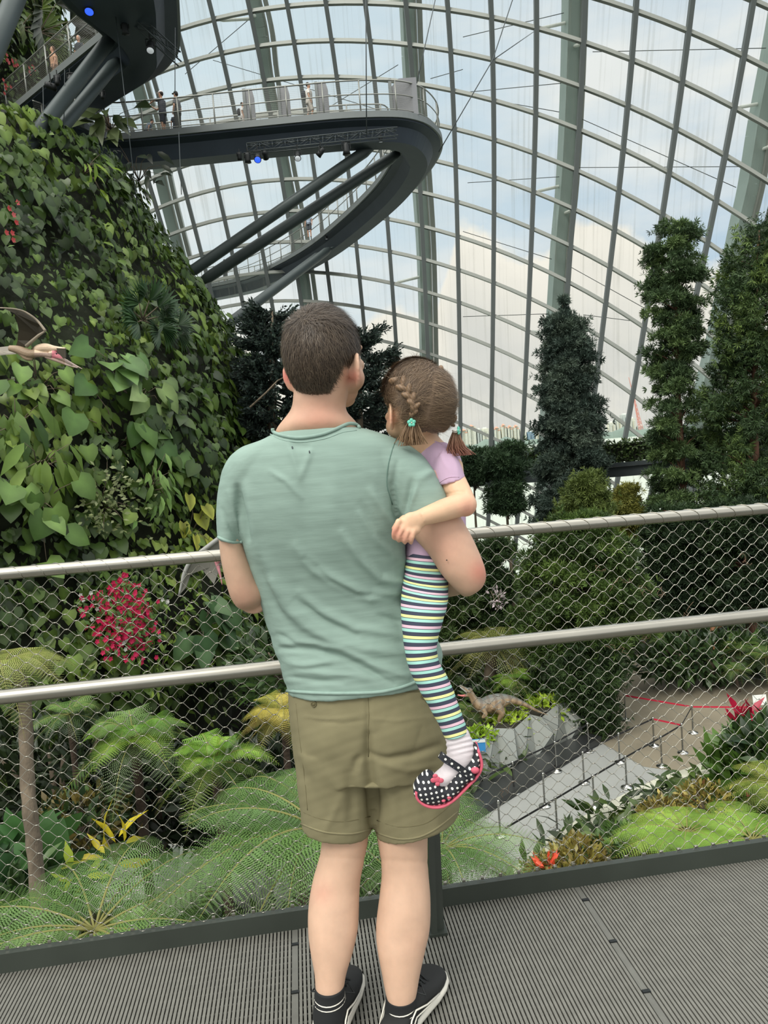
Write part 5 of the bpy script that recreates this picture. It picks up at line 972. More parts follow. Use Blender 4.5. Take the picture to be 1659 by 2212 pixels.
animal('dinosaur_model', 'striped brown raptor model with open mouth on the planter by the girl\'s sock', 24.5,
       [[(993, 1480, 2.2), (1003, 1487, 4), (1013, 1494, 6.5), (1020, 1502, 7)], [(988, 1501, 1.6), (998, 1503, 2.6), (1012, 1502, 4)], [(1014, 1495, 7), (1021, 1506, 8), (1030, 1518, 12), (1045, 1524, 18), (1062, 1520, 20), (1082, 1514, 17), (1104, 1512, 10), (1130, 1520, 6), (1160, 1535, 3), (1185, 1545, 1)],
        [(1072, 1524, 14, -.25), (1084, 1540, 8, -.35), (1078, 1556, 4, -.3), (1084, 1574, 3, -.2), (1076, 1580, 2.4, -.3), (1068, 1582, 1.2, -.3)], [(1066, 1528, 12, .25), (1072, 1545, 6, .3), (1062, 1560, 3.5, .3), (1066, 1576, 2.5, .3), (1058, 1580, 1.5, .3)],
        [(1042, 1530, 7, -.28), (1050, 1544, 4, -.35), (1042, 1550, 2.8, -.35), (1047, 1541, 1.6, -.4)], [(1036, 1532, 6, .2), (1040, 1546, 3, .25), (1033, 1550, 1.5, .2)]], [(1014, 1491, 7, 8, 6, 0)], .022, raptor_col, extra=raptor_x, seat=(1070, 1582))
animal('dinosaur_model', 'orange-brown dinosaur model half hidden in ferns beyond the plaza', 32,
       [[(1560, 1352, 2), (1548, 1354, 5), (1540, 1360, 7), (1538, 1372, 8), (1546, 1388, 13), (1558, 1398, 15), (1580, 1402, 12), (1610, 1404, 7), (1640, 1404, 3)], [(1548, 1400, 8, -.2), (1550, 1425, 5, -.2), (1552, 1446, 3, -.2), (1546, 1450, 2, -.3)], [(1564, 1404, 8, .2), (1568, 1428, 5, .2), (1566, 1446, 3, .2)]], [], .04,
       lambda px, py, co, no: np.where((np.sin(co[:, 2]*14) > .3)[:, None], np.array(srgb(120, 78, 56)), np.array(srgb(176, 122, 84))), seat=(1556, 1450))
K['membrane'] = mat('wing_membrane', srgb(56, 50, 36), .7, var=.2, vs=4)
def ptero1(root, f):
    Y = 12.0; mb = MB(); L = [(2, 664, 11.6), (28, 667, 11.7), (50, 672, 11.8), (66, 681, 11.85), (80, 692, 11.9), (90, 704, 11.9), (97, 714, 11.9), (84, 724, 11.95), (70, 736, 12.0), (58, 748, 12.0), (33, 752, 12.1), (38, 735, 12.0), (40, 712, 11.9), (36, 692, 11.8), (30, 676, 11.7)]
    mb.slab([P(*q) for q in L], (.012, .02, -.004)); mb.build('wing', K['membrane'], root, False)
    mb = MB(); mb.tube([P(*q) for q in cr([(0, 665, 11.57), (28, 667, 11.66), (50, 672, 11.76), (66, 681, 11.8), (80, 692, 11.85), (90, 704, 11.85), (98, 715, 11.85)], 3).tolist()], [.010+.012*i/18 for i in range(19)], 8); mb.tube([P(*q) for q in ((98, 715, 11.85), (84, 724, 11.88), (70, 736, 11.92), (57, 748, 11.95))], [.012, .022, .026, .03], 8); mb.build('wing_bone', mat('pale_bone_skin', srgb(150, 138, 120), .6), root)
    mb = MB(); mb.slab([P(*q) for q in ((34, 746, 12.2), (22, 750, 12.8), (-20, 752, 13.6), (-60, 735, 14), (-30, 768, 13.6), (8, 764, 12.9), (34, 762, 12.2))], (0, .01, -.02)); mb.build('wing', mat('pale_wing', srgb(176, 168, 156), .7), root, False)
    mb = MB(); mb.slab([P(*q) for q in ((122, 752, 11.9), (141, 753, 11.88), (142, 772, 11.88), (136, 774, 11.9), (124, 760, 11.9))], (0, .03, 0)); mb.build('crest', K['membrane'], root, False); mb = MB(); mb.ell(P(122, 764, 11.86), (.013, .013, .013)); mb.build('eye', K['black'], root)
def pcol(px, py, co, no):
    c = np.array(srgb(150, 128, 104))*np.ones((len(px), 3)); c[(px > 74) & (py < 762)] = srgb(222, 196, 168); c[(px > 74) & (py >= 762)] = srgb(160, 136, 122); c[(px > 112) & (px < 140) & (py > 757) & (py < 774)] = srgb(200, 118, 128); c[(px > 140)] = srgb(178, 158, 148); return c
animal('flying_reptile_model', 'pale crested flying reptile model with dark raised wing at the left edge', 12.0, [[(20, 752, 6), (40, 756, 9), (62, 764, 10), (80, 764, 8), (98, 766, 6), (112, 768, 6)], [(72, 754, 3), (84, 752, 8), (100, 751, 9), (118, 753, 6), (142, 753, 2)], [(106, 764, 6), (122, 769, 6), (138, 777, 4), (158, 787, 2.2), (178, 797, .8)], [(98, 771, 3), (122, 779, 3), (148, 789, 2), (168, 795, 1)], [(44, 762, 6), (58, 774, 5), (70, 776, 2)]], [(116, 764, 8, 7, 7, 0)], .007, pcol, extra=ptero1)
def ptero2(root, f):
    mb = MB(); mb.slab([P(*q) for q in ((478, 1160, 13), (448, 1180, 13), (414, 1210, 13), (396, 1245, 13), (388, 1284, 13), (402, 1268, 13.05), (412, 1238, 13.1), (436, 1230, 13.1), (462, 1262, 13.1), (470, 1240, 13.1), (480, 1215, 13.1))], (0, .02, -.01)); mb.build('wing', mat('grey_membrane', srgb(120, 118, 110), .7, var=.1, vs=5), root, False)
    mb = MB(); mb.tube([P(*q) for q in cr([(480, 1158, 12.95), (450, 1180, 12.95), (412, 1212, 12.95), (396, 1245, 12.95), (387, 1286, 12.95)], 3).tolist()], [.04]*6+[.035]*4+[.02]*3, 8); mb.build('wing_bone', mat('grey_bone_skin', srgb(150, 150, 146), .6), root)
animal('flying_reptile_model', 'grey flying reptile model with pink beak behind the rail at the man\'s left elbow', 13.0, [[(500, 1180, 10), (485, 1195, 10), (472, 1208, 7), (468, 1216, 5)], [(466, 1208, 5), (470, 1222, 4), (475, 1240, 2.6), (480, 1264, .8)]], [(470, 1210, 7, 7, 7, 0)], .009, lambda px, py, co, no: np.where((py > 1212)[:, None], np.array(srgb(196, 130, 138)), np.array(srgb(140, 136, 130))), extra=ptero2)
# bare twig behind the man's ear
mb = MB(); mb.tube([P(540, 880, 20), P(575, 848, 20), P(600, 822, 20), P(612, 816, 20), P(630, 820, 20)], [.03, .025, .02, .015, .01], 6); tag(mb.build('twig', K['bark']), 'bare pale twig left of the man\'s ear', 'twig')
# ================================================================== the man and the girl he carries
K['shirt'] = mat('green_slub_cotton', srgb(141, 163, 153), .9, var=.09, vs=30, bump=.35, bs=120, stretch=(.18, .6, 1.6), bdist=.0012, spec=.2)
K['shirtedge'] = mat('rolled_shirt_edge', srgb(146, 170, 160), .9, var=.06, vs=60, spec=.2)
K['khaki'] = mat('khaki_cotton', srgb(128, 122, 94), .9, var=.06, vs=14, bump=.3, bs=500, bdist=.0006, spec=.2)
K['khakiseam'] = mat('khaki_seam', srgb(108, 102, 76), .9, spec=.2)
K['lilac'] = mat('lilac_cotton', srgb(196, 168, 192), .9, var=.04, vs=30, bump=.2, bs=400, bdist=.0006, spec=.2)
K['blackfab'] = mat('black_knit', srgb(26, 28, 30), .85, bump=.3, bs=600, bdist=.0006)
K['shoeblack'] = mat('black_suede', srgb(34, 35, 35), .8, bump=.2, bs=300, bdist=.0006)
K['whitetrim'] = mat('white_trim', srgb(220, 216, 204), .6)
K['sock'] = mat('pale_grey_sock', srgb(214, 206, 210), .9, var=.06, vs=120, bump=.3, bs=200, stretch=(.4, .4, 2), bdist=.001)
K['hairm'] = mat('short_brown_hair', None, .5, attr=True, spec=.45)
K['scalp'] = mat('hair_undercoat', None, .8, attr=True)
K['lens'] = mat('eye_white', (.8, .8, .8), .2)
def skincol(me, base, spots=(), jit=.0):
    """skin tone with flushes of redness and darker patches at (px,py,radius px,colour)"""
    co, no = getco(me); px, py = proj(co); c = np.array(srgb(*base))*np.ones((len(co), 3))
    for x, y, r, q, a in spots: w = (a*np.exp(-((px-x)**2+(py-y)**2)/r**2))[:, None]; c = c*(1-w)+np.array(srgb(*q))*w
    setcol(me, c)
def local(c, yaw, pitch=0, rollz=0):
    """head frame: x right, y to where the face looks, z up"""
    return Matrix.Translation(c) @ Matrix.Rotation(yaw, 4, 'Z') @ Matrix.Rotation(pitch, 4, 'X') @ Matrix.Rotation(rollz, 4, 'Y')
def head_shapes(b, M_, s, child=False):
    R = M_.to_3x3(); E = lambda p, r, rot=None: b.ell(M_ @ Vector([q*s for q in p]), [q*s for q in r], (R @ rot) if rot is not None else R)
    E((0, -.012, .0), (.0755, .094, .096)); E((0, .035, -.03), (.066, .066, .085)); E((0, .052, -.085), (.047, .045, .040)); E((0, .078, -.108), (.026, .022, .018))
    for e in (-1, 1):
        E((e*.040, .040, -.060), (.030, .045, .034)); E((e*.030, .082, .012), (.026, .016, .012)); E((e*.040, .070, -.030), (.022, .022, .018)); E((e*.011, .104, -.048), (.009, .010, .008))
    E((0, .098, -.018), (.010, .014, .030)); E((0, .110, -.040), (.012, .014, .012)); E((0, .093, -.072), (.024, .012, .006)); E((0, .091, -.081), (.020, .012, .006))
def ear(b, M_, s, e, flare=.5):
    R = M_.to_3x3(); rot = Matrix.Rotation(e*flare, 3, 'Z') @ Matrix.Rotation(.12, 3, 'X'); c = M_ @ Vector((e*.082*s, -.010*s, -.046*s)); q = R @ rot
    b.ell(c, (.007*s, .018*s, .031*s), q)
    ring = [c + q @ Vector((e*.003*s, .019*s*math.cos(t), .032*s*math.sin(t)+.001)) for t in [math.pi*(-.55)+i*math.pi*1.75/14+math.pi*.4 for i in range(15)]]; b.tube(ring, .0048*s, 8)
    b.ell(c + q @ Vector((0, .002*s, -.030*s)), (.006*s, .010*s, .010*s), q); b.ell(M_ @ Vector((e*.072*s, -.006*s, -.046*s)), (.014*s, .013*s, .022*s), R)
def finger(b, pts, r): b.tube([Vector(p) for p in cr([tuple(p) for p in pts], 3).tolist()], [r*(1.05-.25*i/((len(pts)-1)*3)) for i in range((len(pts)-1)*3+1)], 10); b.ell(pts[-1], (r*.80,)*3, nu=10, nv=8); b.ell(pts[0], (r,)*3, nu=10, nv=8)
def simplehand(b, wrist, d, side, nrm, s=1.0, curl=.7):
    """palm with four fingers and a thumb; d along the hand, side towards the thumb, nrm out of the back"""
    d, side, nrm = [Vector(v).normalized() for v in (d, side, nrm)]; c = wrist+d*.045*s; b.ell(c, (.042*s, .050*s, .018*s), Matrix((side, d, nrm)).transposed())
    for i in range(4):
        k = wrist+d*(.085-.006*abs(i-1))*s+side*(.030-.020*i)*s; l = (.036, .042, .040, .030)[i]*s; a = d; pts = [k-d*.02*s, k]
        for j in range(3): a = (a*math.cos(curl*.9)-nrm*math.sin(curl*.9)); q = pts[-1]+a.normalized()*l*(1-.2*j); pts.append(q); a = a.normalized()
        finger(b, pts, .0088*s)
    t = wrist+d*.03*s+side*.035*s; finger(b, [t, t+(d*.6+side*.7)*.035*s, t+(d*1.0+side*.7)*.06*s-nrm*.01*s], .0105*s)
# ------------------------------------------------------------------ man
man = empty('person', (PZ(790, 2240, 0).x, 1.84, 0), 'tall man seen from behind in sage green T-shirt and khaki shorts carrying the girl', 'person')
HM = local(P(702, 762, 1.765), -.46, .03, .02)
b = MB(); head_shapes(b, HM, 1.02); ear(b, HM, 1.06, -1, .75); ear(b, HM, 1.04, 1, .55)
b.sil([(640, 790, 762, 790, 1.76, .060), (634, 850, 752, 850, 1.765, .062), (628, 885, 748, 885, 1.77, .063), (600, 922, 770, 912, 1.775, .070), (588, 950, 788, 942, 1.785, .058), (575, 990, 815, 985, 1.80, .055)], 4)
b.sil([(482, 1060, 545, 1060, 1.80, .050), (474, 1130, 532, 1130, 1.80, .050), (474, 1165, 527, 1165, 1.80, .049), (479, 1212, 541, 1208, 1.805, .047), (489, 1258, 556, 1248, 1.81, .045), (500, 1292, 570, 1270, 1.815, .044), (516, 1313, 578, 1284, 1.825, .040), (545, 1320, 588, 1290, 1.86, .036)], 4)
b.tube([P(545, 1290, 1.83), P(575, 1285, 1.92), P(620, 1278, 2.02), P(660, 1275, 2.08)], [.043, .040, .034, .028], 16)
simplehand(b, P(660, 1275, 2.08), (.9, .35, .0), (0, 0, 1), (0, 1, 0))
# right arm, its elbow pushed out to the right, the forearm folding forward under the girl
b.sil([(942, 1010, 850, 1070, 1.775, .058), (962, 1060, 864, 1118, 1.765, .058), (990, 1108, 893, 1160, 1.755, .056), (1020, 1160, 926, 1198, 1.745, .054), (1043, 1212, 950, 1236, 1.74, .050), (1050, 1244, 972, 1262, 1.745, .046), (1042, 1266, 990, 1280, 1.755, .040), (1024, 1280, 1000, 1288, 1.77, .025)], 4)
b.tube([P(1006, 1240, 1.77), P(975, 1250, 1.84), P(930, 1262, 1.93), P(870, 1268, 2.01), P(820, 1272, 2.05)], [.042, .045, .042, .034, .028], 18)
simplehand(b, P(820, 1272, 2.05), (-.95, .25, 0), (0, 0, 1), (.1, 1, 0))
# legs
def leg(rows, foot):
    b.sil(rows, 5); b.tube([Vector(q) for q in foot], [.030, .028, .024], 14)
leg([(694, 1750, 786, 1750, 1.863, .075), (695, 1775, 792, 1775, 1.862, .074), (696, 1805, 796, 1805, 1.86, .072), (690, 1850, 789, 1850, 1.845, .060), (676, 1900, 779, 1900, 1.83, .058), (667, 1950, 776, 1950, 1.81, .060), (665, 2000, 774, 2000, 1.79, .059), (670, 2050, 764, 2050, 1.77, .051), (679, 2100, 749, 2100, 1.75, .040), (682, 2140, 742, 2140, 1.738, .036), (690, 2180, 734, 2180, 1.735, .028)], [P(712, 2190, 1.735), P(712, 2200, 1.735), P(713, 2210, 1.735)])
leg([(824, 1750, 926, 1750, 1.863, .078), (818, 1775, 925, 1775, 1.862, .076), (814, 1805, 924, 1805, 1.86, .074), (821, 1850, 924, 1850, 1.845, .062), (824, 1890, 926, 1890, 1.83, .059), (819, 1940, 930, 1940, 1.81, .061), (812, 2000, 929, 2000, 1.79, .060), (814, 2045, 920, 2045, 1.77, .053), (824, 2100, 908, 2100, 1.75, .041), (834, 2150, 899, 2150, 1.735, .035), (846, 2185, 888, 2185, 1.73, .027)], [P(866, 2195, 1.73), P(866, 2205, 1.73), P(866, 2215, 1.73)])
for hx, kx in ((745, 742), (860, 872)): b.tube([P(hx, 1520, 1.875), P((hx+kx)/2, 1650, 1.87), P(kx, 1790, 1.86)], [.075, .068, .058], 16)
b.tube([P(745, 1520, 1.875), P(860, 1520, 1.875)], .075, 16); b.tube([P(800, 1520, 1.875), P(770, 1300, 1.86), P(700, 1050, 1.81), P(690, 960, 1.79)], [.085, .08, .08, .06], 18)
b.tube([P(505, 1060, 1.80), P(700, 1020, 1.80), P(890, 1050, 1.775)], .045, 14)
me = fuse(b, .0042, 4)
skincol(me, (202, 167, 143), [(690, 905, 55, (216, 152, 132), .55), (620, 812, 18, (224, 132, 122), .9), (762, 815, 18, (222, 134, 122), .7), (1040, 1235, 28, (214, 138, 120), .8), (960, 1180, 60, (214, 160, 140), .5), (695, 1930, 25, (205, 150, 130), .5), (530, 1290, 40, (182, 138, 118), .6), (765, 850, 30, (176, 140, 116), .5), (905, 2040, 30, (186, 150, 128), .5)])
co, no = getco(me); px, py = proj(co)
h = -.0012*np.exp(-((py-1852-(px-700)*.05)/7)**2)*((px > 690) & (px < 930)); setco(me, co+no*h[:, None])
body = link('body', me, K['skin'], man)
for e in (-1, 1): mb = MB(); mb.ell(HM @ Vector((e*.033, .088, -.012)), (.013, .012, .012)); mb.build('eye', K['lens'], man)
# mole on the arm
mb = MB(); mb.ell(P(965, 1210, 1.69), (.0016, .002, .0016)); mb.build('mole', K['black'], man)
# hair: a close cap plus thousands of short strands
def haircap(M_, s, low, grow, nu=96, nv=46, nape=.5):
    """cap over the skull down to elevation low(az); az 0 = back of the head, pi = brow"""
    vs = []; fs = []
    for i in range(nv+1):
        for j in range(nu):
            az = 2*math.pi*j/nu-math.pi; zl = low(az); t = i/nv; th = t*math.acos(max(-1, min(1, zl))); r = 1.0
            d = Vector((math.sin(th)*math.sin(az), -math.sin(th)*math.cos(az), math.cos(th))); q = Vector((d.x*(.0755+grow), d.y*(.094+grow)-.012, d.z*(.096+grow)))
            if q.z < 0 and abs(az) < 1.25: sn = max(math.sin(th), .05); w_ = sn**(nape-1); q.x *= w_; q.y = (q.y+.012)*w_-.012
            tf = 1-.75*max(0, (t-.86)/.14)*(1 if abs(az) > .9 else .8); vs.append(M_ @ (Vector((q.x, q.y, q.z))*s*(1-(1-tf)*grow/.09)))
    for i in range(nv):
        for j in range(nu): a = i*nu+j; c = i*nu+(j+1) % nu; fs.append((a, c, c+nu, a+nu))
    return vs, fs, nu
def strands(vs, nrm, flow, n, ln, wd, cols, lift=.25, lay=1, jit=.35, seg=3, rs=1, curl=0.):
    """short flat hairs rooted at points vs lying along flow"""
    V = np.array([tuple(v) for v in vs]); N_ = nrmz(np.array(nrm)); Fl = nrmz(np.array(flow)); R = np.random.default_rng(rs); i = R.integers(0, len(V), n)
    p = V[i]+R.normal(0, .0016, (n, 3)); f = nrmz(Fl[i]+R.normal(0, jit, (n, 3))); nn = N_[i]; f = nrmz(f-nn*(f*nn).sum(1, keepdims=True)); side = np.cross(f, nn); l = ln*R.uniform(.6, 1.25, n)[:, None]; w = wd*R.uniform(.7, 1.3, n)[:, None]; c = np.repeat(cmix(cols, R.random(n))[:, None], seg*2+1, 1)
    co = np.zeros((n, seg*2+1, 3)); bd = R.normal(0, curl, (n, 1))
    for k in range(seg+1):
        t = k/seg; q = p+f*l*t+nn*(l*(lift*math.sin(min(t*1.4, 1)*math.pi*.6)-.10*t*t)+.0006)+side*bd*l*t*t
        if k < seg: co[:, 2*k] = q-side*w*(1-t*.6)/2; co[:, 2*k+1] = q+side*w*(1-t*.6)/2
        else: co[:, 2*seg] = q
    base = (np.arange(n)*(seg*2+1))[:, None]; tri = []
    for k in range(seg-1): tri += [(2*k, 2*k+1, 2*k+3), (2*k, 2*k+3, 2*k+2)]
    tri.append((2*seg-2, 2*seg-1, 2*seg)); fs = (base[:, :, None]+np.array(tri)[None]).reshape(-1, 3); return npmesh('hair_strands', co.reshape(-1, 3), fs, c.reshape(-1, 3))
def low_man(az):
    a = abs(az)
    if a < .75: return -.975+.02*(a/.75)
    if a < 1.2: return -.955+(a-.75)/.45*.70
    if a < 1.95: return -.22-.12*math.sin((a-1.15)/.8*math.pi)
    return -.22+min(1, (a-1.95)/.55)*.72
vs, fs, nu = haircap(HM, 1.02, low_man, .0075, nape=.66); mb = MB(); mb.add(vs, fs); me = mb.mesh('hair'); setcol(me, np.array(srgb(54, 44, 36))*np.ones((len(vs), 3)))
hair = link('hair', me, K['scalp'], man); V = np.array([tuple(v) for v in vs]); hc = np.array(HM @ Vector((0, -.012, 0))); N_ = V-hc; crown = np.array(HM @ Vector((.012, -.070, .088))); Fl = V-crown; Fl[:, 2] -= .02
h1 = V[:, 2] > (HM @ Vector((0, 0, .06))).z; Fl[h1] += (np.array(HM.to_3x3() @ Vector((-.02, .05, 0))))[None]*.5
cols_m = [(50, 41, 33), (68, 56, 45), (88, 74, 60), (112, 98, 82)]
wt = np.concatenate([np.repeat(i, 1) for i in [np.arange(len(V))]])
me = strands(vs, N_, Fl, 38000, .020, .0008, cols_m, .09, jit=.20, rs=3); link('strands', me, K['hairm'], hair)
top_ = [v for v in vs if (HM.inverted() @ v).z > .055]; T_ = np.array([tuple(v) for v in top_]); fl = T_-crown+np.array(HM.to_3x3() @ Vector((.02, .04, .03)))[None]*.6
me = strands(top_, T_-hc, fl, 6000, .034, .0010, cols_m[:3], .16, jit=.28, rs=4, curl=.3); link('strands', me, K['hairm'], hair)
# T-shirt
def basis_sil(rows, **k): m = MB(); m.sil(rows, **k); return m
b = MB()
b.sil([(598, 934, 768, 922, 1.775, .066), (570, 948, 812, 932, 1.780, .080), (532, 966, 868, 955, 1.787, .100), (505, 1000, 885, 990, 1.79, .115), (506, 1050, 880, 1050, 1.795, .128), (512, 1110, 874, 1110, 1.805, .134), (524, 1170, 876, 1175, 1.82, .130), (541, 1230, 880, 1230, 1.835, .122), (560, 1290, 888, 1290, 1.85, .118), (578, 1350, 925, 1350, 1.86, .122), (594, 1400, 952, 1395, 1.862, .128), (608, 1440, 955, 1425, 1.864, .134), (619, 1478, 952, 1446, 1.866, .138), (622, 1490, 950, 1456, 1.866, .138)], 5, 40, ex=.88)
b.sil([(560, 952, 600, 1010, 1.787, .085), (515, 970, 575, 1055, 1.79, .085), (487, 1003, 550, 1090, 1.795, .075), (474, 1050, 537, 1120, 1.80, .068), (469, 1105, 528, 1145, 1.80, .062), (471, 1150, 524, 1165, 1.80, .058), (474, 1163, 523, 1170, 1.80, .057)], 4, 26)
b.sil([(830, 945, 800, 1020, 1.785, .085), (872, 955, 820, 1060, 1.785, .085), (912, 982, 838, 1090, 1.78, .082), (940, 1020, 852, 1112, 1.77, .076), (957, 1052, 864, 1130, 1.762, .070), (968, 1076, 874, 1146, 1.757, .066)], 4, 26)
me = fuse(b, .0040, 6)
FS = 1.45
fl = [([(589, 1255), (620, 1310), (660, 1350), (715, 1382), (790, 1402), (868, 1410)], .0085, 13), ([(560, 1180), (600, 1260), (650, 1320), (720, 1365), (800, 1385)], .005, 14), ([(607, 1400), (677, 1404), (735, 1416), (800, 1450), (850, 1478)], -.006, 6), ([(612, 1388), (680, 1390), (740, 1402), (812, 1438), (880, 1462)], .006, 8),
      ([(640, 1180), (680, 1230), (740, 1262), (800, 1290), (875, 1278)], .0075, 12), ([(660, 1205), (712, 1252), (770, 1283), (840, 1290)], -.005, 7), ([(740, 1150), (775, 1205), (820, 1250), (880, 1262)], .007, 10), ([(650, 1280), (700, 1322), (768, 1356), (870, 1372)], .006, 10), ([(640, 1295), (700, 1340), (770, 1372)], -.005, 7), ([(780, 1110), (820, 1170), (870, 1215)], .005, 10),
      ([(622, 958), (634, 990), (648, 1032)], .0032, 7), ([(674, 965), (664, 995), (650, 1032)], .0032, 7), ([(628, 960), (672, 966)], -.0022, 6), ([(585, 1018), (620, 1040), (650, 1075)], .0035, 6), ([(650, 1040), (656, 1100), (668, 1180)], -.004, 22), ([(720, 1020), (716, 1100), (730, 1180)], .003, 25),
      ([(512, 1050), (524, 1110), (536, 1165)], -.008, 6), ([(495, 1060), (508, 1115), (520, 1160)], .004, 7), ([(530, 1040), (545, 1110), (560, 1190)], .004, 9), ([(480, 1100), (498, 1140), (512, 1160)], -.003, 5),
      ([(858, 1000), (848, 1050), (852, 1100), (872, 1140)], -.005, 6), ([(890, 1040), (882, 1080), (874, 1120)], -.006, 7), ([(905, 1035), (930, 1020), (945, 1020)], .004, 9), ([(900, 1050), (885, 1090), (872, 1128)], .004, 6), ([(800, 1060), (830, 1110), (862, 1150)], .005, 9), ([(780, 1090), (810, 1150), (860, 1200)], -.004, 9),
      ([(615, 1430), (660, 1436), (710, 1430)], .004, 7), ([(640, 1450), (720, 1456), (790, 1462)], .0035, 7), ([(620, 1462), (680, 1470), (740, 1474)], -.003, 5), ([(860, 1310), (875, 1340), (880, 1400)], .005, 9), ([(820, 1330), (868, 1345)], -.004, 7), ([(560, 1230), (590, 1300), (630, 1360)], -.004, 10), ([(600, 1370), (640, 1392), (690, 1398)], -.004, 6)]
folds(me, [(p_, a_*FS, w_) for p_, a_, w_ in fl])
co, no = getco(me); px, py = proj(co); w = np.clip((py-1300)/150, 0, 1)*.0016+.0006; setco(me, co+no*(w*vnoise(px/26+py/60, py/11-px/40))[:, None])
shirt = link('t_shirt', me, K['shirt'], man)
def surf_line(me, pts, off, r, name, m, parent, n=5, sub=4, dash=0):
    """a cord laid on a garment along points of the photograph"""
    co, no = getco(me); px, py = proj(co); tocam = (no*(np.array(EYE)-co)).sum(1) > 0; idx = np.where(tocam)[0]; X, Yp = px[idx], py[idx]; out = []
    for x, y in cr([list(p) for p in pts], sub).tolist():
        d = (X-x)**2+(Yp-y)**2; k = np.argsort(d)[:6]; w = 1/(d[k]+1); w /= w.sum(); q = (co[idx[k]]*w[:, None]).sum(0); nn = no[idx[k]].mean(0); yq = q[1]
        v = P(x, y, yq) + Vector(nn)*off; out.append(v)
    mb = MB(); mb.tube(out, r, n); return mb.build(name, m, parent)
surf_line(me, [(621, 1492), (700, 1497), (800, 1496), (850, 1489), (885, 1478), (912, 1466)], .001, .0042, 'rolled_hem', K['shirtedge'], shirt, 8)
surf_line(me, [(472, 1160), (490, 1168), (505, 1171), (523, 1170)], .001, .0036, 'rolled_cuff', K['shirtedge'], shirt, 8)
surf_line(me, [(590, 928), (596, 938), (640, 947), (690, 941), (730, 927), (752, 918), (768, 919), (776, 926)], .003, .0042, 'neckline_roll', K['shirtedge'], shirt, 8)
surf_line(me, [(584, 938), (610, 950), (650, 955), (700, 948), (740, 934), (770, 930)], .0002, .0016, 'neckline_seam', K['khakiseam'] if False else K['shirtedge'], shirt)
surf_line(me, [(856, 946), (846, 975), (838, 1010), (836, 1050), (848, 1090)], .0003, .0013, 'armhole_seam', mat('dark_seam_green', srgb(100, 128, 118), .9), shirt)  # armhole seam cord in a darker green than the shirt
for x, y in ((631, 965), (668, 974)): surf_line(me, [(x, y), (x+1, y+5)], .0003, .0016, 'label_stitch', K['dark'], shirt)
# shorts
b = MB()
b.sil([(630, 1440, 945, 1430, 1.872, .125), (623, 1495, 968, 1480, 1.872, .135), (627, 1550, 978, 1545, 1.872, .142), (633, 1610, 985, 1600, 1.872, .140), (640, 1660, 988, 1650, 1.872, .130)], 5, 40, ex=.85)
b.sil([(636, 1600, 800, 1600, 1.870, .120), (640, 1660, 806, 1655, 1.868, .114), (645, 1710, 809, 1710, 1.866, .106), (650, 1755, 809, 1765, 1.864, .100), (652, 1778, 803, 1790, 1.864, .096)], 5, 32, ex=.9)
b.sil([(790, 1600, 985, 1600, 1.872, .120), (796, 1660, 990, 1640, 1.870, .116), (800, 1710, 994, 1680, 1.868, .108), (804, 1765, 994, 1722, 1.866, .102), (812, 1800, 989, 1752, 1.865, .098)], 5, 32, ex=.9)
me = fuse(b, .0042, 6)
folds(me, [([(795, 1500), (796, 1580), (795, 1640)], -.005, 6), ([(795, 1590), (797, 1650), (806, 1720), (808, 1790)], -.016, 12), ([(800, 1632), (840, 1640), (890, 1630), (950, 1610)], -.009, 8), ([(780, 1632), (770, 1645), (765, 1665)], -.008, 9), ([(830, 1560), (870, 1590), (900, 1600)], .008, 40), ([(720, 1560), (705, 1600), (720, 1640)], .008, 42), ([(700, 1660), (730, 1700), (745, 1760)], .006, 16), ([(755, 1660), (760, 1720), (758, 1780)], -.006, 12), ([(820, 1670), (850, 1720), (850, 1780)], .006, 14), ([(880, 1660), (920, 1720), (930, 1780)], -.005, 14), ([(900, 1700), (945, 1690), (975, 1660)], .005, 10),
      ([(660, 1548), (710, 1553), (770, 1547)], .0022, 3), ([(680, 1558), (740, 1562), (790, 1556)], -.0018, 3), ([(800, 1552), (860, 1556), (930, 1548)], .0018, 4), ([(640, 1640), (670, 1690), (680, 1740)], -.004, 12), ([(830, 1650), (880, 1665), (930, 1655)], .004, 8), ([(700, 1800), (720, 1760), (735, 1720)], .003, 8), ([(650, 1520), (655, 1600), (662, 1700)], .003, 10)])
co, no = getco(me); px, py = proj(co); setco(me, co+no*(.0013*vnoise(px/22+py/50, py/16-px/60))[:, None])
shorts = link('shorts', me, K['khaki'], man)
surf_line(me, [(795, 1500), (797, 1540), (796, 1590), (796, 1635)], -.0005, .0013, 'centre_seam', K['khakiseam'], shorts)
surf_line(me, [(650, 1752), (690, 1768), (740, 1775), (800, 1764)], .0, .0010, 'hem_stitching', K['khakiseam'], shorts); surf_line(me, [(814, 1772), (860, 1786), (915, 1780), (950, 1758), (990, 1724)], .0, .0010, 'hem_stitching', K['khakiseam'], shorts)
surf_line(me, [(650, 1779), (700, 1797), (760, 1801), (803, 1790)], .0, .0026, 'hem_edge', K['khaki'], shorts, 8); surf_line(me, [(815, 1799), (860, 1812), (905, 1808), (945, 1788), (988, 1753)], .0, .0026, 'hem_edge', K['khaki'], shorts, 8)
surf_line(me, [(640, 1506), (690, 1511), (740, 1503)], .0003, .0012, 'pocket_edge', K['khakiseam'], shorts); surf_line(me, [(850, 1496), (900, 1494), (950, 1488)], .0003, .0012, 'pocket_edge', K['khakiseam'], shorts)
surf_line(me, [(639, 1520), (648, 1600), (660, 1700), (664, 1750)], -.0003, .0012, 'side_seam', K['khakiseam'], shorts)
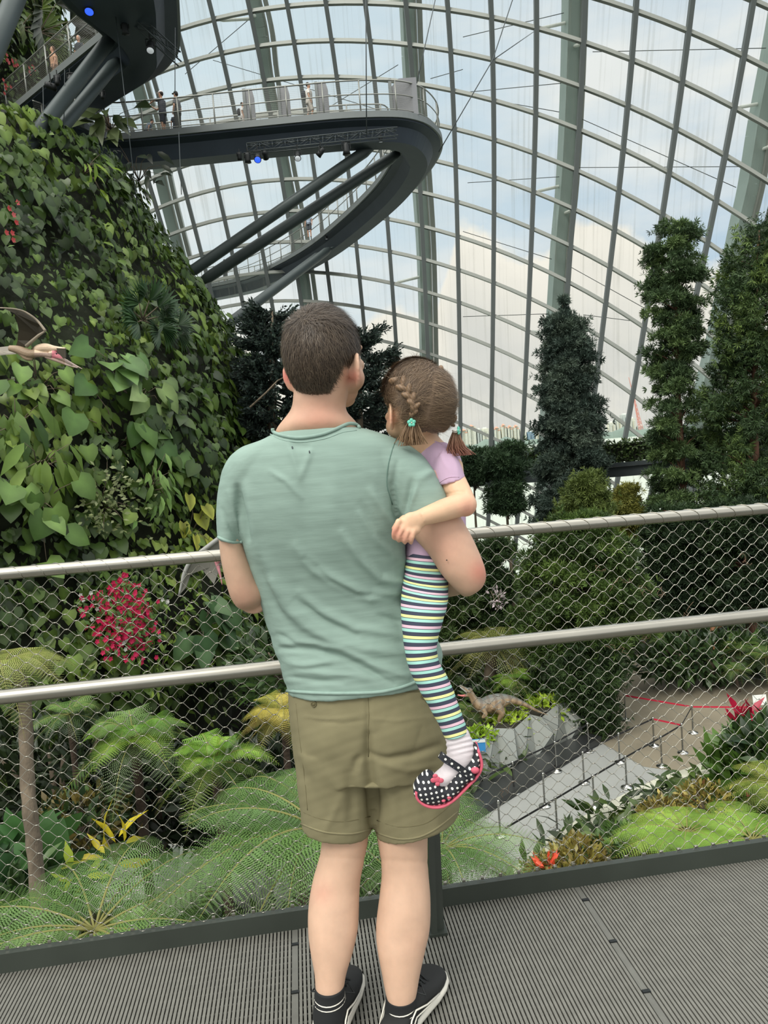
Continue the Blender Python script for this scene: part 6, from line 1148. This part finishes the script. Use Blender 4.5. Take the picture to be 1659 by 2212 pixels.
for x, y in ((677, 1519), (914, 1503)):
    co_, no_ = getco(me); px_, py_ = proj(co_); k = np.argmin((px_-x)**2+(py_-y)**2+1e6*((no_*(np.array(EYE)-co_)).sum(1) < 0)); q = Vector(co_[k]); mb = MB(); mb.tube([q+Vector((0, .002, 0)), q+Vector((0, -.004, 0))], .0068, 16); mb.tube([q+Vector((math.cos(t/12*2*math.pi)*.0062, -.004, math.sin(t/12*2*math.pi)*.0062)) for t in range(12)], .0012, 6, closed=True); mb.build('button', K['khakiseam'], shorts); mb = MB(); mb.tube([q+Vector((-.004, -.001, .004)), q+Vector((.006, -.001, -.018))], .0012, 5); mb.build('buttonhole', K['khakiseam'], shorts)
# socks and shoes
def shoe(ankle, yaw, name_side):
    R = Matrix.Rotation(yaw, 4, 'Z'); T = lambda x, y, z: Vector((ankle.x, ankle.y, 0)) + R @ Vector((x, y, z)); rt = empty('shoe', (ankle.x, ankle.y, 0)); rt.parent = man; rt.matrix_parent_inverse = Matrix.Translation(man.location).inverted()
    prof = [(-.078, .018, .045), (-.070, .030, .058), (-.05, .035, .062), (-.02, .036, .064), (.03, .038, .074), (.07, .043, .080), (.11, .049, .066), (.15, .050, .056), (.18, .044, .048), (.20, .030, .040), (.208, .014, .034)]
    def ring(y, w, h, z0, n=24, k=1.0): return [T(w*k*math.copysign(abs(math.cos(t))**.8, math.cos(t)), y, z0+(h-z0)*(.5+.5*math.copysign(abs(math.sin(t))**.7, math.sin(t)))) for t in [2*math.pi*i/n for i in range(n)]]
    b = MB(); b.rings([ring(y, w, h, .012) for y, w, h in prof]); me = fuse(b, .004, 3); link('upper', me, K['shoeblack'], rt)
    b = MB(); b.rings([ring(y*1.02, w*1.09, .030, .003) for y, w, h in prof]); b.build('sole', K['whitetrim'], rt)
    b = MB()
    for i in range(5): y = .035+i*.018; z = .099-.0042*i*1.6; b.tube([T(-.026, y, z-.008), T(0, y+.004, z+.002), T(.026, y, z-.008)], .0032, 6)
    b.tube([T(.006, .03, .100), T(.035, .05, .104), T(.055, .03, .090), T(.03, .022, .098), T(.008, .03, .102)], .0026, 6); b.tube([T(-.006, .03, .100), T(-.035, .05, .104), T(-.055, .03, .090), T(-.03, .022, .098), T(-.008, .03, .102)], .0026, 6); b.build('laces', K['black'], rt)
    for e in (-1, 1):
        b = MB(); b.tube([T(e*.041, -.045, .030), T(e*.0400, -.02, .056), T(e*.0425, .0, .068), T(e*.0475, .05, .048), T(e*.0535, .11, .036)], .0022, 6); b.tube([T(e*.042, -.03, .030), T(e*.043, .0, .050), T(e*.049, .06, .040), T(e*.0535, .11, .036)], .0018, 6); b.build('side_stripe', K['whitetrim'], rt)
    return rt
al = P(714, 2168, 1.735); ar = P(866, 2178, 1.73)
shoe(al, -.16, 'left'); shoe(ar, -.50, 'right')
for (cx, y0, a, hw) in ((712, 2136, al, 32), (866, 2156, ar, 33)):
    b = MB(); b.sil([(cx-hw, y0-4, cx+hw, y0-8, 1.737, .0385), (cx-hw-1, y0+12, cx+hw+1, y0+9, 1.737, .039), (cx-hw-3, y0+35, cx+hw+3, y0+33, 1.735, .042), (cx-hw-5, y0+60, cx+hw+5, y0+60, 1.735, .047), (cx-hw-6, y0+85, cx+hw+6, y0+85, 1.735, .050)], 4, 30)
    sk = b.build('sock', K['blackfab'], man)
    for k in (0, 1):
        r = []; yy = y0+14+9*k
        for t in range(22): an = 2*math.pi*t/22; c = P(cx, yy, 1.737); r.append(c+Vector((math.cos(an)*(.0372+.0012*k), -math.sin(an)*(.0405+.001*k), .0)))
        b = MB(); b.tube(r, .0015, 6, closed=True); b.build('white_ring', K['whitetrim'], sk)
# ------------------------------------------------------------------ girl
girl = empty('person', tuple(P(940, 1230, 1.83)), 'small girl in lilac T-shirt and striped leggings with braids on the man\'s right arm', 'person')
HG = local(P(899, 868, 1.80), .42, -.12, .10); GS = .88
b = MB(); head_shapes(b, HG, GS); ear(b, HG, .86, -1, .35); ear(b, HG, .86, 1, .35)
b.sil([(842, 890, 930, 880, 1.795, .048), (850, 925, 938, 905, 1.80, .045), (872, 955, 946, 940, 1.81, .040), (885, 985, 970, 965, 1.82, .045), (900, 1010, 985, 990, 1.825, .05)], 4)
# torso under the clothes, left arm hidden on the man's shoulder
b.sil([(905, 985, 985, 975, 1.825, .05), (900, 1060, 1000, 1050, 1.835, .065), (890, 1150, 1000, 1150, 1.84, .07), (880, 1230, 975, 1230, 1.835, .075)], 4)
b.tube([P(970, 1005, 1.80), P(974, 1035, 1.775), P(992, 1066, 1.745), P(1003, 1088, 1.725)], [.034, .0335, .030, .0285], 18)
b.ell(P(1004, 1090, 1.722), (.0285, .029, .0285)); b.tube([P(1003, 1088, 1.722), P(985, 1093, 1.705), P(955, 1103, 1.682), P(925, 1113, 1.665), P(906, 1119, 1.655)], [.0285, .0275, .0255, .0215, .0185], 18)
b.tube([P(900, 1000, 1.87), P(860, 985, 1.93), P(800, 975, 1.96), P(740, 980, 1.95)], [.03, .028, .024, .018], 12); simplehand(b, P(740, 980, 1.95), (-1, 0, -.1), (0, 0, 1), (0, 1, .1), .58)
# visible hand, back of it towards us
yh = 1.648
for x0, y0, r in ((903, 1122, 21), (890, 1128, 24), (876, 1136, 22), (866, 1144, 17), (896, 1142, 15), (884, 1146, 17)): b.ell(P(x0, y0, yh+.006), (r/F*yh, .0125, r/F*yh*.95), nu=14, nv=10)
for pts, r in (([(861, 1126), (855, 1140), (851, 1152), (851, 1162)], 6.9), ([(870, 1140), (866, 1152), (862, 1162), (861.5, 1168)], 6.3), ([(882, 1146), (878.5, 1158), (875, 1167), (874.5, 1172)], 6.2), ([(893, 1148), (891, 1160), (888.5, 1168), (888, 1173)], 5.7)):
    finger(b, [P(x, y, yh-.004-.003*math.sin(i*1.1)+.004*i*i*.35) for i, (x, y) in enumerate(pts)], r/F*yh)
finger(b, [P(872, 1118, yh+.012), P(858, 1130, yh+.020), P(850, 1142, yh+.026)], 6.2/F*yh)
me = fuse(b, .0030, 3)
skincol(me, (222, 184, 152), [(1012, 1100, 22, (226, 158, 138), .7), (852, 1150, 16, (226, 150, 132), .75), (845, 905, 14, (226, 150, 128), .5), (876, 1165, 22, (224, 152, 134), .6), (915, 950, 30, (206, 160, 128), .5), (845, 930, 20, (204, 158, 132), .5)])
co, no = getco(me); px, py = proj(co)
for pl, a, wd in (([(1003, 1062), (985, 1063), (965, 1068)], -.0022, 3), ([(915, 1134), (910, 1120), (900, 1105)], -.0008, 3), ([(862, 1142), (858, 1150)], -.0022, 2), ([(872, 1150), (868, 1158)], -.0022, 2), ([(885, 1154), (882, 1162)], -.0022, 2)):
    d, t = seg_d(px, py, pl); co = co+no*(a*np.exp(-(d/wd)**2)*((no*(np.array(EYE)-co)).sum(1) > 0))[:, None]
setco(me, co); link('body', me, K['skin'], girl)
for e in (-1, 1): mb = MB(); mb.ell(HG @ Vector((e*.029, .077, -.010)), (.011, .010, .010)); mb.build('eye', K['lens'], girl)
def low_girl(az):
    a = abs(az)
    if a < .5: return -.93
    if a < 1.25: return -.93+(a-.5)/.75*.73
    if a < 1.9: return -.20+.05*math.sin((a-1.25)/.65*math.pi)
    return -.15+min(1, (a-1.9)/.5)*.70
vs, fs, nu = haircap(HG, GS, low_girl, .0120, nape=.7); mb = MB(); mb.add(vs, fs); me = mb.mesh('hair'); setcol(me, np.array(srgb(108, 89, 71))*np.ones((len(vs), 3))); hair = link('hair', me, K['scalp'], girl)
V = np.array([tuple(v) for v in vs]); px_h, py_h = proj(V); gc = np.array(HG @ Vector((0, -.012, 0))); px, py = proj(V); cols_g = [(84, 68, 54), (106, 87, 69), (128, 106, 84), (150, 128, 102)]
tL = np.array(P(884, 862, 1.735)); tR = np.array(P(968, 870, 1.78)); part = (px > 938-(py-800)*.12); goal = np.where(part[:, None], tR[None], tL[None]); Fl = goal-V; Fl[py > 890] = (goal-V)[py > 890]*np.array([1, 1, .3])
me = strands(vs, V-gc, Fl, 42000, .042, .0006, cols_g, .05, jit=.14, rs=8, seg=4, curl=.12); link('strands', me, K['hairm'], hair)
me = strands(vs, V-gc, Fl, 200, .05, .0005, cols_g[2:], .30, jit=.5, rs=9, seg=5, curl=.9); link('flyaway_strands', me, K['hairm'], hair)
def hairY(x, y):
    d = (px_h-x)**2+(py_h-y)**2; d = np.where(V[:, 1] < gc[1]+.01, d, 1e9); k = np.argsort(d)[:4]; return float(V[k, 1].mean()) if d[k[0]] < 700 else 1.725
def braid(path, r0, r1, name, tail, tiep):
    pts = cr([[p[0], p[1], hairY(p[0], p[1])-.013 if p[2] < 1.755 else p[2]] for p in path], 2).tolist(); b = MB(); n = len(pts)
    for i in range(n-1):
        t = i/(n-1); q = P(*pts[i]); q2 = P(*pts[i+1]); d = (q2-q).normalized(); r = r0*(1-t)+r1*t; s = d.cross(Vector((0, -1, 0))).normalized(); e = 1 if i % 2 else -1
        ax = (d+s*e*-.75).normalized(); z = Vector((0, -1, 0)); x = ax.cross(z).normalized(); z = x.cross(ax); b.ell(q+s*e*r*.48, (r*.50, r*.95, r*.58), Matrix((x, ax, z)).transposed(), 14, 10)
    me = fuse(b, .0018, 1); co, no = getco(me); c = np.array(srgb(122, 98, 74))*np.ones((len(co), 3)); setcol(me, c*(1+.35*np.sin(co[:, :1]*900+co[:, 2:]*500)*.6)); br = link(name, me, K['hairm'], girl)
    A = [P(*p) for p in pts]; i = nr.integers(0, n-1, 1400); ctr = np.array([tuple(a) for a in A]); root = co[nr.integers(0, len(co), 1400)]; k = np.argmin(((root[:, None]-ctr[None])**2).sum(2), 1); k = np.minimum(k, n-2); fl = ctr[k+1]-ctr[k]; link('strands', strands([Vector(q) for q in root], root-ctr[k], fl, 500, .012, .0005, cols_g, .10, jit=.3, rs=11), K['hairm'], br)
    p = [P(*q) for q in tail]; T0 = nr.normal(0, 1, (420, 2)); V_ = []; F_ = []; 
    mbt = MB()
    for k in range(150):
        u, v = T0[k]*.0030; sp = nr.uniform(.6, 2.3); mbt.tube([p[j]+Vector((u, v*.6, 0))*(1+j*sp*.8)+Vector((nr.normal(0, .0012)*j, 0, 0)) for j in range(len(p))], [.0016, .0015, .0012, .0004][:len(p)] if len(p) == 4 else .001, 4, cap=False)
    me = mbt.mesh('tail'); co, _ = getco(me); pxx, pyy = proj(co); w = np.clip((pyy-pyy.min())/(pyy.max()-pyy.min()), 0, 1)[:, None]; setcol(me, np.array(srgb(118, 94, 70))*(1-w)+np.array(srgb(146, 96, 82) if name == 'braid' and path[0][0] > 930 else srgb(140, 112, 84))*w); link('tail', me, K['hairm'], br)
    return br
b1 = braid([(852, 812, 1.752), (866, 826, 1.735), (878, 843, 1.722), (888, 860, 1.715), (896, 876, 1.715), (893, 890, 1.718), (891, 902, 1.72)], .0185, .0075, 'braid', [(891, 905, 1.718), (890, 922, 1.715), (889, 942, 1.715), (890, 962, 1.718)], 0)
b2 = braid([(945, 806, 1.765), (958, 830, 1.765), (967, 852, 1.765), (972, 872, 1.765), (974, 890, 1.765), (978, 906, 1.765), (983, 922, 1.765)], .0165, .0095, 'braid', [(985, 930, 1.765), (985, 950, 1.765), (988, 968, 1.768), (1000, 984, 1.77)], 0)
K['mint'] = mat('mint_plastic', srgb(112, 206, 182), .3, spec=.6)
def flowertie(x, y, Y, rot, nm, parent, yaw=0):
    c = P(x, y, Y); b = MB(); R = Matrix.Rotation(yaw, 3, 'Z')
    for k in range(5): a = rot+k*2*math.pi/5; b.ell(c+R @ Vector((math.cos(a)*.0058, -.001, math.sin(a)*.0058)), (.0046, .003, .0046), R, 12, 8)
    o = b.build(nm, K['mint'], parent); b = MB(); b.ell(c+R @ Vector((0, -.004, 0)), (.0018, .0016, .0018)); b.build('bead', K['whitetrim'], o); return o
flowertie(889, 913, 1.700, .3, 'flower_tie', b1); flowertie(990, 930, 1.76, .6, 'flower_tie', b2, 1.2)
mb = MB(); mb.tube([P(977, 930, 1.755), P(984, 931, 1.748), P(992, 926, 1.76)], .0016, 6); mb.tube([P(978, 933, 1.758), P(985, 934, 1.75), P(992, 929, 1.762)], .0014, 6); mb.build('elastic', K['whitetrim'], b2)
# her T-shirt
b = MB(); b.sil([(908, 958, 962, 955, 1.82, .042), (895, 975, 985, 972, 1.822, .055), (892, 1010, 998, 1000, 1.828, .066), (890, 1070, 1004, 1060, 1.838, .075), (884, 1130, 1006, 1130, 1.842, .080), (876, 1175, 1006, 1175, 1.842, .082), (872, 1200, 1000, 1200, 1.842, .083)], 5, 34, ex=.9)
b.sil([(962, 962, 930, 1000, 1.805, .050), (982, 980, 928, 1018, 1.79, .048), (995, 1002, 934, 1036, 1.778, .045), (1004, 1028, 942, 1048, 1.77, .044), (1005, 1032, 943, 1050, 1.77, .044)], 4, 24)
me = fuse(b, .0034, 4); folds(me, [([(950, 975), (960, 1000), (975, 1020)], .002, 5), ([(985, 1100), (995, 1130), (998, 1160)], .003, 6), ([(930, 1005), (938, 990), (952, 978), (965, 974)], -.0018, 2.5), ([(975, 985), (985, 1005), (990, 1022)], .002, 5)])
ts = link('t_shirt', me, K['lilac'], girl); surf_line(me, [(943, 1050), (955, 1038), (975, 1030), (1004, 1032)], .0, .0016, 'sleeve_hem', K['lilac'], ts); surf_line(me, [(912, 962), (925, 955), (940, 954), (955, 960)], .0, .0018, 'collar', K['lilac'], ts)
# striped leggings: one leg behind the man's hip, the other in front of him
def stripes():
    m = bpy.data.materials.new('striped_jersey'); m.use_nodes = True; nt = m.node_tree; N = nt.nodes; L = nt.links; bs = N['Principled BSDF']; bs.inputs['Roughness'].default_value = .9; bs.inputs['Specular IOR Level'].default_value = .2
    a = N.new('ShaderNodeAttribute'); a.attribute_name = 'run'; md = N.new('ShaderNodeMath'); md.operation = 'FRACT'; dv = N.new('ShaderNodeMath'); dv.operation = 'DIVIDE'; dv.inputs[1].default_value = .0480; L.new(a.outputs['Fac'], dv.inputs[0]); L.new(dv.outputs[0], md.inputs[0])
    r = N.new('ShaderNodeValToRGB'); r.color_ramp.interpolation = 'CONSTANT'; e = r.color_ramp.elements; navy = srgb(66, 70, 86); seq = [(0, srgb(232, 232, 160)), (.135, navy), (.165, srgb(164, 216, 204)), (.305, navy), (.50, srgb(226, 190, 204)), (.635, navy), (.665, srgb(164, 216, 204)), (.805, navy)]
    e[0].position = 0; e[0].color = (*seq[0][1], 1); e[1].position = seq[1][0]; e[1].color = (*seq[1][1], 1)
    for p_, c in seq[2:]: q = e.new(p_); q.color = (*c, 1)
    L.new(md.outputs[0], r.inputs[0]); L.new(r.outputs[0], bs.inputs['Base Color']); return m
K['stripes'] = stripes()
def legging(rows, name, sub=10, n=44, flip=0, bowl=.006, sag=0.0):
    m = MB(); m.sil(rows, sub, n); me = m.mesh(name); run = np.repeat(np.array(m.L), n); ang = np.tile(np.arange(n)*2*math.pi/n, len(m.L)); run = run+flip-m.L[-1]+.0052+sag*np.cos(ang)+bowl*np.sin(ang); at = me.attributes.new('run', 'FLOAT', 'POINT'); at.data.foreach_set('value', run.astype(np.float32))
    co, no = getco(me); s = np.sign((no*(co-co.mean(0))).sum()) or 1; px, py = proj(co); setco(me, co+no*s*(.0008*vnoise(px/14, py/9))[:, None]); return link(name, me, K['stripes'], girl)
legging([(878, 1190, 985, 1196, 1.835, .082), (872, 1215, 972, 1222, 1.825, .084), (873, 1240, 968, 1250, 1.80, .080), (869, 1268, 968, 1282, 1.765, .066), (866, 1300, 966, 1308, 1.735, .054), (867, 1340, 956, 1344, 1.715, .048), (871, 1380, 946, 1380, 1.703, .043), (876, 1415, 944, 1408, 1.695, .040), (884, 1445, 952, 1436, 1.69, .039), (903, 1485, 972, 1472, 1.685, .038), (924, 1522, 985, 1507, 1.68, .035), (944, 1558, 998, 1542, 1.675, .031), (960, 1592, 1010, 1578, 1.672, .029)], 'leggings', bowl=-.007)
legging([(880, 1192, 990, 1198, 1.845, .078), (878, 1220, 980, 1228, 1.86, .080), (882, 1250, 975, 1262, 1.88, .07), (870, 1270, 950, 1285, 1.93, .06), (840, 1275, 910, 1300, 2.0, .055), (800, 1300, 870, 1310, 2.06, .05), (790, 1380, 850, 1380, 2.09, .042), (785, 1440, 838, 1440, 2.10, .036), (785, 1480, 830, 1480, 2.10, .030)], 'leggings', sub=6, n=24)
# socks
b = MB(); b.sil([(962, 1582, 1009, 1574, 1.672, .025), (963, 1600, 1016, 1588, 1.672, .026), (965, 1620, 1022, 1604, 1.672, .028), (962, 1640, 1026, 1622, 1.672, .030), (955, 1658, 1018, 1645, 1.672, .030), (940, 1672, 1000, 1664, 1.672, .030), (922, 1688, 976, 1690, 1.672, .028)], 5, 26); me = fuse(b, .0028, 2)
co, no = getco(me); px, py = proj(co); setco(me, co+no*(.0011*np.sin((py+(px-990)*.25)/1.9)*np.clip((1640-py)/20, 0, 1)*(py > 1588))[:, None]); link('sock', me, K['sock'], girl)
b = MB(); b.sil([(785, 1478, 830, 1478, 2.10, .026), (790, 1510, 835, 1510, 2.10, .028), (780, 1535, 830, 1540, 2.10, .030)], 4, 16); b.build('sock', K['sock'], girl)
# polka dot shoe
def dots():
    m = bpy.data.materials.new('polka_dot_canvas'); m.use_nodes = True; nt = m.node_tree; N = nt.nodes; L = nt.links; bs = N['Principled BSDF']; bs.inputs['Roughness'].default_value = .8
    tc = N.new('ShaderNodeTexCoord'); mp = N.new('ShaderNodeMapping'); mp.vector_type = 'POINT'; mp.inputs['Rotation'].default_value = (0, math.radians(8), 0); mp.inputs['Scale'].default_value = (1/.0122, 0, 1/.0122); L.new(tc.outputs['Object'], mp.inputs[0])
    v = N.new('ShaderNodeTexVoronoi'); v.inputs['Scale'].default_value = 1; v.inputs['Randomness'].default_value = .08; L.new(mp.outputs[0], v.inputs['Vector']); lt = N.new('ShaderNodeMath'); lt.operation = 'LESS_THAN'; lt.inputs[1].default_value = .235; L.new(v.outputs['Distance'], lt.inputs[0])
    mx = N.new('ShaderNodeMix'); mx.data_type = 'RGBA'; mx.inputs[6].default_value = (*srgb(38, 40, 46), 1); mx.inputs[7].default_value = (*srgb(232, 232, 226), 1); L.new(lt.outputs[0], mx.inputs[0]); L.new(mx.outputs[2], bs.inputs['Base Color']); return m
K['dots'] = dots(); K['pink'] = mat('pink_rubber', srgb(206, 92, 112), .55); K['navyfab'] = mat('navy_binding', srgb(40, 44, 54), .85)
shoe_ = empty('shoe', tuple(P(965, 1690, 1.67))); shoe_.parent = girl; shoe_.matrix_parent_inverse = Matrix.Translation(girl.location).inverted()
SY = 1.668
# vamp, side quarter and heel of the upper, leaving the instep open
b = MB(); b.sil([(892, 1698, 894, 1716, SY, .016), (899, 1684, 906, 1730, SY, .030), (911, 1671, 927, 1738, SY, .034), (923, 1664, 946, 1737, SY, .036), (934, 1669, 963, 1731, SY, .036), (944, 1683, 974, 1719, SY, .035), (958, 1690, 986, 1710, SY, .034)], 4, 30); me = fuse(b, .0028, 3); up = link('upper', me, K['dots'], shoe_)
b = MB(); b.sil([(950, 1706, 972, 1722, SY, .034), (972, 1672, 992, 1706, SY, .036), (985, 1655, 1010, 1686, SY, .037), (1002, 1645, 1026, 1668, SY, .036), (1016, 1634, 1036, 1650, SY, .032), (1023, 1614, 1038, 1634, SY, .024), (1022, 1604, 1034, 1614, SY, .016)], 4, 26); me2 = fuse(b, .0028, 3); link('quarter', me2, K['dots'], shoe_)
b = MB(); sp = cr([(898, 1699), (899, 1711), (906, 1721), (921, 1730), (942, 1733), (961, 1728), (983, 1713), (1007, 1689), (1027, 1668), (1037, 1648), (1036, 1630), (1030, 1612)], 4).tolist()
for (x, y), (x2, y2) in zip(sp[:-1], sp[1:]): b.bar(P(x, y, SY), P(x2, y2, SY), .060, .0062, up=tuple((P(x2, y2, SY)-P(x, y, SY)).cross(Vector((0, 1, 0)))))
me3 = fuse(b, .0024, 3); link('sole', me3, K['pink'], shoe_)
b = MB(); b.ell(P(1026, 1664, SY-.032), (.010, .006, .008)); b.ell(P(970, 1722, SY-.030), (.006, .006, .005)); b.ell(P(958, 1729, SY-.030), (.005, .006, .004)); b.build('sole_bumps', K['pink'], shoe_)
st = [(953, 1632), (962, 1640), (975, 1648), (990, 1658), (1004, 1668), (1018, 1678)]; b = MB(); q = [P(x, y, SY-.033-.006*math.sin(i*.6)) for i, (x, y) in enumerate(st)]; q = [P(950, 1630, SY-.005)]+q
for a_, b_ in zip(q[:-1], q[1:]): b.bar(a_, b_, .0035, .0165, up=(.55, 0, .8))
b.ell(P(1019, 1679, SY-.034), (.0085, .002, .0085)); link('strap', fuse(b, .0018, 2), K['dots'], shoe_)
for off in (-7.2, 7.2): b = MB(); b.tube([P(x+off*.55, y-off*.80, SY-.0365-.006*math.sin(i*.6)) for i, (x, y) in enumerate(st)], .0012, 5); b.build('strap_binding', K['navyfab'], shoe_)
surf_line(me, [(923, 1667), (932, 1674), (942, 1682), (956, 1690), (968, 1686)], .001, .0015, 'opening_binding', K['navyfab'], shoe_); surf_line(me2, [(984, 1654), (998, 1650), (1010, 1640), (1018, 1624), (1022, 1606)], .001, .0016, 'opening_binding', K['navyfab'], shoe_)
b = MB(); c = P(944, 1684, SY-.0375)
for dx, dz, r in ((-.0085, -.001, .0066), (.0088, -.003, .0066), (-.0035, .0085, .0060), (.0005, -.0105, .0058), (0, 0, .0085)): b.ell(c+Vector((dx, 0, dz)), (r, .0022, r*.9), nu=14, nv=8)
b.build('butterfly_patch', K['pink'], shoe_)
b = MB(); b.sil([(778, 1525, 835, 1530, 2.10, .03), (765, 1545, 835, 1548, 2.10, .034), (765, 1556, 835, 1556, 2.10, .03)], 3, 16); rs = empty('shoe', tuple(P(800, 1550, 2.10))); rs.parent = girl; rs.matrix_parent_inverse = Matrix.Translation(girl.location).inverted(); b.build('upper', K['dots'], rs)
b = MB(); b.sil([(763, 1556, 837, 1556, 2.10, .035), (763, 1563, 837, 1563, 2.10, .035)], 2, 16); b.build('sole', K['pink'], rs)
